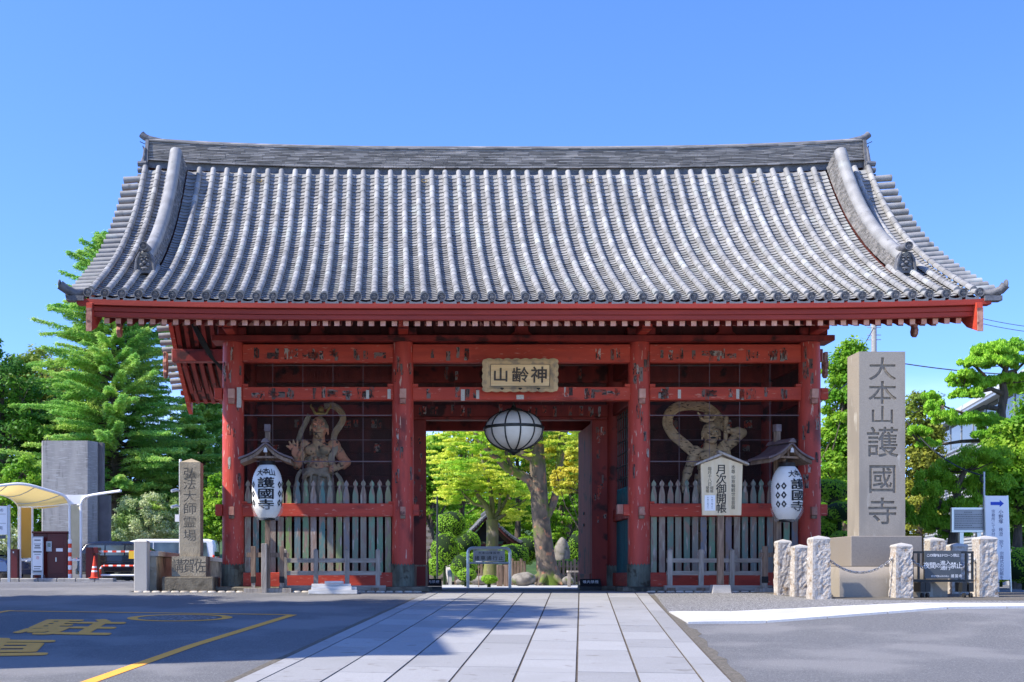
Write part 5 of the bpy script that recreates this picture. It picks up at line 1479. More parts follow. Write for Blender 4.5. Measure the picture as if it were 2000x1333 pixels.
Y = -1.2; s = F/(Y-CY); gz = 0
ib = thing('information_board', 'silver framed information board on two posts behind the bollards', 'information board', (X_(1891, Y), Y, G(8, Y)))
def lx4(px): return (px-1891)/s
m_board = M('silver_notice_face', (.33,.335,.34), (.28,.285,.29), 2, rough=.4, metal=.3)
B(lx4(1861), lx4(1922), -.03, .0, Z_(1036, Y), Z_(996, Y)).build('face', m_board, ib)
z0, z1 = Z_(1040, Y), Z_(992, Y)
fm = MB(); fm.box(lx4(1857), lx4(1925), -.05, .03, z1-.045, z1); fm.box(lx4(1857), lx4(1925), -.05, .03, z0, z0+.045); fm.box(lx4(1857), lx4(1857)+.045, -.05, .03, z0+.046, z1-.046); fm.box(lx4(1925)-.045, lx4(1925), -.05, .03, z0+.046, z1-.046)
fm.build('frame', m_steel, ib)
for px in (1877, 1911): B(lx4(px)-.045, lx4(px)+.045, -.03, .06, 0, z0-.002).build('post', m_steel, ib, bevel=.004)
lines = []
for k, t in enumerate(('護国寺からのお知らせ', '境内での撮影について', 'ご参拝の皆様へのお願い', '許可なき営業行為はお断りします', '大本山 護国寺')):
    pass
tl = MB()
for k in range(8):   # rows of print too small to read
    z = z1-.11-k*.048; x = lx4(1864)+ (0 if k else .2)
    while x < lx4(1919)-(.25 if k in (0, 6) else .02):
        w_ = R.uniform(.012, .03); tl.add([(x, -.033, z), (x+w_, -.033, z), (x+w_, -.033, z+.014), (x, -.033, z+.014)], [(0,1,2,3)]); x += w_+.012
tag(tl.build('print', m_signdark, ib), kind='stuff')

Y = -1.3; s = F/(Y-CY)
wb = thing('banner_sign', 'tall white banner sign with a blue arrow beside the last bollard', 'sign', (X_(1948, Y), Y, 0))
def lx5(px): return (px-1948)/s
zt, zb = Z_(969, Y), Z_(1132, Y)
MB().prism([(lx5(1927), zb), (lx5(1973), zb-.01), (lx5(1967), zt), (lx5(1923), zt)], -.02, .0).build('banner', m_white, wb)
for a, b_ in ((1924, 1929), (1968, 1975)): MB().tube([(lx5(a), .02, zt+.01), (lx5(b_), .02, 0)], .022, 8).build('leg', m_steel, wb)
m_blue = M('blue_print', (.01, .06, .45), rough=.5); m_navy = M('navy_print', (.02, .03, .12), rough=.5)
zA = Z_(984, Y); MB().prism([(-.16, zA-.035), (.04, zA-.035), (.04, zA-.075), (.13, zA), (.04, zA+.075), (.04, zA+.035), (-.16, zA+.035)], -.026, -.021).build('arrow', m_blue, wb)
c_ = column('小野塚', .045+.02, zt-.30, .095, .105, bold=.004)+column('幾澄', .065, zt-.69, .09, .10)+column('猊下', .075, zt-.96, .09, .10)+column('宗葬式の記帳を', .085, zt-1.22, .085, .088)
c_ += column('宗務所にて受付しております', -.10, zt-.30, .078, .084)
text(c_, 'lettering', m_navy, wb, (0, -.0225, 0))
wt = MB(); 
for k in range(4): wt.lathe([(.09, .0), (.12, .01), (.12, .06), (.09, .07)], 16, (0, 0, .0+k*.072))
wt.build('weight_block', m_galv, wb, loc=(lx5(1951), .25, 0))
np_ = thing('cable_post', 'slim grey pole with coiled cable behind the banner sign', 'pole', (X_(1922, 2), 2, 0))
MB().tube([(0, 0, 0), (0, 0, Z_(922, 2))], .025, 8).build('pole', m_galv, np_); MB().tube([(-.06+.05*cos(t)+.004*t, 0, Z_(935, 2)+.09*sin(t)) for t in np.linspace(0, 12, 40)], .012, 5).build('cable_coil', m_rubber, np_)

# ================================================================== SIGN FRAME IN THE PASSAGE AND SMALL THINGS THERE
Y = 8.6; s = F/(Y-CY)
sf = thing('no_vehicles_sign', 'steel hoop with a white no-vehicles sign standing inside the gateway', 'sign', (X_(955, Y), Y, 0))
w_ = 41/s; zt = Z_(1071, Y); pts = [(-w_, 0, 0), (-w_, 0, zt-.14)]+[(-w_+.14-.14*cos(t), 0, zt-.14+.14*sin(t)) for t in np.linspace(0.2, pi/2, 5)]+[(w_-.14+.14*sin(t), 0, zt-.14+.14*cos(t)) for t in np.linspace(0.0, pi/2-.1, 5)]+[(w_, 0, zt-.14), (w_, 0, 0)]
MB().tube(pts, .045, 10).build('hoop', m_steel, sf, smooth=60)
MB().tube([(-w_, 0, Z_(1100, Y)), (w_, 0, Z_(1100, Y))], .03, 8).build('cross_tube', m_steel, sf, smooth=60)
B(-31/s, 31/s, -.03, -.01, Z_(1097, Y), Z_(1075.5, Y)).build('panel', M('pale_grey_sign', (.55,.55,.53), rough=.5), sf, bevel=.004)
text(row('大本山護國寺', -.33, Z_(1080.5, Y), .11, .095, .075)+row('諸車通行止', -.45, Z_(1090.5, Y), .18, .14, .13, .004), 'lettering', m_ink, sf, (0, -.034, 0))
def foot_sign(px, Y, wpx, label):
    s = F/(Y-CY); o = thing('no_smoking_sign', label, 'sign', (X_(px, Y), Y, .01), 0, 'black no-smoking signs'); h_ = wpx/s/2
    MB().add([(-h_, -.10, .09), (h_, -.10, .09), (h_*.95, .02, .28), (-h_*.95, .02, .28), (-h_, -.06, .09), (h_, -.06, .09), (h_*.95, .05, .28), (-h_*.95, .05, .28)], [(0,1,2,3),(7,6,5,4),(0,4,5,1),(1,5,6,2),(2,6,7,3),(3,7,4,0)]).build('panel', m_signdark if False else m_ink, o)
    B(-h_, h_, -.08, .12, 0, .085).build('base', m_framedark, o)
    an = math.atan2(.12, .19)
    text(row('境内禁煙', -.20, .0, .10, .085, .09, .012), 'lettering', m_white, o, (0, -.053, .205), (-an, 0, 0))
    B(-h_*.9, h_*.9, -.071, -.068, .122, .126).build('line', m_gold, o, rot=(0, 0, 0))
foot_sign(1153, HD-.6, 42, 'low black no-smoking sign at the foot of the open door leaf')
foot_sign(843, HD+.6, 40, 'low black no-smoking sign inside the gateway next to the wooden stand')
ws = thing('wooden_stand', 'narrow open wooden stand against the gateway column', 'stand', (X_(822, .9), .9, .01))
for x in (-.12, .14): 
    for y in (0, .3): B(x-.02, x+.02, y, y+.04, 0, .62).build('leg', m_brownwood, ws)
for z in (.08, .58): B(-.14, .16, -.01, .35, z, z+.035).build('shelf', m_brownwood, ws)
um = thing('umbrella', 'closed umbrella with curved handle leaning in the wooden stand', 'umbrella', (X_(836, .9), 1.0, .02))
MB().tube([(0, 0, .1), (0, 0, .85)], .012, 6).build('shaft', m_ink, um); MB().tube([(0, 0, .1), (0, 0, .25), (0, 0, .68)], [.01, .035, .02], 8).build('canopy', m_darkred, um)
MB().tube([(0, 0, .85), (0, 0, .92), (.03, 0, .97), (.07, 0, .97), (.09, 0, .92)], .014, 6).build('handle', m_brownwood, um)
# cable bundle hanging under the left verge
cbn = MB(); 
for k in range(7): cbn.tube([(X_(372+k, -.5), -.6, Z_(627, -.5)), (X_(392+k*2, -.4), -.5, Z_(668+k, -.4)), (X_(412+k*1.5, -.3), -.4, Z_(700+k*1.5, -.3)), (X_(434, -.1), -.2, Z_(718+k, -.1))], .025, 5)
tag(cbn.build('cable_bundle', m_rubber, None, smooth=60), 'dark bundle of cables sagging under the eave to the corner column', 'cables')
# ================================================================== PLANTS
m_bark = M('brown_bark', (.13,.10,.075), (.07,.055,.04), 6, (3,3,.6), .95, .8, 14)
m_bark_z = M('mottled_grey_bark', (.17,.13,.095), (.085,.07,.055), 5, (1,1,.5), .95, .7, 12, c3=(.10,.15,.02), s3=1.1, thr3=(.50,.62), c4=(.30,.15,.09), s4=4, thr4=(.58,.66))
m_bark_m = M('mossy_bark', (.16,.17,.05), (.12,.11,.06), 3, (1,1,.4), .95, .7, 12, c3=(.24,.20,.15), s3=2, thr3=(.52,.66))
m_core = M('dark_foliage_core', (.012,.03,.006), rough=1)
LF = dict(
    cedar=leaf_mat('cedar_needles', (.19,.46,.09), (.38,.64,.14), (.50,.68,.16), .42, scale=.5),
    dark=leaf_mat('dark_evergreen_leaves', (.03,.11,.018), (.09,.24,.03), (.17,.38,.035), .35, scale=.35),
    olive=leaf_mat('olive_leaves', (.22,.26,.035), (.38,.38,.05), (.16,.26,.03), .4, scale=.3),
    bright=leaf_mat('bright_green_leaves', (.20,.42,.03), (.40,.58,.05), (.13,.34,.02), .45, scale=.7),
    maple=leaf_mat('yellow_green_maple_leaves', (.52,.66,.06), (.80,.80,.12), (.34,.60,.05), .55, scale=.55),
    yellow=leaf_mat('yellow_maple_leaves', (.62,.55,.05), (.72,.66,.10), (.48,.56,.06), .5, scale=.7),
    hedge=leaf_mat('clipped_shrub_leaves', (.18,.42,.025), (.36,.58,.04), (.27,.50,.03), .4, scale=1.5),
    pale=leaf_mat('variegated_leaves', (.38,.48,.16), (.66,.68,.42), (.22,.36,.08), .35, scale=.6),
    pine=leaf_mat('pine_needles', (.28,.58,.04), (.46,.72,.07), (.22,.50,.04), .35, scale=1.2),
)
def leaf_mesh(name, P_, Nn, size, mat, aspect=.55, jit=.7, sz=.35, along=None):
    n = len(P_)
    Nn = Nn + NR.normal(0, jit, (n, 3)); Nn /= np.linalg.norm(Nn, axis=1, keepdims=True)+1e-9
    r = NR.normal(0, 1, (n, 3)) if along is None else along+NR.normal(0, .22, (n, 3))
    t = r-(r*Nn).sum(1, keepdims=True)*Nn; t /= np.linalg.norm(t, axis=1, keepdims=True)+1e-9
    b = np.cross(Nn, t); s = size*(1+NR.uniform(-sz, sz, (n, 1)))
    V = np.stack([P_-t*s*.5, P_+b*s*aspect*.5, P_+t*s*.5, P_-b*s*aspect*.5], 1).reshape(-1, 3)
    me = bpy.data.meshes.new(name); me.vertices.add(4*n); me.vertices.foreach_set('co', V.ravel())
    me.loops.add(4*n); me.loops.foreach_set('vertex_index', np.arange(4*n, dtype=np.int32))
    me.polygons.add(n); me.polygons.foreach_set('loop_start', np.arange(0, 4*n, 4, dtype=np.int32))
    me.update(calc_edges=True); me.materials.append(mat)
    return me
def shell(c, r, n, inner=.72, top=0.0):
    d = NR.normal(0, 1, (n, 3)); d /= np.linalg.norm(d, axis=1, keepdims=True)
    if top: d[:, 2] = np.where(d[:, 2] < -top, -d[:, 2]*.3, d[:, 2])
    k = NR.uniform(inner, 1.0, (n, 1))
    return np.array(c)+d*k*np.array(r), d
def clumps(bigs, ncl, cr, nl, flat=.65, inner=.55):
    """small leaf clumps spread through big ellipsoids -> points, normals, clump centres"""
    vol = np.array([r[0]*r[1]+r[0]*r[2]+r[1]*r[2] for c, r in bigs]); vol /= vol.sum()
    Ps, Ns, Cs = [], [], []
    for (c, r), f in zip(bigs, vol):
        cc, dd = shell(c, r, max(2, int(ncl*f)), inner)
        for q, d in zip(cc, dd):
            s_ = cr*NR.uniform(.6, 1.35)
            p, nn_ = shell(q, (s_, s_, s_*flat), int(nl*NR.uniform(.6, 1.4)), .35)
            Ps.append(p); Ns.append(nn_*.6+d*.4+np.array([0, 0, .5])); Cs.append(q)
    return np.concatenate(Ps), np.concatenate(Ns), Cs
def limbs(mb, frm, Cs, n, r0, r1=.02):
    idx = NR.choice(len(Cs), min(n, len(Cs)), replace=False)
    for i in idx:
        a = Vector(frm[NR.integers(len(frm))]); b = Vector(Cs[i]); m = a.lerp(b, .5)+Vector((NR.normal(0, .15), NR.normal(0, .15), NR.uniform(.0, .3)))*(b-a).length*.4
        mb.tube([a, a.lerp(m, .5)+Vector((0, 0, .02)), m, b], [r0, r0*.75, r0*.5, r1], 6)
def tree(name, label, loc, bigs, ncl, cr, nl, lsz, leaf, trunk=None, r=.16, bark=None, group=None, flat=.65, inner=.55, nlimb=14, cat='tree', aspect=.55, core=None):
    t = thing(name, label, cat, loc, 0, group)
    P_, N_, Cs = clumps(bigs, ncl, cr, nl, flat, inner)
    link(bpy.data.objects.new('crown', leaf_mesh('crown', P_, N_, lsz, LF[leaf], aspect)), t)
    if trunk is None:
        c, rr = bigs[0]; trunk = [(0, 0, -.2), (.05, 0, max(.3, c[2]*.5)), (c[0]*.6, c[1]*.5, c[2]+rr[2]*.3)]
    mb = MB(); k = len(trunk)
    mb.tube(trunk, [r*(1.35 if i == 0 else 1-.6*i/(k-1)) for i in range(k)], 10)
    limbs(mb, trunk[1:], Cs, nlimb, r*.35)
    mb.build('trunk', bark or m_bark, t, smooth=60)
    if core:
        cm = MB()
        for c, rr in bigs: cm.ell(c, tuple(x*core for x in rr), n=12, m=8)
        cm.build('dark_inner_core', m_core, t, smooth=80)  # solid dark fill in place of the crown's inner shade
    return t
def at(px, Y, gz=0.0): return (X_(px, Y), Y, gz)
def E_(px0, Y, px, py, rx, rz, ry=None, dy=0):
    s = F/(Y-CY); return ((( px-px0)/s, dy, CZ+(1128-py)/s), (rx/s, (ry or rx)/s, rz/s))

# --- left: tall cedar
def cedar(label, px, Y, top, half, base, gz=.15, nb=150, leaf='cedar'):
    s = F/(Y-CY); t = thing('cedar_tree', label, 'tree', at(px, Y, gz))
    H = CZ+(1128-top)/s-gz; Rm = half/s; zb = CZ+(1128-base)/s-gz
    mb = MB(); mb.tube([(0, 0, 0), (.05, 0, H*.4), (0, 0, H*.8), (0, 0, H)], [.28, .2, .10, .02], 8)
    Ps, Ns, Al = [], [], []
    for k in range(nb):
        f = (k+.5)/nb; z = zb+(H-zb)*f**1.05; az = k*2.399+NR.uniform(-.3, .3)
        L_ = Rm*(1-f)**.55*NR.uniform(.5, 1.2)*(1.0 if f > .08 else .85)+.25
        d = Vector((cos(az), sin(az), 0)); pts = []
        rise = NR.uniform(-.08, .30)+f*.5
        for i in range(8):
            u = i/7; pts.append(Vector((0, 0, z))+d*(L_*u)+Vector((0, 0, L_*(rise*u-.30*u*u+.08*u**4))))
        mb.tube([pts[0], pts[3], pts[7]], [.05*(1-f)+.015, .03, .008], 4, False)
        n_tw = int(9+L_*9)
        for j in range(n_tw):
            u = .22+.78*(j+.5)/n_tw; q = pts[0].lerp(pts[7], u); i0 = min(6, int(u*7)); q = pts[i0].lerp(pts[i0+1], u*7-i0)
            for sd in (-1, 1):
                side = Vector((-d.y, d.x, 0))*sd; tw = (d*.75+side*.8).normalized(); tl = (.18+.55*(1-u)*min(1, L_/2.5))*NR.uniform(.7, 1.2)
                m = 14; uu = NR.uniform(0, 1, m)[:, None]
                p = np.array(q)+np.array(tw)*tl*uu+np.array([[0, 0, 1]])*(-.38*tl*uu**2)+NR.normal(0, .05, (m, 3))
                Ps.append(p); Ns.append(np.tile([0, 0, 1.0], (m, 1))+NR.normal(0, .3, (m, 3))); Al.append(np.tile(np.array(tw)+np.array([0, 0, -.25]), (m, 1)))
    mb.build('trunk', m_bark, t, smooth=60)
    me = leaf_mesh('crown', np.concatenate(Ps), np.concatenate(Ns), .17, LF[leaf], .28, .4, .5, np.concatenate(Al))
    link(bpy.data.objects.new('crown', me), t)
    return t
cedar('tall layered cedar with drooping bright sprays behind the parking lot, beside the gate eave', 222, 39, 462, 205, 985, nb=420)
cedar('darker smaller cedar filling in behind the corner column of the gate', 395, 43, 700, 95, 1000, nb=200)
g1 = 'dark trees behind the parking lot'
tree('evergreen_tree', 'dark evergreen tree at the very edge, its crown highest over the canopy', at(5, 40, .15), [E_(5, 40, 0, 770, 70, 105), E_(5, 40, 30, 880, 95, 90), E_(5, 40, -50, 820, 70, 120)], 230, .55, 95, .22, 'dark', r=.3, group=g1)
tree('evergreen_tree', 'dark evergreen tree with deep shade above the concrete tower', at(110, 44, .15), [E_(110, 44, 105, 810, 85, 85), E_(110, 44, 110, 900, 110, 85), E_(110, 44, 170, 860, 70, 80)], 260, .6, 100, .22, 'dark', r=.3, group=g1)
tree('evergreen_tree', 'dark evergreen tree seen between the cedar and the gate column', at(400, 48, .15), [E_(400, 48, 400, 900, 70, 110), E_(400, 48, 330, 950, 100, 90)], 170, .6, 95, .24, 'dark', r=.3, group=g1)
tree('evergreen_tree', 'dark evergreen tree hidden low behind the tall cedar', at(230, 46, .15), [E_(230, 46, 230, 960, 120, 80), E_(230, 46, 180, 900, 60, 90)], 200, .6, 95, .24, 'dark', r=.3, group=g1)
tree('olive_tree', 'broad olive brown tree crown against the sky behind the dark trees', at(85, 60, .15), [E_(85, 60, 75, 745, 75, 70), E_(85, 60, 150, 790, 70, 85), E_(85, 60, 40, 790, 60, 80)], 210, .7, 100, .26, 'olive', r=.35)
tree('leafy_shrub', 'bright yellow green shrub beside the concrete tower, behind the canopy', at(40, 27, .15), [E_(40, 27, 45, 945, 42, 52), E_(40, 27, 20, 1010, 50, 50), E_(40, 27, 72, 1000, 32, 60)], 150, .34, 90, .15, 'bright', r=.1, cat='shrub')
tree('leafy_shrub', 'loose shrub with cream variegated leaves between the tower and the stone pillar', at(290, 35, .15), [E_(290, 35, 290, 1012, 62, 52), E_(290, 35, 245, 1040, 38, 36), E_(290, 35, 335, 1030, 38, 50)], 190, .34, 90, .15, 'pale', r=.08, cat='shrub', aspect=.4)
tree('leafy_shrub', 'bright yellow green shrub squeezed between the stone pillar and the gate', at(425, 34, .15), [E_(425, 34, 425, 975, 26, 45), E_(425, 34, 412, 1030, 30, 45), E_(425, 34, 440, 1010, 30, 60)], 130, .34, 90, .17, 'bright', r=.08, cat='shrub')
tree('leafy_shrub', 'low yellowish shrub at the edge of the lot under the parking sign', at(15, 24, .15), [E_(15, 24, 10, 1058, 60, 26)], 60, .25, 80, .12, 'pale', r=.05, cat='shrub')

# --- seen through the gateway
Yt = 20; s_ = F/(Yt-CY)
def W(px, py, dy=0, px0=1072): return ((px-px0)/s_, dy, CZ+(1128-py)/s_-.05)
bt = thing('zelkova_tree', 'big mottled tree trunk with mossy forks behind the no-vehicles sign', 'tree', (X_(1072, Yt), Yt, .05))
mb = MB()
mb.tube([W(1074, 1146), W(1072, 1128), W(1066, 1095), W(1060, 1050), W(1055, 1000), W(1052, 950), W(1050, 905), W(1048, 860), W(1044, 810), W(1040, 740)], [.56, .46, .385, .36, .345, .33, .31, .27, .22, .16], 18)
for k in range(6): an = k*1.05; mb.tube([W(1072, 1115), (W(1072, 1140)[0]+.55*cos(an), .5*sin(an), .22), (W(1072, 1140)[0]+.9*cos(an), .8*sin(an), .0)], [.2, .15, .05], 6)
mb.tube([W(1050, 965), W(1035, 938), W(1012, 925), W(990, 915), W(968, 893), W(940, 868), W(915, 820)], [.24, .20, .17, .15, .12, .09, .05], 10)
mb.tube([W(1050, 915), W(1040, 895), W(1018, 886), W(1000, 880), W(985, 850), W(975, 800)], [.2, .17, .13, .12, .09, .05], 10)
mb.tube([W(1066, 1010), W(1080, 985), W(1088, 955), W(1092, 915), W(1097, 870), W(1104, 830), W(1112, 760)], [.20, .16, .15, .15, .16, .15, .1], 10)
mb.tube([W(1000, 918), W(990, 890), W(982, 860), W(970, 830)], [.09, .07, .05, .03], 6)
mb.build('trunk', m_bark_z, bt, smooth=60)
P_, N_, Cs = clumps([E_(1072, Yt, 985, 860, 130, 52, 130), E_(1072, Yt, 1105, 850, 75, 45, 110), E_(1072, Yt, 900, 890, 75, 60, 110), E_(1072, Yt, 1050, 760, 190, 60, 150)], 330, .30, 62, .11, .3)
link(bpy.data.objects.new('crown', leaf_mesh('crown', P_, N_, .13, LF['maple'], .6, .55)), bt)
Yt = 23; s_ = F/(Yt-CY)
def W2(px, py, dy=0): return W(px, py, dy, 960)
mt = thing('maple_tree', 'mossy leaning maple with spreading limbs in front of the little roofed pavilion', 'tree', (X_(960, Yt), Yt, .05))
mb = MB()
mb.tube([W2(956, 1142), W2(958, 1125), W2(961, 1080), W2(962, 1040), W2(961, 1015)], [.46, .33, .26, .25, .25], 14)
for pth, r_ in (([(961, 1020), (950, 990), (935, 970), (925, 945), (905, 925)], .15), ([(961, 1018), (962, 985), (956, 950), (946, 920), (938, 880)], .13), ([(961, 1020), (978, 995), (990, 975), (1000, 950)], .12), ([(962, 1022), (985, 1005), (1008, 990), (1028, 975)], .11), ([(975, 1000), (978, 960), (985, 935)], .08), ([(950, 990), (925, 985), (900, 960), (885, 955)], .08)):
    mb.tube([W2(*p, R.uniform(-.3, .3) if i else 0) for i, p in enumerate(pth)], [r_*(1-.7*i/(len(pth)-1)) for i in range(len(pth))], 8)
mb.build('trunk', m_bark_m, mt, smooth=60)
P_, N_, Cs = clumps([E_(960, Yt, 915, 925, 85, 35, 100), E_(960, Yt, 960, 945, 70, 38, 100), E_(960, Yt, 1010, 960, 55, 32, 90), E_(960, Yt, 880, 965, 55, 25, 80), E_(960, Yt, 1005, 1010, 38, 22, 60)], 300, .28, 58, .12, .3)
link(bpy.data.objects.new('crown', leaf_mesh('crown', P_, N_, .125, LF['maple'], .6, .55)), mt)
tree('maple_tree', 'bright yellow maple boughs right of the big mottled trunk', at(1115, 15, .05), [E_(1115, 15, 1108, 935, 34, 26), E_(1115, 15, 1130, 900, 30, 40), E_(1115, 15, 1095, 958, 22, 14)], 75, .24, 60, .13, 'yellow', flat=.2, r=.07, trunk=[(.6, 0, 0), (.55, 0, 1.5), (.4, 0, 3.2)])
tree('maple_tree', 'green maple hanging low behind the big trunk over the standing rock', at(1100, 28, .05), [E_(1100, 28, 1095, 1000, 45, 40), E_(1100, 28, 1075, 1040, 30, 22), E_(1100, 28, 1120, 960, 40, 50)], 140, .32, 70, .14, 'bright', flat=.2, r=.12)
for i, (px, py, rx, rz, Y, lf, lb_) in enumerate(((900, 870, 120, 110, 40, 'maple', 'pale yellow green tree high behind the maple in the gateway'), (1010, 900, 110, 120, 44, 'bright', 'fresh green tree deep in the garden behind the forked trunk'), (1110, 900, 100, 130, 42, 'yellow', 'yellowish tree deep in the garden at the side of the door leaf'),
        (840, 940, 70, 90, 38, 'bright', 'fresh green tree above the stone stairs'), (960, 1010, 120, 60, 48, 'bright', 'fresh green tree filling the gap behind the pavilion'), (1080, 1040, 90, 60, 46, 'bright', 'fresh green tree filling the gap behind the standing rock'), (1180, 960, 90, 150, 40, 'dark', 'dark tree hidden behind the door jamb'))):
    tree('garden_tree', lb_, at(px, Y, .1), [E_(px, Y, px, py, rx, rz), E_(px, Y, px+rx*.4, py-rz*.3, rx*.7, rz*.7)], 190, .5, 70, .2, lf, r=.22, flat=.35, inner=.2)
def clipped(px, py, rx, rz, Y, label, leaf='hedge', group='clipped shrubs in the garden', sz=.07, n=None, name='clipped_shrub'):
    s = F/(Y-CY); zc = CZ+(1128-py)/s; c = (0, 0, zc); r = (rx/s, rx/s*.9, rz/s)
    o = thing(name, label, 'shrub', (X_(px, Y), Y, 0), 0, group)
    n = n or int(min(9000, 500+2600*(r[0]*r[2]+r[0]*r[0])))
    P_, N_ = shell(c, r, n, .93)
    bump = 1+.07*np.sin(P_[:, :1]*4+P_[:, 1:2]*5+px)+.06*np.sin(P_[:, 2:3]*5+P_[:, :1]*3+px*2)+.04*np.sin(P_[:, :1]*13+P_[:, 2:3]*11)
    P_ = np.array(c)+(P_-np.array(c))*bump
    link(bpy.data.objects.new('foliage', leaf_mesh('foliage', P_, N_*1.3, sz, LF[leaf], .6, .5)), o)
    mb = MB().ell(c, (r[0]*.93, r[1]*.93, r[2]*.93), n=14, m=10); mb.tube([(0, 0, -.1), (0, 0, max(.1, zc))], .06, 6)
    mb.build('dark_core_stem', m_core, o, smooth=80)  # stem plus solid dark core: closes see-through gaps, inner shade painted as colour
    return o
gs = [(880, 1025, 30, 28, 26, 'round clipped shrub highest up the bank by the stairs'), (868, 1075, 28, 34, 24, 'large round clipped shrub next to the stair kerb'), (912, 1062, 26, 24, 28, 'round clipped shrub partly under the pavilion roof edge'), (905, 1105, 26, 24, 21, 'low clipped shrub between the stairs and the maple'),
      (910, 1124, 20, 14, 15, 'small yellow green clipped shrub near the sign hoop foot'), (955, 1132, 16, 8, 12, 'tiny clipped plant under the sign panel'), (1000, 1085, 36, 22, 26, 'wide clipped shrub between the two trunks'), (1025, 1075, 30, 26, 30, 'tall clipped shrub just left of the big trunk'), (1100, 1112, 48, 18, 24, 'long bright clipped hedge right of the big trunk'),
      (1125, 1080, 30, 40, 30, 'dark green clipped shrub behind the door leaf'), (850, 1108, 16, 18, 20, 'small clipped shrub at the foot of the stairs'), (935, 1095, 22, 22, 25, 'clipped shrub directly behind the mossy maple trunk')]
for a in gs: clipped(*a)
# fallback greenery on the slope behind
hill = MB(); hx = np.linspace(-30, 40, 15); hy = np.linspace(50, 130, 9)
for y in hy:
    for x in hx: hill.v.append((x, y, .0+(y-50)*.13+.5*sin(x*.4)+.4*cos(y*.3) if y > 50 else -.3))
for j in range(8):
    for i in range(14): a = j*15+i; hill.f.append((a, a+1, a+16, a+15))
tag(hill.build('hill', M('leafy_ground', (.03,.07,.015), (.05,.1,.02), 1.5, rough=1, bump=1, bscale=2), None, smooth=80), kind='structure')
for i, (px, w_, top, Y, lf, lb_) in enumerate(((700, 140, 850, 75, 'dark', 'far dark tree hidden behind the open-palm guardian bay'), (980, 160, 830, 78, 'olive', 'far olive tree closing the view through the gateway'), (1120, 120, 850, 72, 'olive', 'far olive tree closing the view beside the door leaf'), (840, 110, 860, 70, 'bright', 'far green tree closing the view above the stairs'),
     (1640, 90, 900, 70, 'dark', 'far dark tree low behind the tall stone monument'), (-60, 120, 760, 62, 'dark', 'far dark tree beyond the edge of the parking lot'), (1400, 150, 900, 76, 'dark', 'far dark tree hidden behind the notice board bay'))):
    tree('distant_tree', lb_, at(px, Y, 1), [E_(px, Y, px, (top+1110)/2, w_, (1110-top)/2)], 200, .8, 80, .32, lf, r=.3, inner=.3)

# --- right side
tree('conical_tree', 'tall narrow bright green tree rising between the gate and the stone monument', at(1650, 16, 0), [E_(1650, 16, 1655, 800, 42, 150), E_(1650, 16, 1640, 930, 55, 120), E_(1650, 16, 1668, 720, 24, 75)], 300, .34, 90, .15, 'bright', r=.14)
for i, a in enumerate(((1620, 960, 36, 24, 9, 'round clipped pine pad shrub behind the gate corner, uppermost'), (1640, 1000, 32, 20, 8, 'round clipped shrub half behind the monument edge'), (1612, 1030, 34, 24, 8.5, 'round clipped shrub low behind the corner column'), (1650, 1062, 30, 26, 7.5, 'round clipped shrub low behind the monument base'))):
    clipped(*a, leaf='hedge', group='clipped shrubs right of the gate', sz=.08)
tree('olive_tree', 'olive yellow tree just right of the tall stone monument', at(1795, 24, 0), [E_(1795, 24, 1800, 815, 38, 60), E_(1795, 24, 1775, 900, 50, 80), E_(1795, 24, 1815, 880, 30, 60), E_(1795, 24, 1780, 1000, 60, 60)], 240, .4, 80, .17, 'olive', r=.16)
# cloud-pruned pine
def pad_tree(label, px0, Y, trunk, branches, pads, name='pine_tree', leaf='pine', sz=.12):
    s = F/(Y-CY); t = thing(name, label, 'tree', at(px0, Y, 0))
    def Q(px, py, dy=0): return Vector(((px-px0)/s, dy, CZ+(1128-py)/s))
    mb = MB(); mb.tube([Q(*p) for p in trunk], [.20*(1-.65*i/(len(trunk)-1)) for i in range(len(trunk))], 10)
    for b in branches: mb.tube([Q(*p) for p in b], [.085*(1-.72*i/(len(b)-1)) for i in range(len(b))], 7)
    Ps, Ns, Al = [], [], []
    for (px, py, rx, rz) in pads:
        rz *= 1.35; rx *= 1.08
        dy = R.uniform(-.6, .6); c = Q(px, py, dy)
        n = int(900+rx*44); k = int(8+rx/4)
        for j in range(k):
            an = R.uniform(0, 2*pi); rr = R.uniform(0, .8)**.5; cc = c+Vector((rr*rx/s*cos(an), rr*rx/s*.8*sin(an), (rz/s)*(.55*(1-rr)+R.uniform(-.45, .35))))
            p, d = shell(cc, (rx/s*R.uniform(.20, .34), rx/s*.30, rz/s*R.uniform(.5, .75)), n//k*2, .5, .25)
            Ps.append(p); Ns.append(d+NR.normal(0, .8, d.shape)); Al.append(d*.6+np.array([0, 0, 1.0]))
        near = min([Q(*p) for b in branches for p in b]+[Q(*p) for p in trunk[1:]], key=lambda v: (v-c).length)
        for j in range(4): 
            e = c+Vector((R.uniform(-.6, .6)*rx/s, R.uniform(-.4, .4)*rx/s, -.02)); mb.tube([near, near.lerp(e, .5)+Vector((0, 0, -.05)), e], [.03, .022, .008], 5, False)
    mb.build('trunk', m_bark, t, smooth=60)
    link(bpy.data.objects.new('crown', leaf_mesh('crown', np.concatenate(Ps), np.concatenate(Ns), sz, LF[leaf], .3, .4, .3, np.concatenate(Al))), t)
    return t
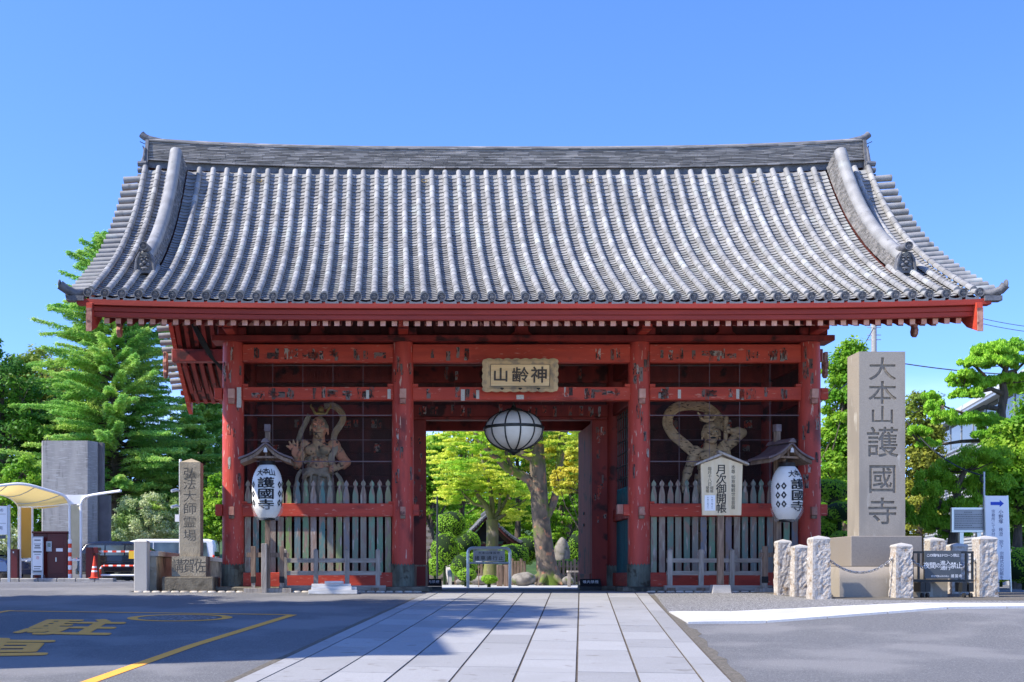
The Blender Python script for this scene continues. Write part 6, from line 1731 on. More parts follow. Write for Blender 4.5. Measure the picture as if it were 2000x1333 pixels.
pad_tree('cloud pruned pine with flat needle pads reaching up before the sky at the far end', 1950, 10,
    [(1950, 1132), (1948, 1000), (1950, 900), (1957, 850), (1955, 805), (1962, 770), (1957, 745), (1966, 715), (1980, 690)],
    [[(1957, 800, 0), (1925, 795, .1), (1895, 808, .2), (1868, 800, .2), (1845, 792, .1)], [(1958, 770, 0), (1930, 762, -.2), (1900, 770, -.1), (1880, 755, 0)], [(1960, 745, 0), (1935, 735, .3), (1912, 715, .2), (1898, 712, 0)], [(1966, 720, 0), (1945, 700, .2), (1930, 690, 0)], [(1955, 850, 0), (1920, 860, .2), (1880, 862, .1), (1840, 868, .1), (1800, 865, 0)], [(1965, 730, 0), (1990, 722, .2), (2010, 700, 0)]],
    [(1988, 680, 38, 13), (1940, 690, 36, 14), (1905, 702, 30, 14), (1960, 702, 34, 12), (1885, 720, 28, 12), (1925, 718, 34, 12), (2000, 712, 34, 13), (1870, 742, 28, 11), (1905, 752, 44, 12), (1950, 748, 32, 11), (1842, 772, 22, 9), (1880, 775, 30, 10), (1985, 745, 26, 10), (1828, 800, 24, 16), (1835, 822, 26, 14), (1900, 822, 42, 12), (1935, 832, 30, 10), (1788, 848, 26, 10), (1815, 870, 24, 9), (1915, 858, 28, 10), (2005, 760, 30, 14)])
pad_tree('low cloud pruned shrub tree with round green pads before the grey building', 1860, 6,
    [(1868, 1132), (1862, 1060), (1872, 1000), (1868, 950), (1885, 920)],
    [[(1868, 1000, 0), (1840, 985, 0), (1812, 960, 0), (1800, 955, 0)], [(1866, 1040, 0), (1840, 1030, .2), (1815, 1022, 0)], [(1870, 960, 0), (1900, 940, .1), (1925, 930, 0)], [(1872, 980, 0), (1900, 975, .2), (1920, 970, 0)]],
    [(1822, 940, 34, 20), (1800, 965, 28, 16), (1865, 952, 46, 22), (1905, 905, 52, 22), (1880, 915, 40, 18), (1925, 955, 40, 20), (1845, 995, 34, 24), (1812, 1020, 32, 18), (1850, 1028, 44, 20), (1895, 1000, 40, 20), (1885, 1045, 40, 16), (1780, 1000, 24, 14)], name='pruned_tree', leaf='hedge', sz=.10)
tree('leafy_tree', 'wide yellow green tree at the right border behind the banner sign', at(1985, 7, 0), [E_(1985, 7, 1985, 880, 62, 70), E_(1985, 7, 2040, 860, 70, 90), E_(1985, 7, 1950, 935, 55, 50), E_(1985, 7, 2000, 980, 80, 60)], 330, .30, 95, .13, 'bright', r=.14)
tree('leafy_tree', 'darker green tree under the yellow green one by the banner legs', at(1990, 10, 0), [E_(1990, 10, 1990, 1020, 60, 50), E_(1990, 10, 2050, 1030, 60, 60)], 120, .3, 80, .14, 'dark', r=.10)
clipped(2000, 1105, 46, 34, 4, 'clipped bright hedge at the right border beside the banner sign', group='clipped shrubs right of the gate', sz=.07)
clipped(1955, 1118, 34, 18, 14, 'low clipped hedge far behind the banner legs', group='clipped shrubs right of the gate', sz=.07)

# ================================================================== THINGS IN THE GARDEN
def rock(px, py, rx, rz, Y, label, sharp=0):
    s = F/(Y-CY); import mathutils.noise as mn
    mb = MB().ell((0, 0, 0), (rx/s, rx/s*.8, rz/s), n=16, m=11)
    mb.v = [tuple(Vector(p)*(1+.28*mn.noise(Vector(p)*2.1+Vector((px, 0, 0)))+.12*mn.noise(Vector(p)*6)) ) for p in mb.v]
    o = mb.build('garden_rock', M('garden_rock_stone', (.26,.235,.20), (.15,.135,.12), 4, rough=.95, bump=.8, bscale=8, c3=(.12,.14,.05), s3=2) if 'garden_rock_stone' not in bpy.data.materials else bpy.data.materials['garden_rock_stone'], None, (X_(px, Y), Y, CZ+(1128-py)/s), smooth=50)
    return tag(o, label, 'rock', 'rocks in the garden')
rock(1022, 1132, 24, 13, 18, 'grey rock leaning against the big trunk'); rock(940, 1134, 22, 9, 17, 'low flat rock behind the sign hoop'); rock(1097, 1082, 15, 30, 27, 'tall upright rock standing beyond the big trunk'); rock(1108, 1134, 12, 8, 17, 'small rock beside the wooden stool'); rock(900, 1137, 10, 6, 16, 'small rock at the foot of the yellow green shrub')
def gfence(px0, px1, Y, n, label):
    s = F/(Y-CY); f = thing('garden_fence', label, 'fence', (X_(px0, Y), Y, 0), 0, 'low wooden garden fences'); L_ = (px1-px0)/s
    for k in range(n+1): B(L_*k/n-.05, L_*k/n+.05, -.05, .05, 0, 1.0+.1*(k % 3 == 0)).build('post', m_brownwood, f)
    for z in (.45, .78): B(0, L_, -.03, .03, z-.04, z+.04).build('rail', m_brownwood, f)
gfence(1000, 1024, 22, 4, 'low wooden fence left of the big mottled trunk'); gfence(1078, 1130, 23, 7, 'low wooden fence before the bright hedge'); gfence(890, 940, 24, 4, 'low wooden fence before the round shrubs')
for px in (976, 989):
    Y = 16; o = B(-.10, .10, -.10, .10, 0, (1140-1103)/(F/(Y-CY))+.1).build('wooden_post', m_brownwood, None, (X_(px, Y), Y, .0), bevel=.01)
    tag(o, 'short thick wooden post right of the mossy maple' if px > 980 else 'short thick wooden post against the mossy maple', 'post')
stl = thing('stool', 'small pale wooden stool beside the door leaf, out in the garden light', 'stool', (X_(1123, 14), 14, 0))
for x in (-.2, .2):
    for y in (-.15, .15): B(x-.03, x+.03, y-.03, y+.03, 0, .5).build('leg', m_graywood, stl)
B(-.26, .26, -.2, .2, .5, .56).build('seat', m_graywood, stl)
sp_ = thing('signpost', 'thin post with a small white notice behind the steel hoop', 'sign', (X_(935, 13), 13, 0))
MB().tube([(0, 0, 0), (0, 0, .95)], .015, 6).build('post', m_brownwood, sp_); B(-.10, .10, -.03, -.015, .78, .93).build('notice', m_white, sp_)
lp = thing('pole', 'tall dark slim pole beside the stone stairs', 'pole', (X_(854, 18), 18, 0)); MB().tube([(0, 0, 0), (0, 0, Z_(970, 18))], .035, 8).build('shaft', m_iron, lp)
stn = thing('stone_stairs', 'grey stone stairs climbing out of view at the edge of the gateway', 'stairs', (X_(852, 24), 24, 0))
for k in range(18):
    B(-1.6, .45+.0-.03*k, k*.55, k*.55+.58, k*.165-.1, k*.165+.165).build('step', m_stone_dirty if k % 2 else m_stone_pd, stn)
MB().prism_x([(0, -.1), (.3, -.1), (10, 2.85), (10, 3.5), (.3, .55), (0, .35)], .50, .66).build('side_kerb', m_stone_l, stn)
# little pavilion
Y = 31; s = F/(Y-CY)
pv = thing('pavilion', 'small open pavilion with curved grey tiled roof behind the mossy maple', 'pavilion', (X_(948, Y), Y, 0))
ez, pz = Z_(1062, Y), Z_(1008, Y); hw = 66/s
pf_ = [(-1.0, 0), (-.86, .08), (-.68, .22), (-.48, .42), (-.28, .66), (-.12, .88), (0, 1.0)]
pf_ = pf_+[(-x, z) for x, z in pf_[::-1][1:]]
H_ = pz-ez
top_ = [(x*hw, ez+z*H_) for x, z in pf_]; low_ = [(x*hw*.97, ez+z*H_-.20) for x, z in pf_]
MB().prism(low_+[(x, z-.05) for x, z in top_[::-1]], -hw*.85, hw*.85).build('roof', m_darkred, pv)
MB().prism([(x*hw*.78, ez+z*H_-.22) for x, z in pf_[2:-2]], -hw*.55, -hw*.50).build('gable', m_black, pv)
tl2 = MB()
for j in range(17):
    y = -hw*.87+j*hw*1.74/16; tl2.tube([(x, y, z+.02) for x, z in top_], .07 if j in (0, 16) else .05, 6)
for q in range(len(top_)-1):
    (xa, za), (xb, zb) = top_[q], top_[q+1]; nst = 3
    for k in range(nst): t = k/nst; tl2.tube([(xa+(xb-xa)*t, -hw*.93, za+(zb-za)*t-.02), (xa+(xb-xa)*t, -hw*.80, za+(zb-za)*t)], .055, 6)
tl2.tube([(0, -hw*.95, pz+.10), (0, hw*.9, pz+.10)], .13, 8)
tag(tl2.build('roof_tiles', m_tile_disc, pv), kind='stuff')
for x in (-1, 1):
    for y in (-1, 1): B(x*hw*.62-.09, x*hw*.62+.09, y*hw*.62-.09, y*hw*.62+.09, 0, ez+.1).build('post', m_darkred, pv)
B(-hw*.7, hw*.7, -hw*.66, -hw*.58, ez-.25, ez-.05).build('beam', m_darkred, pv); B(-hw*.6, hw*.6, -hw*.4, hw*.4, 0, .8).build('basin', m_stone_dirty, pv, bevel=.03)
# ================================================================== LEFT BACKGROUND: PARKING LOT
m_conc = M('board_marked_concrete', (.34,.325,.30), (.27,.26,.245), 2.5, (1,1,.25), .9, .3, 12, c3=(.20,.19,.18), s3=3, thr3=(.56,.68), st3=(2,2,.3), c4=(.38,.37,.35), s4=9, st4=(.3,.3,4), thr4=(.56,.62))
m_conc2 = M('dark_concrete', (.15,.14,.14), (.12,.112,.112), 2, rough=.9)
m_maroon = M('maroon_enamel', (.10,.014,.014), rough=.3, spec=.35)
m_redpl = M('signal_red', (.75,.06,.02), rough=.45)
m_memb = M('yellow_canopy_membrane', (.72,.50,.14), (.66,.45,.13), 2, rough=.6)
nt_ = m_memb.node_tree; tl_ = nt_.nodes.new('ShaderNodeBsdfTranslucent'); tl_.inputs['Color'].default_value = (.80,.60,.22,1); mm_ = nt_.nodes.new('ShaderNodeMixShader'); mm_.inputs['Fac'].default_value = .6
nt_.links.new(nt_.nodes['Principled BSDF'].outputs[0], mm_.inputs[1]); nt_.links.new(tl_.outputs[0], mm_.inputs[2]); nt_.links.new(mm_.outputs[0], nt_.nodes['Material Output'].inputs['Surface'])
m_cremem = M('cream_membrane', (.62,.52,.32), (.56,.47,.28), 3, rough=.6)
LZ = .17
# concrete tower
Y = 24.2
ct = thing('concrete_tower', 'plain board-marked concrete tower block rising behind the parking machines', 'tower', (X_(128, Y), Y, LZ))
s = F/(Y-CY); h = Z_(861, Y)-LZ
def cx_(px): return (px-128)/s
pl_ = [(cx_(83), 0), (cx_(171), 0), (cx_(184), .45), (cx_(184), 1.0), (cx_(75), 1.0), (cx_(75), .5)]
n = len(pl_)
tw = MB(); tw.v = [(x, y, -.5) for x, y in pl_]+[(x, y, h) for x, y in pl_]; tw.f = [tuple(range(n, 2*n))]+[(i, (i+1) % n, n+(i+1) % n, n+i) for i in range(n)]
tw.build('shaft', m_conc, ct)
B(cx_(184)+.01, cx_(206), .7, 1.1, -.5, h*.62).build('side_wing', m_conc2, ct); B(cx_(184)+.01, cx_(193), .7, 1.1, h*.62+.002, h+.0).build('side_pier', m_conc2, ct)
MB().tube([(cx_(86), .5, h), (cx_(86), .5, h+.2)], .02, 5).build('spike', m_iron, ct)
# island kerb
Y = 15.8
ki = thing('kerb_island', 'low concrete kerb island carrying the parking machines', 'kerb', (X_(90, Y), Y, LZ))
s = F/(Y-CY)
for k in range(9):
    x0 = (-190+k*36.5)/s; x1 = x0+36/s
    B(x0, x1, -.5, .0, -.05, .13).build('kerbstone', m_conc, ki, bevel=.03)
B(-190/s, 100/s, .003, 2.6, -.05, .125).build('paving', m_conc, ki)
KZ = LZ+.125
def kx(px, Y=15.9): return X_(px, Y)
# canopy
cp = thing('parking_canopy', 'white tube canopy with a yellow membrane over the parking pay machines', 'canopy', (kx(90), 16.2, KZ))
ox, oy, oz = cp.location
def C3(px, py, Y): return (X_(px, Y)-ox, Y-oy, Z_(py, Y)-oz)
mw = m_white
def arm(pts, r): return MB().tube(pts, r, 8)
A1 = [C3(-90, 962, 14.4), C3(0, 949, 14.8), C3(45, 946, 15.0), C3(90, 957, 15.4), C3(125, 969, 15.8), C3(136, 985, 16.0)]
A2 = [C3(-95, 975, 19.2), C3(-40, 968, 19.2), C3(0, 966, 19.2), C3(22, 974, 19.2), C3(34, 985, 19.2), C3(37, 992, 19.2)]
def refine(pts, m=4):
    out = []; P_ = [Vector(p) for p in pts]
    for i in range(len(P_)-1):
        p0, p1, p2, p3 = P_[max(i-1, 0)], P_[i], P_[i+1], P_[min(i+2, len(P_)-1)]
        for k in range(m):
            t = k/m; out.append(.5*((2*p1)+(p2-p0)*t+(2*p0-5*p1+4*p2-p3)*t*t+(3*p1-p0-3*p2+p3)*t**3))
    out.append(P_[-1]); return out
R1, R2 = refine(A1), refine(A2)
arm(R1+[Vector(C3(136, 1000, 16.0)), Vector((C3(137, 1100, 16.0)[0], C3(137, 1100, 16)[1], 0))], .05).build('frame_tube', mw, cp, smooth=60)
arm(R2+[Vector((C3(37, 1100, 19.2)[0], 3.0, 0))], .05).build('frame_tube', mw, cp, smooth=60)
mbm = MB(); n = len(R1)
for a, b in zip(R1, R2):
    for k in range(5): mbm.v.append(tuple(a.lerp(b, k/4)+Vector((0, 0, -.10*sin(pi*k/4)))))
for i in range(n-1):
    for k in range(4): q = i*5+k; mbm.f.append((q, q+1, q+6, q+5))
mbm.build('roof_membrane', m_memb, cp, smooth=80)
for i in (5, 10, 15): arm([R1[i].lerp(R2[i], k/4)+Vector((0, 0, -.10*sin(pi*k/4)-.03)) for k in range(5)], .018).build('cross_rib', m_galv, cp)
arm([R1[-1], R2[-1]], .05).build('eave_tube', mw, cp)
# outer wing
B1 = [C3(158, 1000, 16.0), C3(158, 986, 16.0), C3(165, 973, 15.9), C3(182, 967, 15.7), C3(236, 959, 15.0)]
B2 = [C3(150, 1000, 19.0), C3(150, 986, 19.0), C3(152, 975, 18.9), C3(166, 969, 18.6), C3(216, 964, 18.0)]
Q1, Q2 = refine(B1), refine(B2)
arm([Vector((Q1[0].x, Q1[0].y, 0))]+Q1, .05).build('frame_tube', mw, cp, smooth=60)
wm = MB(); n = len(Q1)
for a, b in zip(Q1, Q2): wm.v += [tuple(a+Vector((0, 0, .03))), tuple(b+Vector((0, 0, .03)))]
wm.f = [(2*i, 2*i+1, 2*i+3, 2*i+2) for i in range(n-1)]
wm.build('roof_membrane', m_white, cp)
MB().prism([(C3(137, 985, 16)[0]+.02, C3(0, 985, 16)[2]), (C3(157, 985, 16)[0], C3(0, 985, 16)[2]), (C3(180, 966, 16)[0], C3(0, 967, 16)[2]), (C3(120, 966, 16)[0], C3(0, 967, 16)[2])], -.25, -.2).build('gusset', mw, cp)
B(C3(138.5, 0, 16)[0], C3(156, 0, 16)[0], -.22, -.19, C3(0, 1090, 16)[2], C3(0, 987, 16)[2]).build('side_panel', m_cremem, cp)
B(C3(137, 0, 16)[0], C3(158, 0, 16)[0], -.24, -.17, C3(0, 1096, 16)[2], C3(0, 1092, 16)[2]).build('panel_rail', mw, cp)
xa, xb = C3(41, 0, 16)[0], C3(62, 0, 16)[0]
B(xa, xb, -.22, -.19, C3(0, 1090, 16)[2], C3(0, 992, 16)[2]).build('side_panel', m_memb, cp)
for x in (xa-.02, xb+.02): MB().tube([(x, -.2, 0), (x, -.2, C3(0, 990, 16)[2])], .04, 8).build('post', mw, cp)
B(xa, xb, -.24, -.17, C3(0, 1096, 16)[2], C3(0, 1092, 16)[2]).build('panel_rail', mw, cp)
# pay machine
pm = thing('pay_machine', 'tall glossy maroon parking pay machine cabinet under the canopy', 'pay machine', (kx(98), 16.0, KZ))
s = F/(16-CY); H = (1125-1035)/s
B(-35/s, -7/s, .0, .75, 0, H-.04).build('cabinet', m_maroon, pm, bevel=.015); B(-6.6/s, 32/s, -.05, .7, 0, H-.04).build('cabinet', m_maroon, pm, bevel=.015); B(-36/s, 34/s, -.1, .8, H-.036, H+.03).build('top_cover', m_maroon, pm, bevel=.01)
B(-3/s, 28/s, -.062, -.052, H*.1, H*.68).build('door', m_maroon, pm, bevel=.004); B(0, 26/s, -.062, -.052, H*.70, H*.92).build('upper_door', m_maroon, pm, bevel=.004)
B(-8/s, 3/s, -.10, -.064, H*.58, H*.80).build('screen_unit', m_galv, pm, bevel=.004); B(-5/s, 1/s, -.108, -.102, H*.68, H*.77).build('screen', m_glass, pm); B(11/s, 24/s, -.072, -.064, H*.58, H*.65).build('label_plate', m_white, pm); B(10/s, 12/s, -.08, -.064, H*.36, H*.45).build('handle', m_steel, pm)
ts = thing('tariff_sign', 'narrow white tariff panel standing before the maroon pay machine', 'sign', (kx(76), 15.75, KZ))
B(-11/s, 11/s, -.02, .02, .12, 81/s).build('frame', m_galv, ts); B(-9.5/s, 9.5/s, -.03, -.021, .30, 79/s).build('face', m_white, ts)
for x in (-10, 10): B(x/s-.03, x/s+.03, -.1, .1, 0, .118).build('foot', m_galv, ts)
pr_ = MB()
for (x0, x1, z0, z1) in ((-6, 6, 73, 75), (-7, 7, 66, 67), (-5, 5, 62, 64), (-6, 6, 58, 60), (-8, 8, 50, 52.5), (-6, 6, 46, 47), (-7, 7, 22, 23.5), (-7, 5, 18, 19), (-8, 8, 12, 14)): pr_.box(x0/s, x1/s, -.034, -.031, z0/s, z1/s)
tag(pr_.build('print', m_signdark, ts), kind='stuff')
text([('泊', 0, 40/s, .12, .12)], 'lettering', M('red_print', (.6,.05,.03)), ts, (0, -.033, 0))
for px, w_, lb_ in ((28, 15, 'plain maroon gate cabinet beside the yellow membrane post'), (114, 0, '')):
    if w_:
        o = thing('gate_cabinet', lb_, 'cabinet', (kx(px), 16, KZ)); B(-w_/2/s, w_/2/s, -.2, .3, 0, 57/s).build('body', m_maroon, o, bevel=.01); B(-.02, .02, -.22, -.201, .9, .96).build('lamp', m_white, o)
gc = thing('barrier_gate', 'maroon barrier gate machine with a red and white arm in front of the black minivan', 'barrier gate', (kx(184), 15.9, KZ))
B(-14/s, 0, -.2, .3, 0, 60/s).build('body', m_maroon, gc, bevel=.01); B(0.004, 10/s, -.2, .3, 48/s, 60/s).build('arm_box', m_maroon, gc, bevel=.01); B(.004, 9/s, -.15, .2, 0, 47/s).build('inner_post', m_maroon, gc)
L_ = (285-184)/s
for k in range(12): B(10/s+L_*k/12, 10/s+L_*(k+1)/12-.002, -.03, .03, 50.5/s, 54/s).build('arm_segment', m_redpl if k % 2 else m_white, gc)
B(68/s, 82/s, -.05, -.033, 38/s, 53/s).build('yellow_plate', M('yellow_plate_paint', (.8,.5,.03)), gc)
gl = thing('guard_hoop', 'red and white striped low guard hoop beside the traffic cone', 'guard rail', (kx(200), 15.6, KZ))
hoop = [(0, 0, 0), (0, 0, 18/s), (2/s, 0, 22/s), (6/s, 0, 24/s)]+[(k*8/s, 0, 24/s) for k in range(1, 11)]
for k in range(len(hoop)-1): MB().tube([hoop[k], hoop[k+1]], .035, 8).build('tube_segment', m_redpl if k % 2 == 0 else m_white, gl, smooth=60)
MB().tube([(0, 0, 6/s), (80/s, 0, 6/s)], .035, 8).build('lower_tube', m_white, gl, smooth=60)
co = thing('traffic_cone', 'orange red traffic cone with white bands on the kerb island', 'traffic cone', (kx(184.5, 15.45), 15.45, KZ))
Hc = 43/s; B(-.17, .17, -.17, .17, 0, .03).build('base', m_redpl, co, bevel=.01)
def rc(z): return .115*(1-z/Hc)+.022
prev = .03
for k, (z, mt) in enumerate(((.28, m_redpl), (.36, m_white), (.46, m_redpl), (.54, m_white), (.62, m_redpl), (1.0, m_redpl))):
    z1 = Hc*z; MB().lathe([(rc(prev), prev), (rc(z1), z1)], 16).build('band' if mt is m_white else 'cone_body', mt, co, smooth=60); prev = z1
dp = thing('delineator_post', 'red and white wrapped post at the canopy corner', 'post', (kx(136.5, 15.6), 15.6, KZ))
for k in range(9): MB().lathe([(.065, k*.155), (.065, k*.155+.15)], 10).build('band', m_redpl if k % 2 else m_white, dp, smooth=60)
ps = thing('parking_sign', 'white parking information sign on a grey post at the picture edge', 'sign', (kx(8, 15.0), 15.0, LZ))
s5 = F/(15.0-CY)
B(7/s5, 12/s5, -.03, .05, 0, 150/s5).build('post', m_galv, ps); B(-40/s5, 6.5/s5, -.03, .02, 92/s5, 148/s5).build('panel', m_white, ps, bevel=.01); B(-38/s5, 4/s5, -.035, -.031, 84/s5, 91/s5).build('lower_plate', m_signdark, ps)
for z in (114, 132): B(-38/s5, 4/s5, -.036, -.031, z/s5, z/s5+.01).build('rule', m_signdark, ps)
text([('両', -6/s5, 105/s5, .13, .13), ('の', -4/s5, 140/s5, .12, .12)], 'lettering', m_navy, ps, (0, -.04, 0))

m_cglass = M('car_window_glass', (.09,.12,.12), (.03,.04,.045), 1.2, rough=.08, spec=1.0)
# ------------------------------------------------------------------ vehicles
def car(label, loc, rz, col, L_=4.6, H=1.75, W_=1.72, style='van', name='parked_car', cat='car'):
    c = thing(name, label, cat, loc, rz)
    paint = M('car_paint_'+str(len(bpy.data.materials)), col, rough=.18, spec=.6, coat=.8)
    h = L_/2
    if style == 'van': prof = [(-h, .35), (-h, 1.0), (-h+.08, 1.15), (-h+.35, H-.06), (-h+.8, H), (h*.25, H), (h*.45, H-.08), (h*.80, 1.12), (h*.93, 1.02), (h, .80), (h, .35)]
    elif style == 'box': prof = [(-h, .35), (-h, H-.25), (-h+.08, H-.05), (-h+.3, H), (h*.45, H), (h*.62, H-.10), (h*.86, 1.15), (h*.95, 1.05), (h, .85), (h, .35)]
    else: prof = [(-h, .35), (-h, .95), (-h+.15, 1.02), (-h+.75, 1.06), (-h+1.3, H-.05), (-h+1.9, H), (h*.15, H), (h*.30, H-.07), (h*.62, 1.05), (h*.95, .88), (h, .70), (h, .35)]
    # body: lofted across the width with tumblehome
    mb = MB(); secs = [(-W_/2, .0), (-W_/2+.05, 1), (W_/2-.05, 1), (W_/2, .0)]
    ring = prof; n = len(ring); ys = [(-W_/2, 0), (-W_/2+.10, 1), (W_/2-.10, 1), (W_/2, 0)]
    def tumble(x, z, y):
        k = max(0, (z-1.0)/(H-1.0)); return y*(1-.16*k)
    for y, t in ys:
        for x, z in ring:
            xx, zz = x, z
            if not t: xx = x*.985; zz = z-(.06 if z > .5 else -.03)
            mb.v.append((xx, tumble(x, z, y), zz))
    for j in range(3):
        for k in range(n): k2 = (k+1) % n; mb.f.append((j*n+k, j*n+k2, (j+1)*n+k2, (j+1)*n+k))
    mb.f += [tuple(range(n-1, -1, -1)), tuple(3*n+k for k in range(n))]
    mb.build('body', paint, c, smooth=35, bevel=.03, seg=2)
    zt = H-.16; zb = 1.05
    x0, x1 = (-h+.35, h*.62) if style != 'sedan' else (-h+1.1, h*.48)
    if style == 'box': x0, x1 = -h+.25, h*.70
    nw = 3 if style != 'sedan' else 2
    for sd in (-1, 1):
        for k in range(nw):
            a = x0+(x1-x0)*k/nw+.03; b = x0+(x1-x0)*(k+1)/nw-.03
            a2, b2 = a+(.10 if k == 0 else 0), b-(.42 if k == nw-1 else 0)
            ya = sd*(W_/2*.985+.004); yb = sd*(W_/2*(1-.16*(zt-1)/(H-1))-.0+.006)
            MB().add([(a, ya, zb), (b, ya, zb), (b2, yb, zt), (a2, yb, zt), (a, ya-sd*.03, zb), (b, ya-sd*.03, zb), (b2, yb-sd*.03, zt), (a2, yb-sd*.03, zt)], [(0,1,2,3),(7,6,5,4),(0,4,5,1),(1,5,6,2),(2,6,7,3),(3,7,4,0)]).build('side_window', m_cglass, c)
        MB().box(x1-.35, x1-.15, sd*(W_/2)+(.0 if sd > 0 else -.16), sd*(W_/2)+(.16 if sd > 0 else 0), 1.0, 1.14).build('mirror', paint, c, bevel=.03)
        hl_ = MB().ell((h-.06, sd*(W_/2-.28), .82), (.10, .20, .10)); hl_.build('headlight', m_steel, c, smooth=60)
        B(-h-.012, -h+.08, sd*(W_/2-.12)-.08, sd*(W_/2-.12)+.08, .85, 1.2).build('taillight', m_redpl, c, bevel=.02)
        for wx in (-h+.85, h-.85):
            wt_ = MB(); wt_.m = Matrix.Translation((wx, sd*(W_/2-.10), .32)) @ Matrix.Rotation(radians(90), 4, 'X')
            wt_.lathe([(.20, -.11), (.30, -.11), (.325, -.07), (.325, .07), (.30, .11), (.20, .11)], 24); w_ = wt_.build('tyre', m_rubber, c, smooth=40)
            wr = MB(); wr.m = Matrix.Translation((wx, sd*(W_/2-.02), .32)) @ Matrix.Rotation(radians(90), 4, 'X'); wr.lathe([(.001, 0), (.06, .0), (.08, .02*sd), (.18, .02*sd), (.21, .0)], 16)
            for q in range(6): an = q*pi/3; wr.tube([(.04*cos(an), .04*sin(an), 0), (.19*cos(an), .19*sin(an), 0)], .022, 5)
            wr.build('rim', m_steel, w_, smooth=40)
    # windscreen and rear window
    fx0, fz0, fx1, fz1 = (h*.80, 1.12, h*.45, H-.08) if style == 'van' else ((h*.86, 1.15, h*.62, H-.10) if style == 'box' else (h*.62, 1.05, h*.30, H-.07))
    MB().add([(fx0-.02, -W_/2*.86, fz0+.05), (fx0-.02, W_/2*.86, fz0+.05), (fx1+.03, W_/2*.76, fz1-.0), (fx1+.03, -W_/2*.76, fz1-.0)], [(0,1,2,3)]).build('windscreen', m_glass, c).location = (.015, 0, .012)
    rx0, rz0, rx1, rz1 = (-h+.02, 1.15, -h+.30, H-.12) if style != 'sedan' else (-h+.85, 1.10, -h+1.3, H-.08)
    if style == 'box': rx0, rx1, rz1 = -h, -h+.06, H-.25
    MB().add([(rx0-.02, -W_/2*.82, rz0), (rx0-.02, W_/2*.82, rz0), (rx1-.03, W_/2*.74, rz1), (rx1-.03, -W_/2*.74, rz1)], [(3,2,1,0)]).build('rear_window', m_glass, c)
    for sd, nm in ((1, 'front_bumper'), (-1, 'rear_bumper')): B(*sorted((sd*(h-.05), sd*(h+.06))), -W_/2+.08, W_/2-.08, .28, .52).build(nm, paint, c, bevel=.03)
    for z in (.80,): B(-h+.1, h-.25, -W_/2-.006, -W_/2+.01, z, z+.015).build('side_crease', m_rubber, c)
    return c
Y = 22.5
car('glossy black minivan parked behind the barrier gate and cone', (X_(240, Y), Y, LZ), 0, (.006,.006,.008), L_=3.4, H=1.62)
car('white van parked behind the stone pillar with its tail beside the gate', (X_(322, 30), 30, LZ), pi, (.75,.75,.75), L_=4.9, H=1.95, style='box')
car('dark blue car cut off at the picture edge with its bonnet toward the tariff sign', (X_(-45, 24), 24, LZ), -.35, (.01,.02,.07), L_=4.5, H=1.5, style='sedan')
car('white car mostly hidden behind the yellow membrane post', (X_(18, 29), 29, LZ), -.15, (.75,.75,.75), L_=4.4, H=1.85, style='van')
# striped arms and box by the stone pillar, camera pole
eb = thing('entry_barrier', 'red entry barrier machine with striped arm just left of the stone pillar', 'barrier gate', (X_(346, 19), 19, LZ))
s = F/(19-CY); B(-4/s, 5/s, -.2, .2, 0, 50/s).build('body', m_maroon, eb)
for k in range(8): B(-62/s+k*7.2/s, -62/s+(k+1)*7.2/s-.002, -.25, -.2, 32/s, 36/s).build('arm_segment', m_redpl if k % 2 else m_white, eb)
B(-13/s, -6/s, -.3, -.1, 0, 48/s).build('white_box', m_white, eb)
cpole = thing('camera_pole', 'white pole with two small cameras standing behind the stone pillar', 'pole', (X_(352.5, 12), 12, LZ))
s = F/(12-CY); MB().tube([(0, 0, 0), (0, 0, 240/s)], .045, 8).build('pole', m_white, cpole)
for z, d in ((178, 1), (147, 1)): MB().tube([(0, -.1, z/s), (-.10, -.15, z/s+.03), (-.24, -.3, z/s-.02)], [.03, .05, .05], 8).build('camera', m_galv, cpole)
B(-.16, -.02, -.12, .05, 118/s, 132/s).build('junction_box', m_white, cpole)

# ================================================================== RIGHT BACKGROUND
m_ribw = M('grey_ribbed_cladding', (.42,.42,.42), (.37,.37,.375), 2, rough=.6)
bd = thing('grey_building', 'long grey building with finely ribbed cladding and a strip window behind the pines', 'building', (X_(1798, 42), 42, 0))
dirv = Vector((-.2227, -.9749)); nrm = Vector((-.9749, .2227))   # along the wall toward the camera, outward
LB = 26; ang = atan2(dirv.y, dirv.x)
bw = thing('wall', None, None); bw.parent = bd; bw.rotation_euler = (0, 0, ang)
# local: x along wall toward camera, y positive to the right of travel
topz = Z_(852, 42)
B(0, LB, .0, 9, 0, topz).build('wall_body', m_ribw, bw)
rib = MB(); k = 0; z = 1.2
while z < topz-.12:
    if not (Z_(905, 42)-.12 < z < Z_(905, 42)+1.35 and True): rib.box(-.02, LB, -.05, -.003, z, z+.07)
    else: rib.box(-.02, .55, -.05, -.003, z, z+.07)
    z += .155
tag(rib.build('cladding_ribs', m_ribw, bw), kind='stuff')
B(-.15, LB, -.25, 9.1, topz+.002, topz+.20).build('roof_edge', M('pale_metal_coping', (.55,.55,.55), rough=.4), bw)
zw = Z_(905, 42)-.1
for k in range(10):
    x0 = .65+k*2.4
    B(x0, x0+2.3, -.02, -.006, zw, zw+1.35).build('window', m_glass, bw); B(x0+2.3, x0+2.4, -.06, -.004, zw, zw+1.35).build('window_mullion', m_galv, bw)
B(.6, LB, -.10, -.052, zw-.10, zw-.003).build('window_sill', m_galv, bw); B(.6, LB, -.45, -.052, zw+1.353, zw+1.45).build('sun_shade', m_galv, bw)
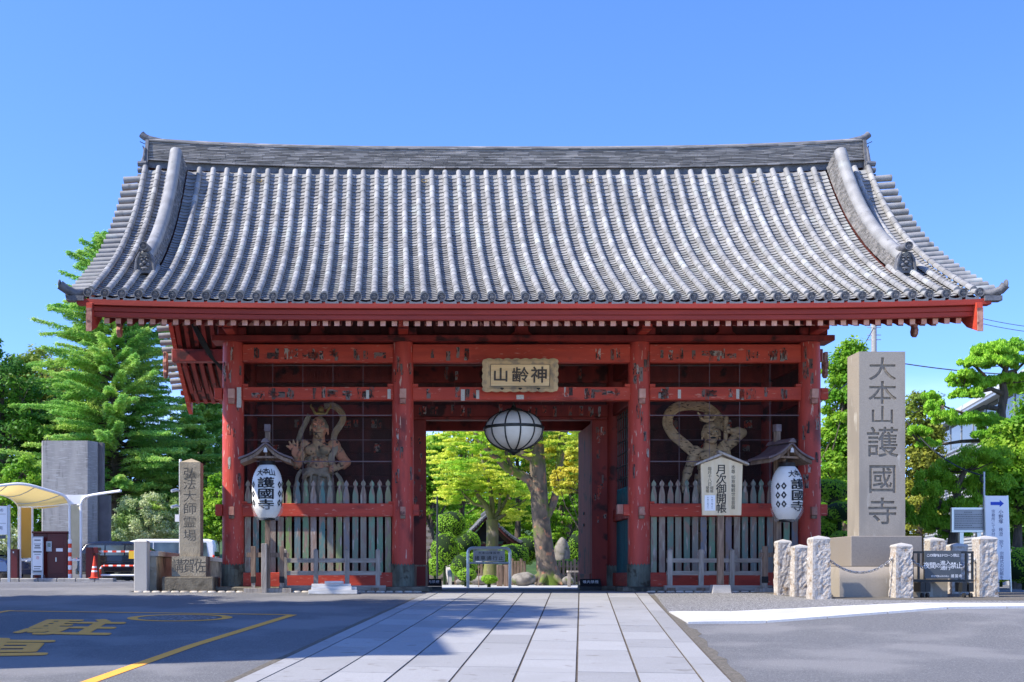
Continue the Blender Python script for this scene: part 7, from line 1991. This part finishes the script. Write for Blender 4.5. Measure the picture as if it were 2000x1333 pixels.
# low link wing
B(-8, 0, 2, 9, 0, 3.2).build('link_wing', m_ribw, bw)
up = thing('utility_pole', 'slim concrete utility pole showing above the tall stone monument', 'utility pole', (X_(1707, 34), 34, 0))
MB().tube([(0, 0, 0), (0, 0, Z_(600, 34))], [.17, .13], 10).build('pole', m_conc, up, smooth=60)
for z in (Z_(640, 34), Z_(664, 34), Z_(655, 34)): MB().tube([(-.35, 0, z), (.35, 0, z)], .025, 5).build('step_bolt', m_galv, up)
def wire(a, b, sag, r, label):
    a, b = Vector(a), Vector(b); o = a.copy()
    mb = MB().tube([a.lerp(b, k/24)+Vector((0, 0, -sag*4*(k/24)*(1-k/24)))-o for k in range(25)], r, 5, False)
    tag(mb.build('overhead_wire', m_rubber, None, loc=o), label, 'wire', 'overhead wires')
def W3(px, py, Y): return (X_(px, Y), Y, Z_(py, Y))
wire(W3(1655, 690, 33.5), W3(2150, 735, 25), .35, .028, 'overhead wire passing behind the monument top toward the pine')
wire(W3(1707, 640, 34), W3(1560, 830, 6), .3, .02, 'overhead wire dropping from the pole behind the gate corner')
wire(W3(1640, 760, 6), W3(1700, 700, 20), .1, .018, 'short overhead wire left of the tall monument')
wire(W3(1765, 815, 12), W3(1925, 930, 2), .35, .02, 'pale wire running down from the monument to the slim pole')
wire(W3(1900, 618, 40), W3(2200, 645, 30), .3, .018, 'upper of the two thin wires right of the eave corner')
wire(W3(1900, 628, 40), W3(2200, 655, 30), .3, .018, 'lower of the two thin wires right of the eave corner')

# ================================================================== LEFT OF THE CAMERA: what shades the forecourt
ob = thing('office_building', 'plain rendered building standing outside the view at the side of the forecourt', 'building', (-16.6, -12.5, -1.0))
B(-4, 4, -4.5, 4.4, 0, 11.2).build('walls', m_conc, ob); B(-4.2, 4.2, -4.65, 4.55, 11.202, 11.5).build('parapet', m_conc2, ob)
for k in range(3):
    for j in range(4): B(-3.4+j*1.8, -2.3+j*1.8, -4.54, -4.502, 1.6+k*3, 3.0+k*3).build('window', m_glass, ob); B(4.002, 4.04, -3.9+j*2.1, -2.6+j*2.1, 1.6+k*3, 3.0+k*3).build('window', m_glass, ob)
tree('camphor_tree', 'tall camphor tree outside the view behind the office building', (-19.6, -12.5, -.5), [((0, 0, 18.2), (2.8, 3.4, 2.4)), ((.8, 1.8, 16.5), (2.4, 2.8, 2.4)), ((.5, -2, 16.5), (2.2, 2.4, 2.2))], 170, .7, 85, .3, 'dark', r=.35)
tree('camphor_tree', 'second camphor tree outside the view nearer the parking lot', (-15.8, -6.0, -.1), [((0, 0, 7.0), (2.6, 1.6, 1.8))], 110, .6, 85, .3, 'dark', r=.3)
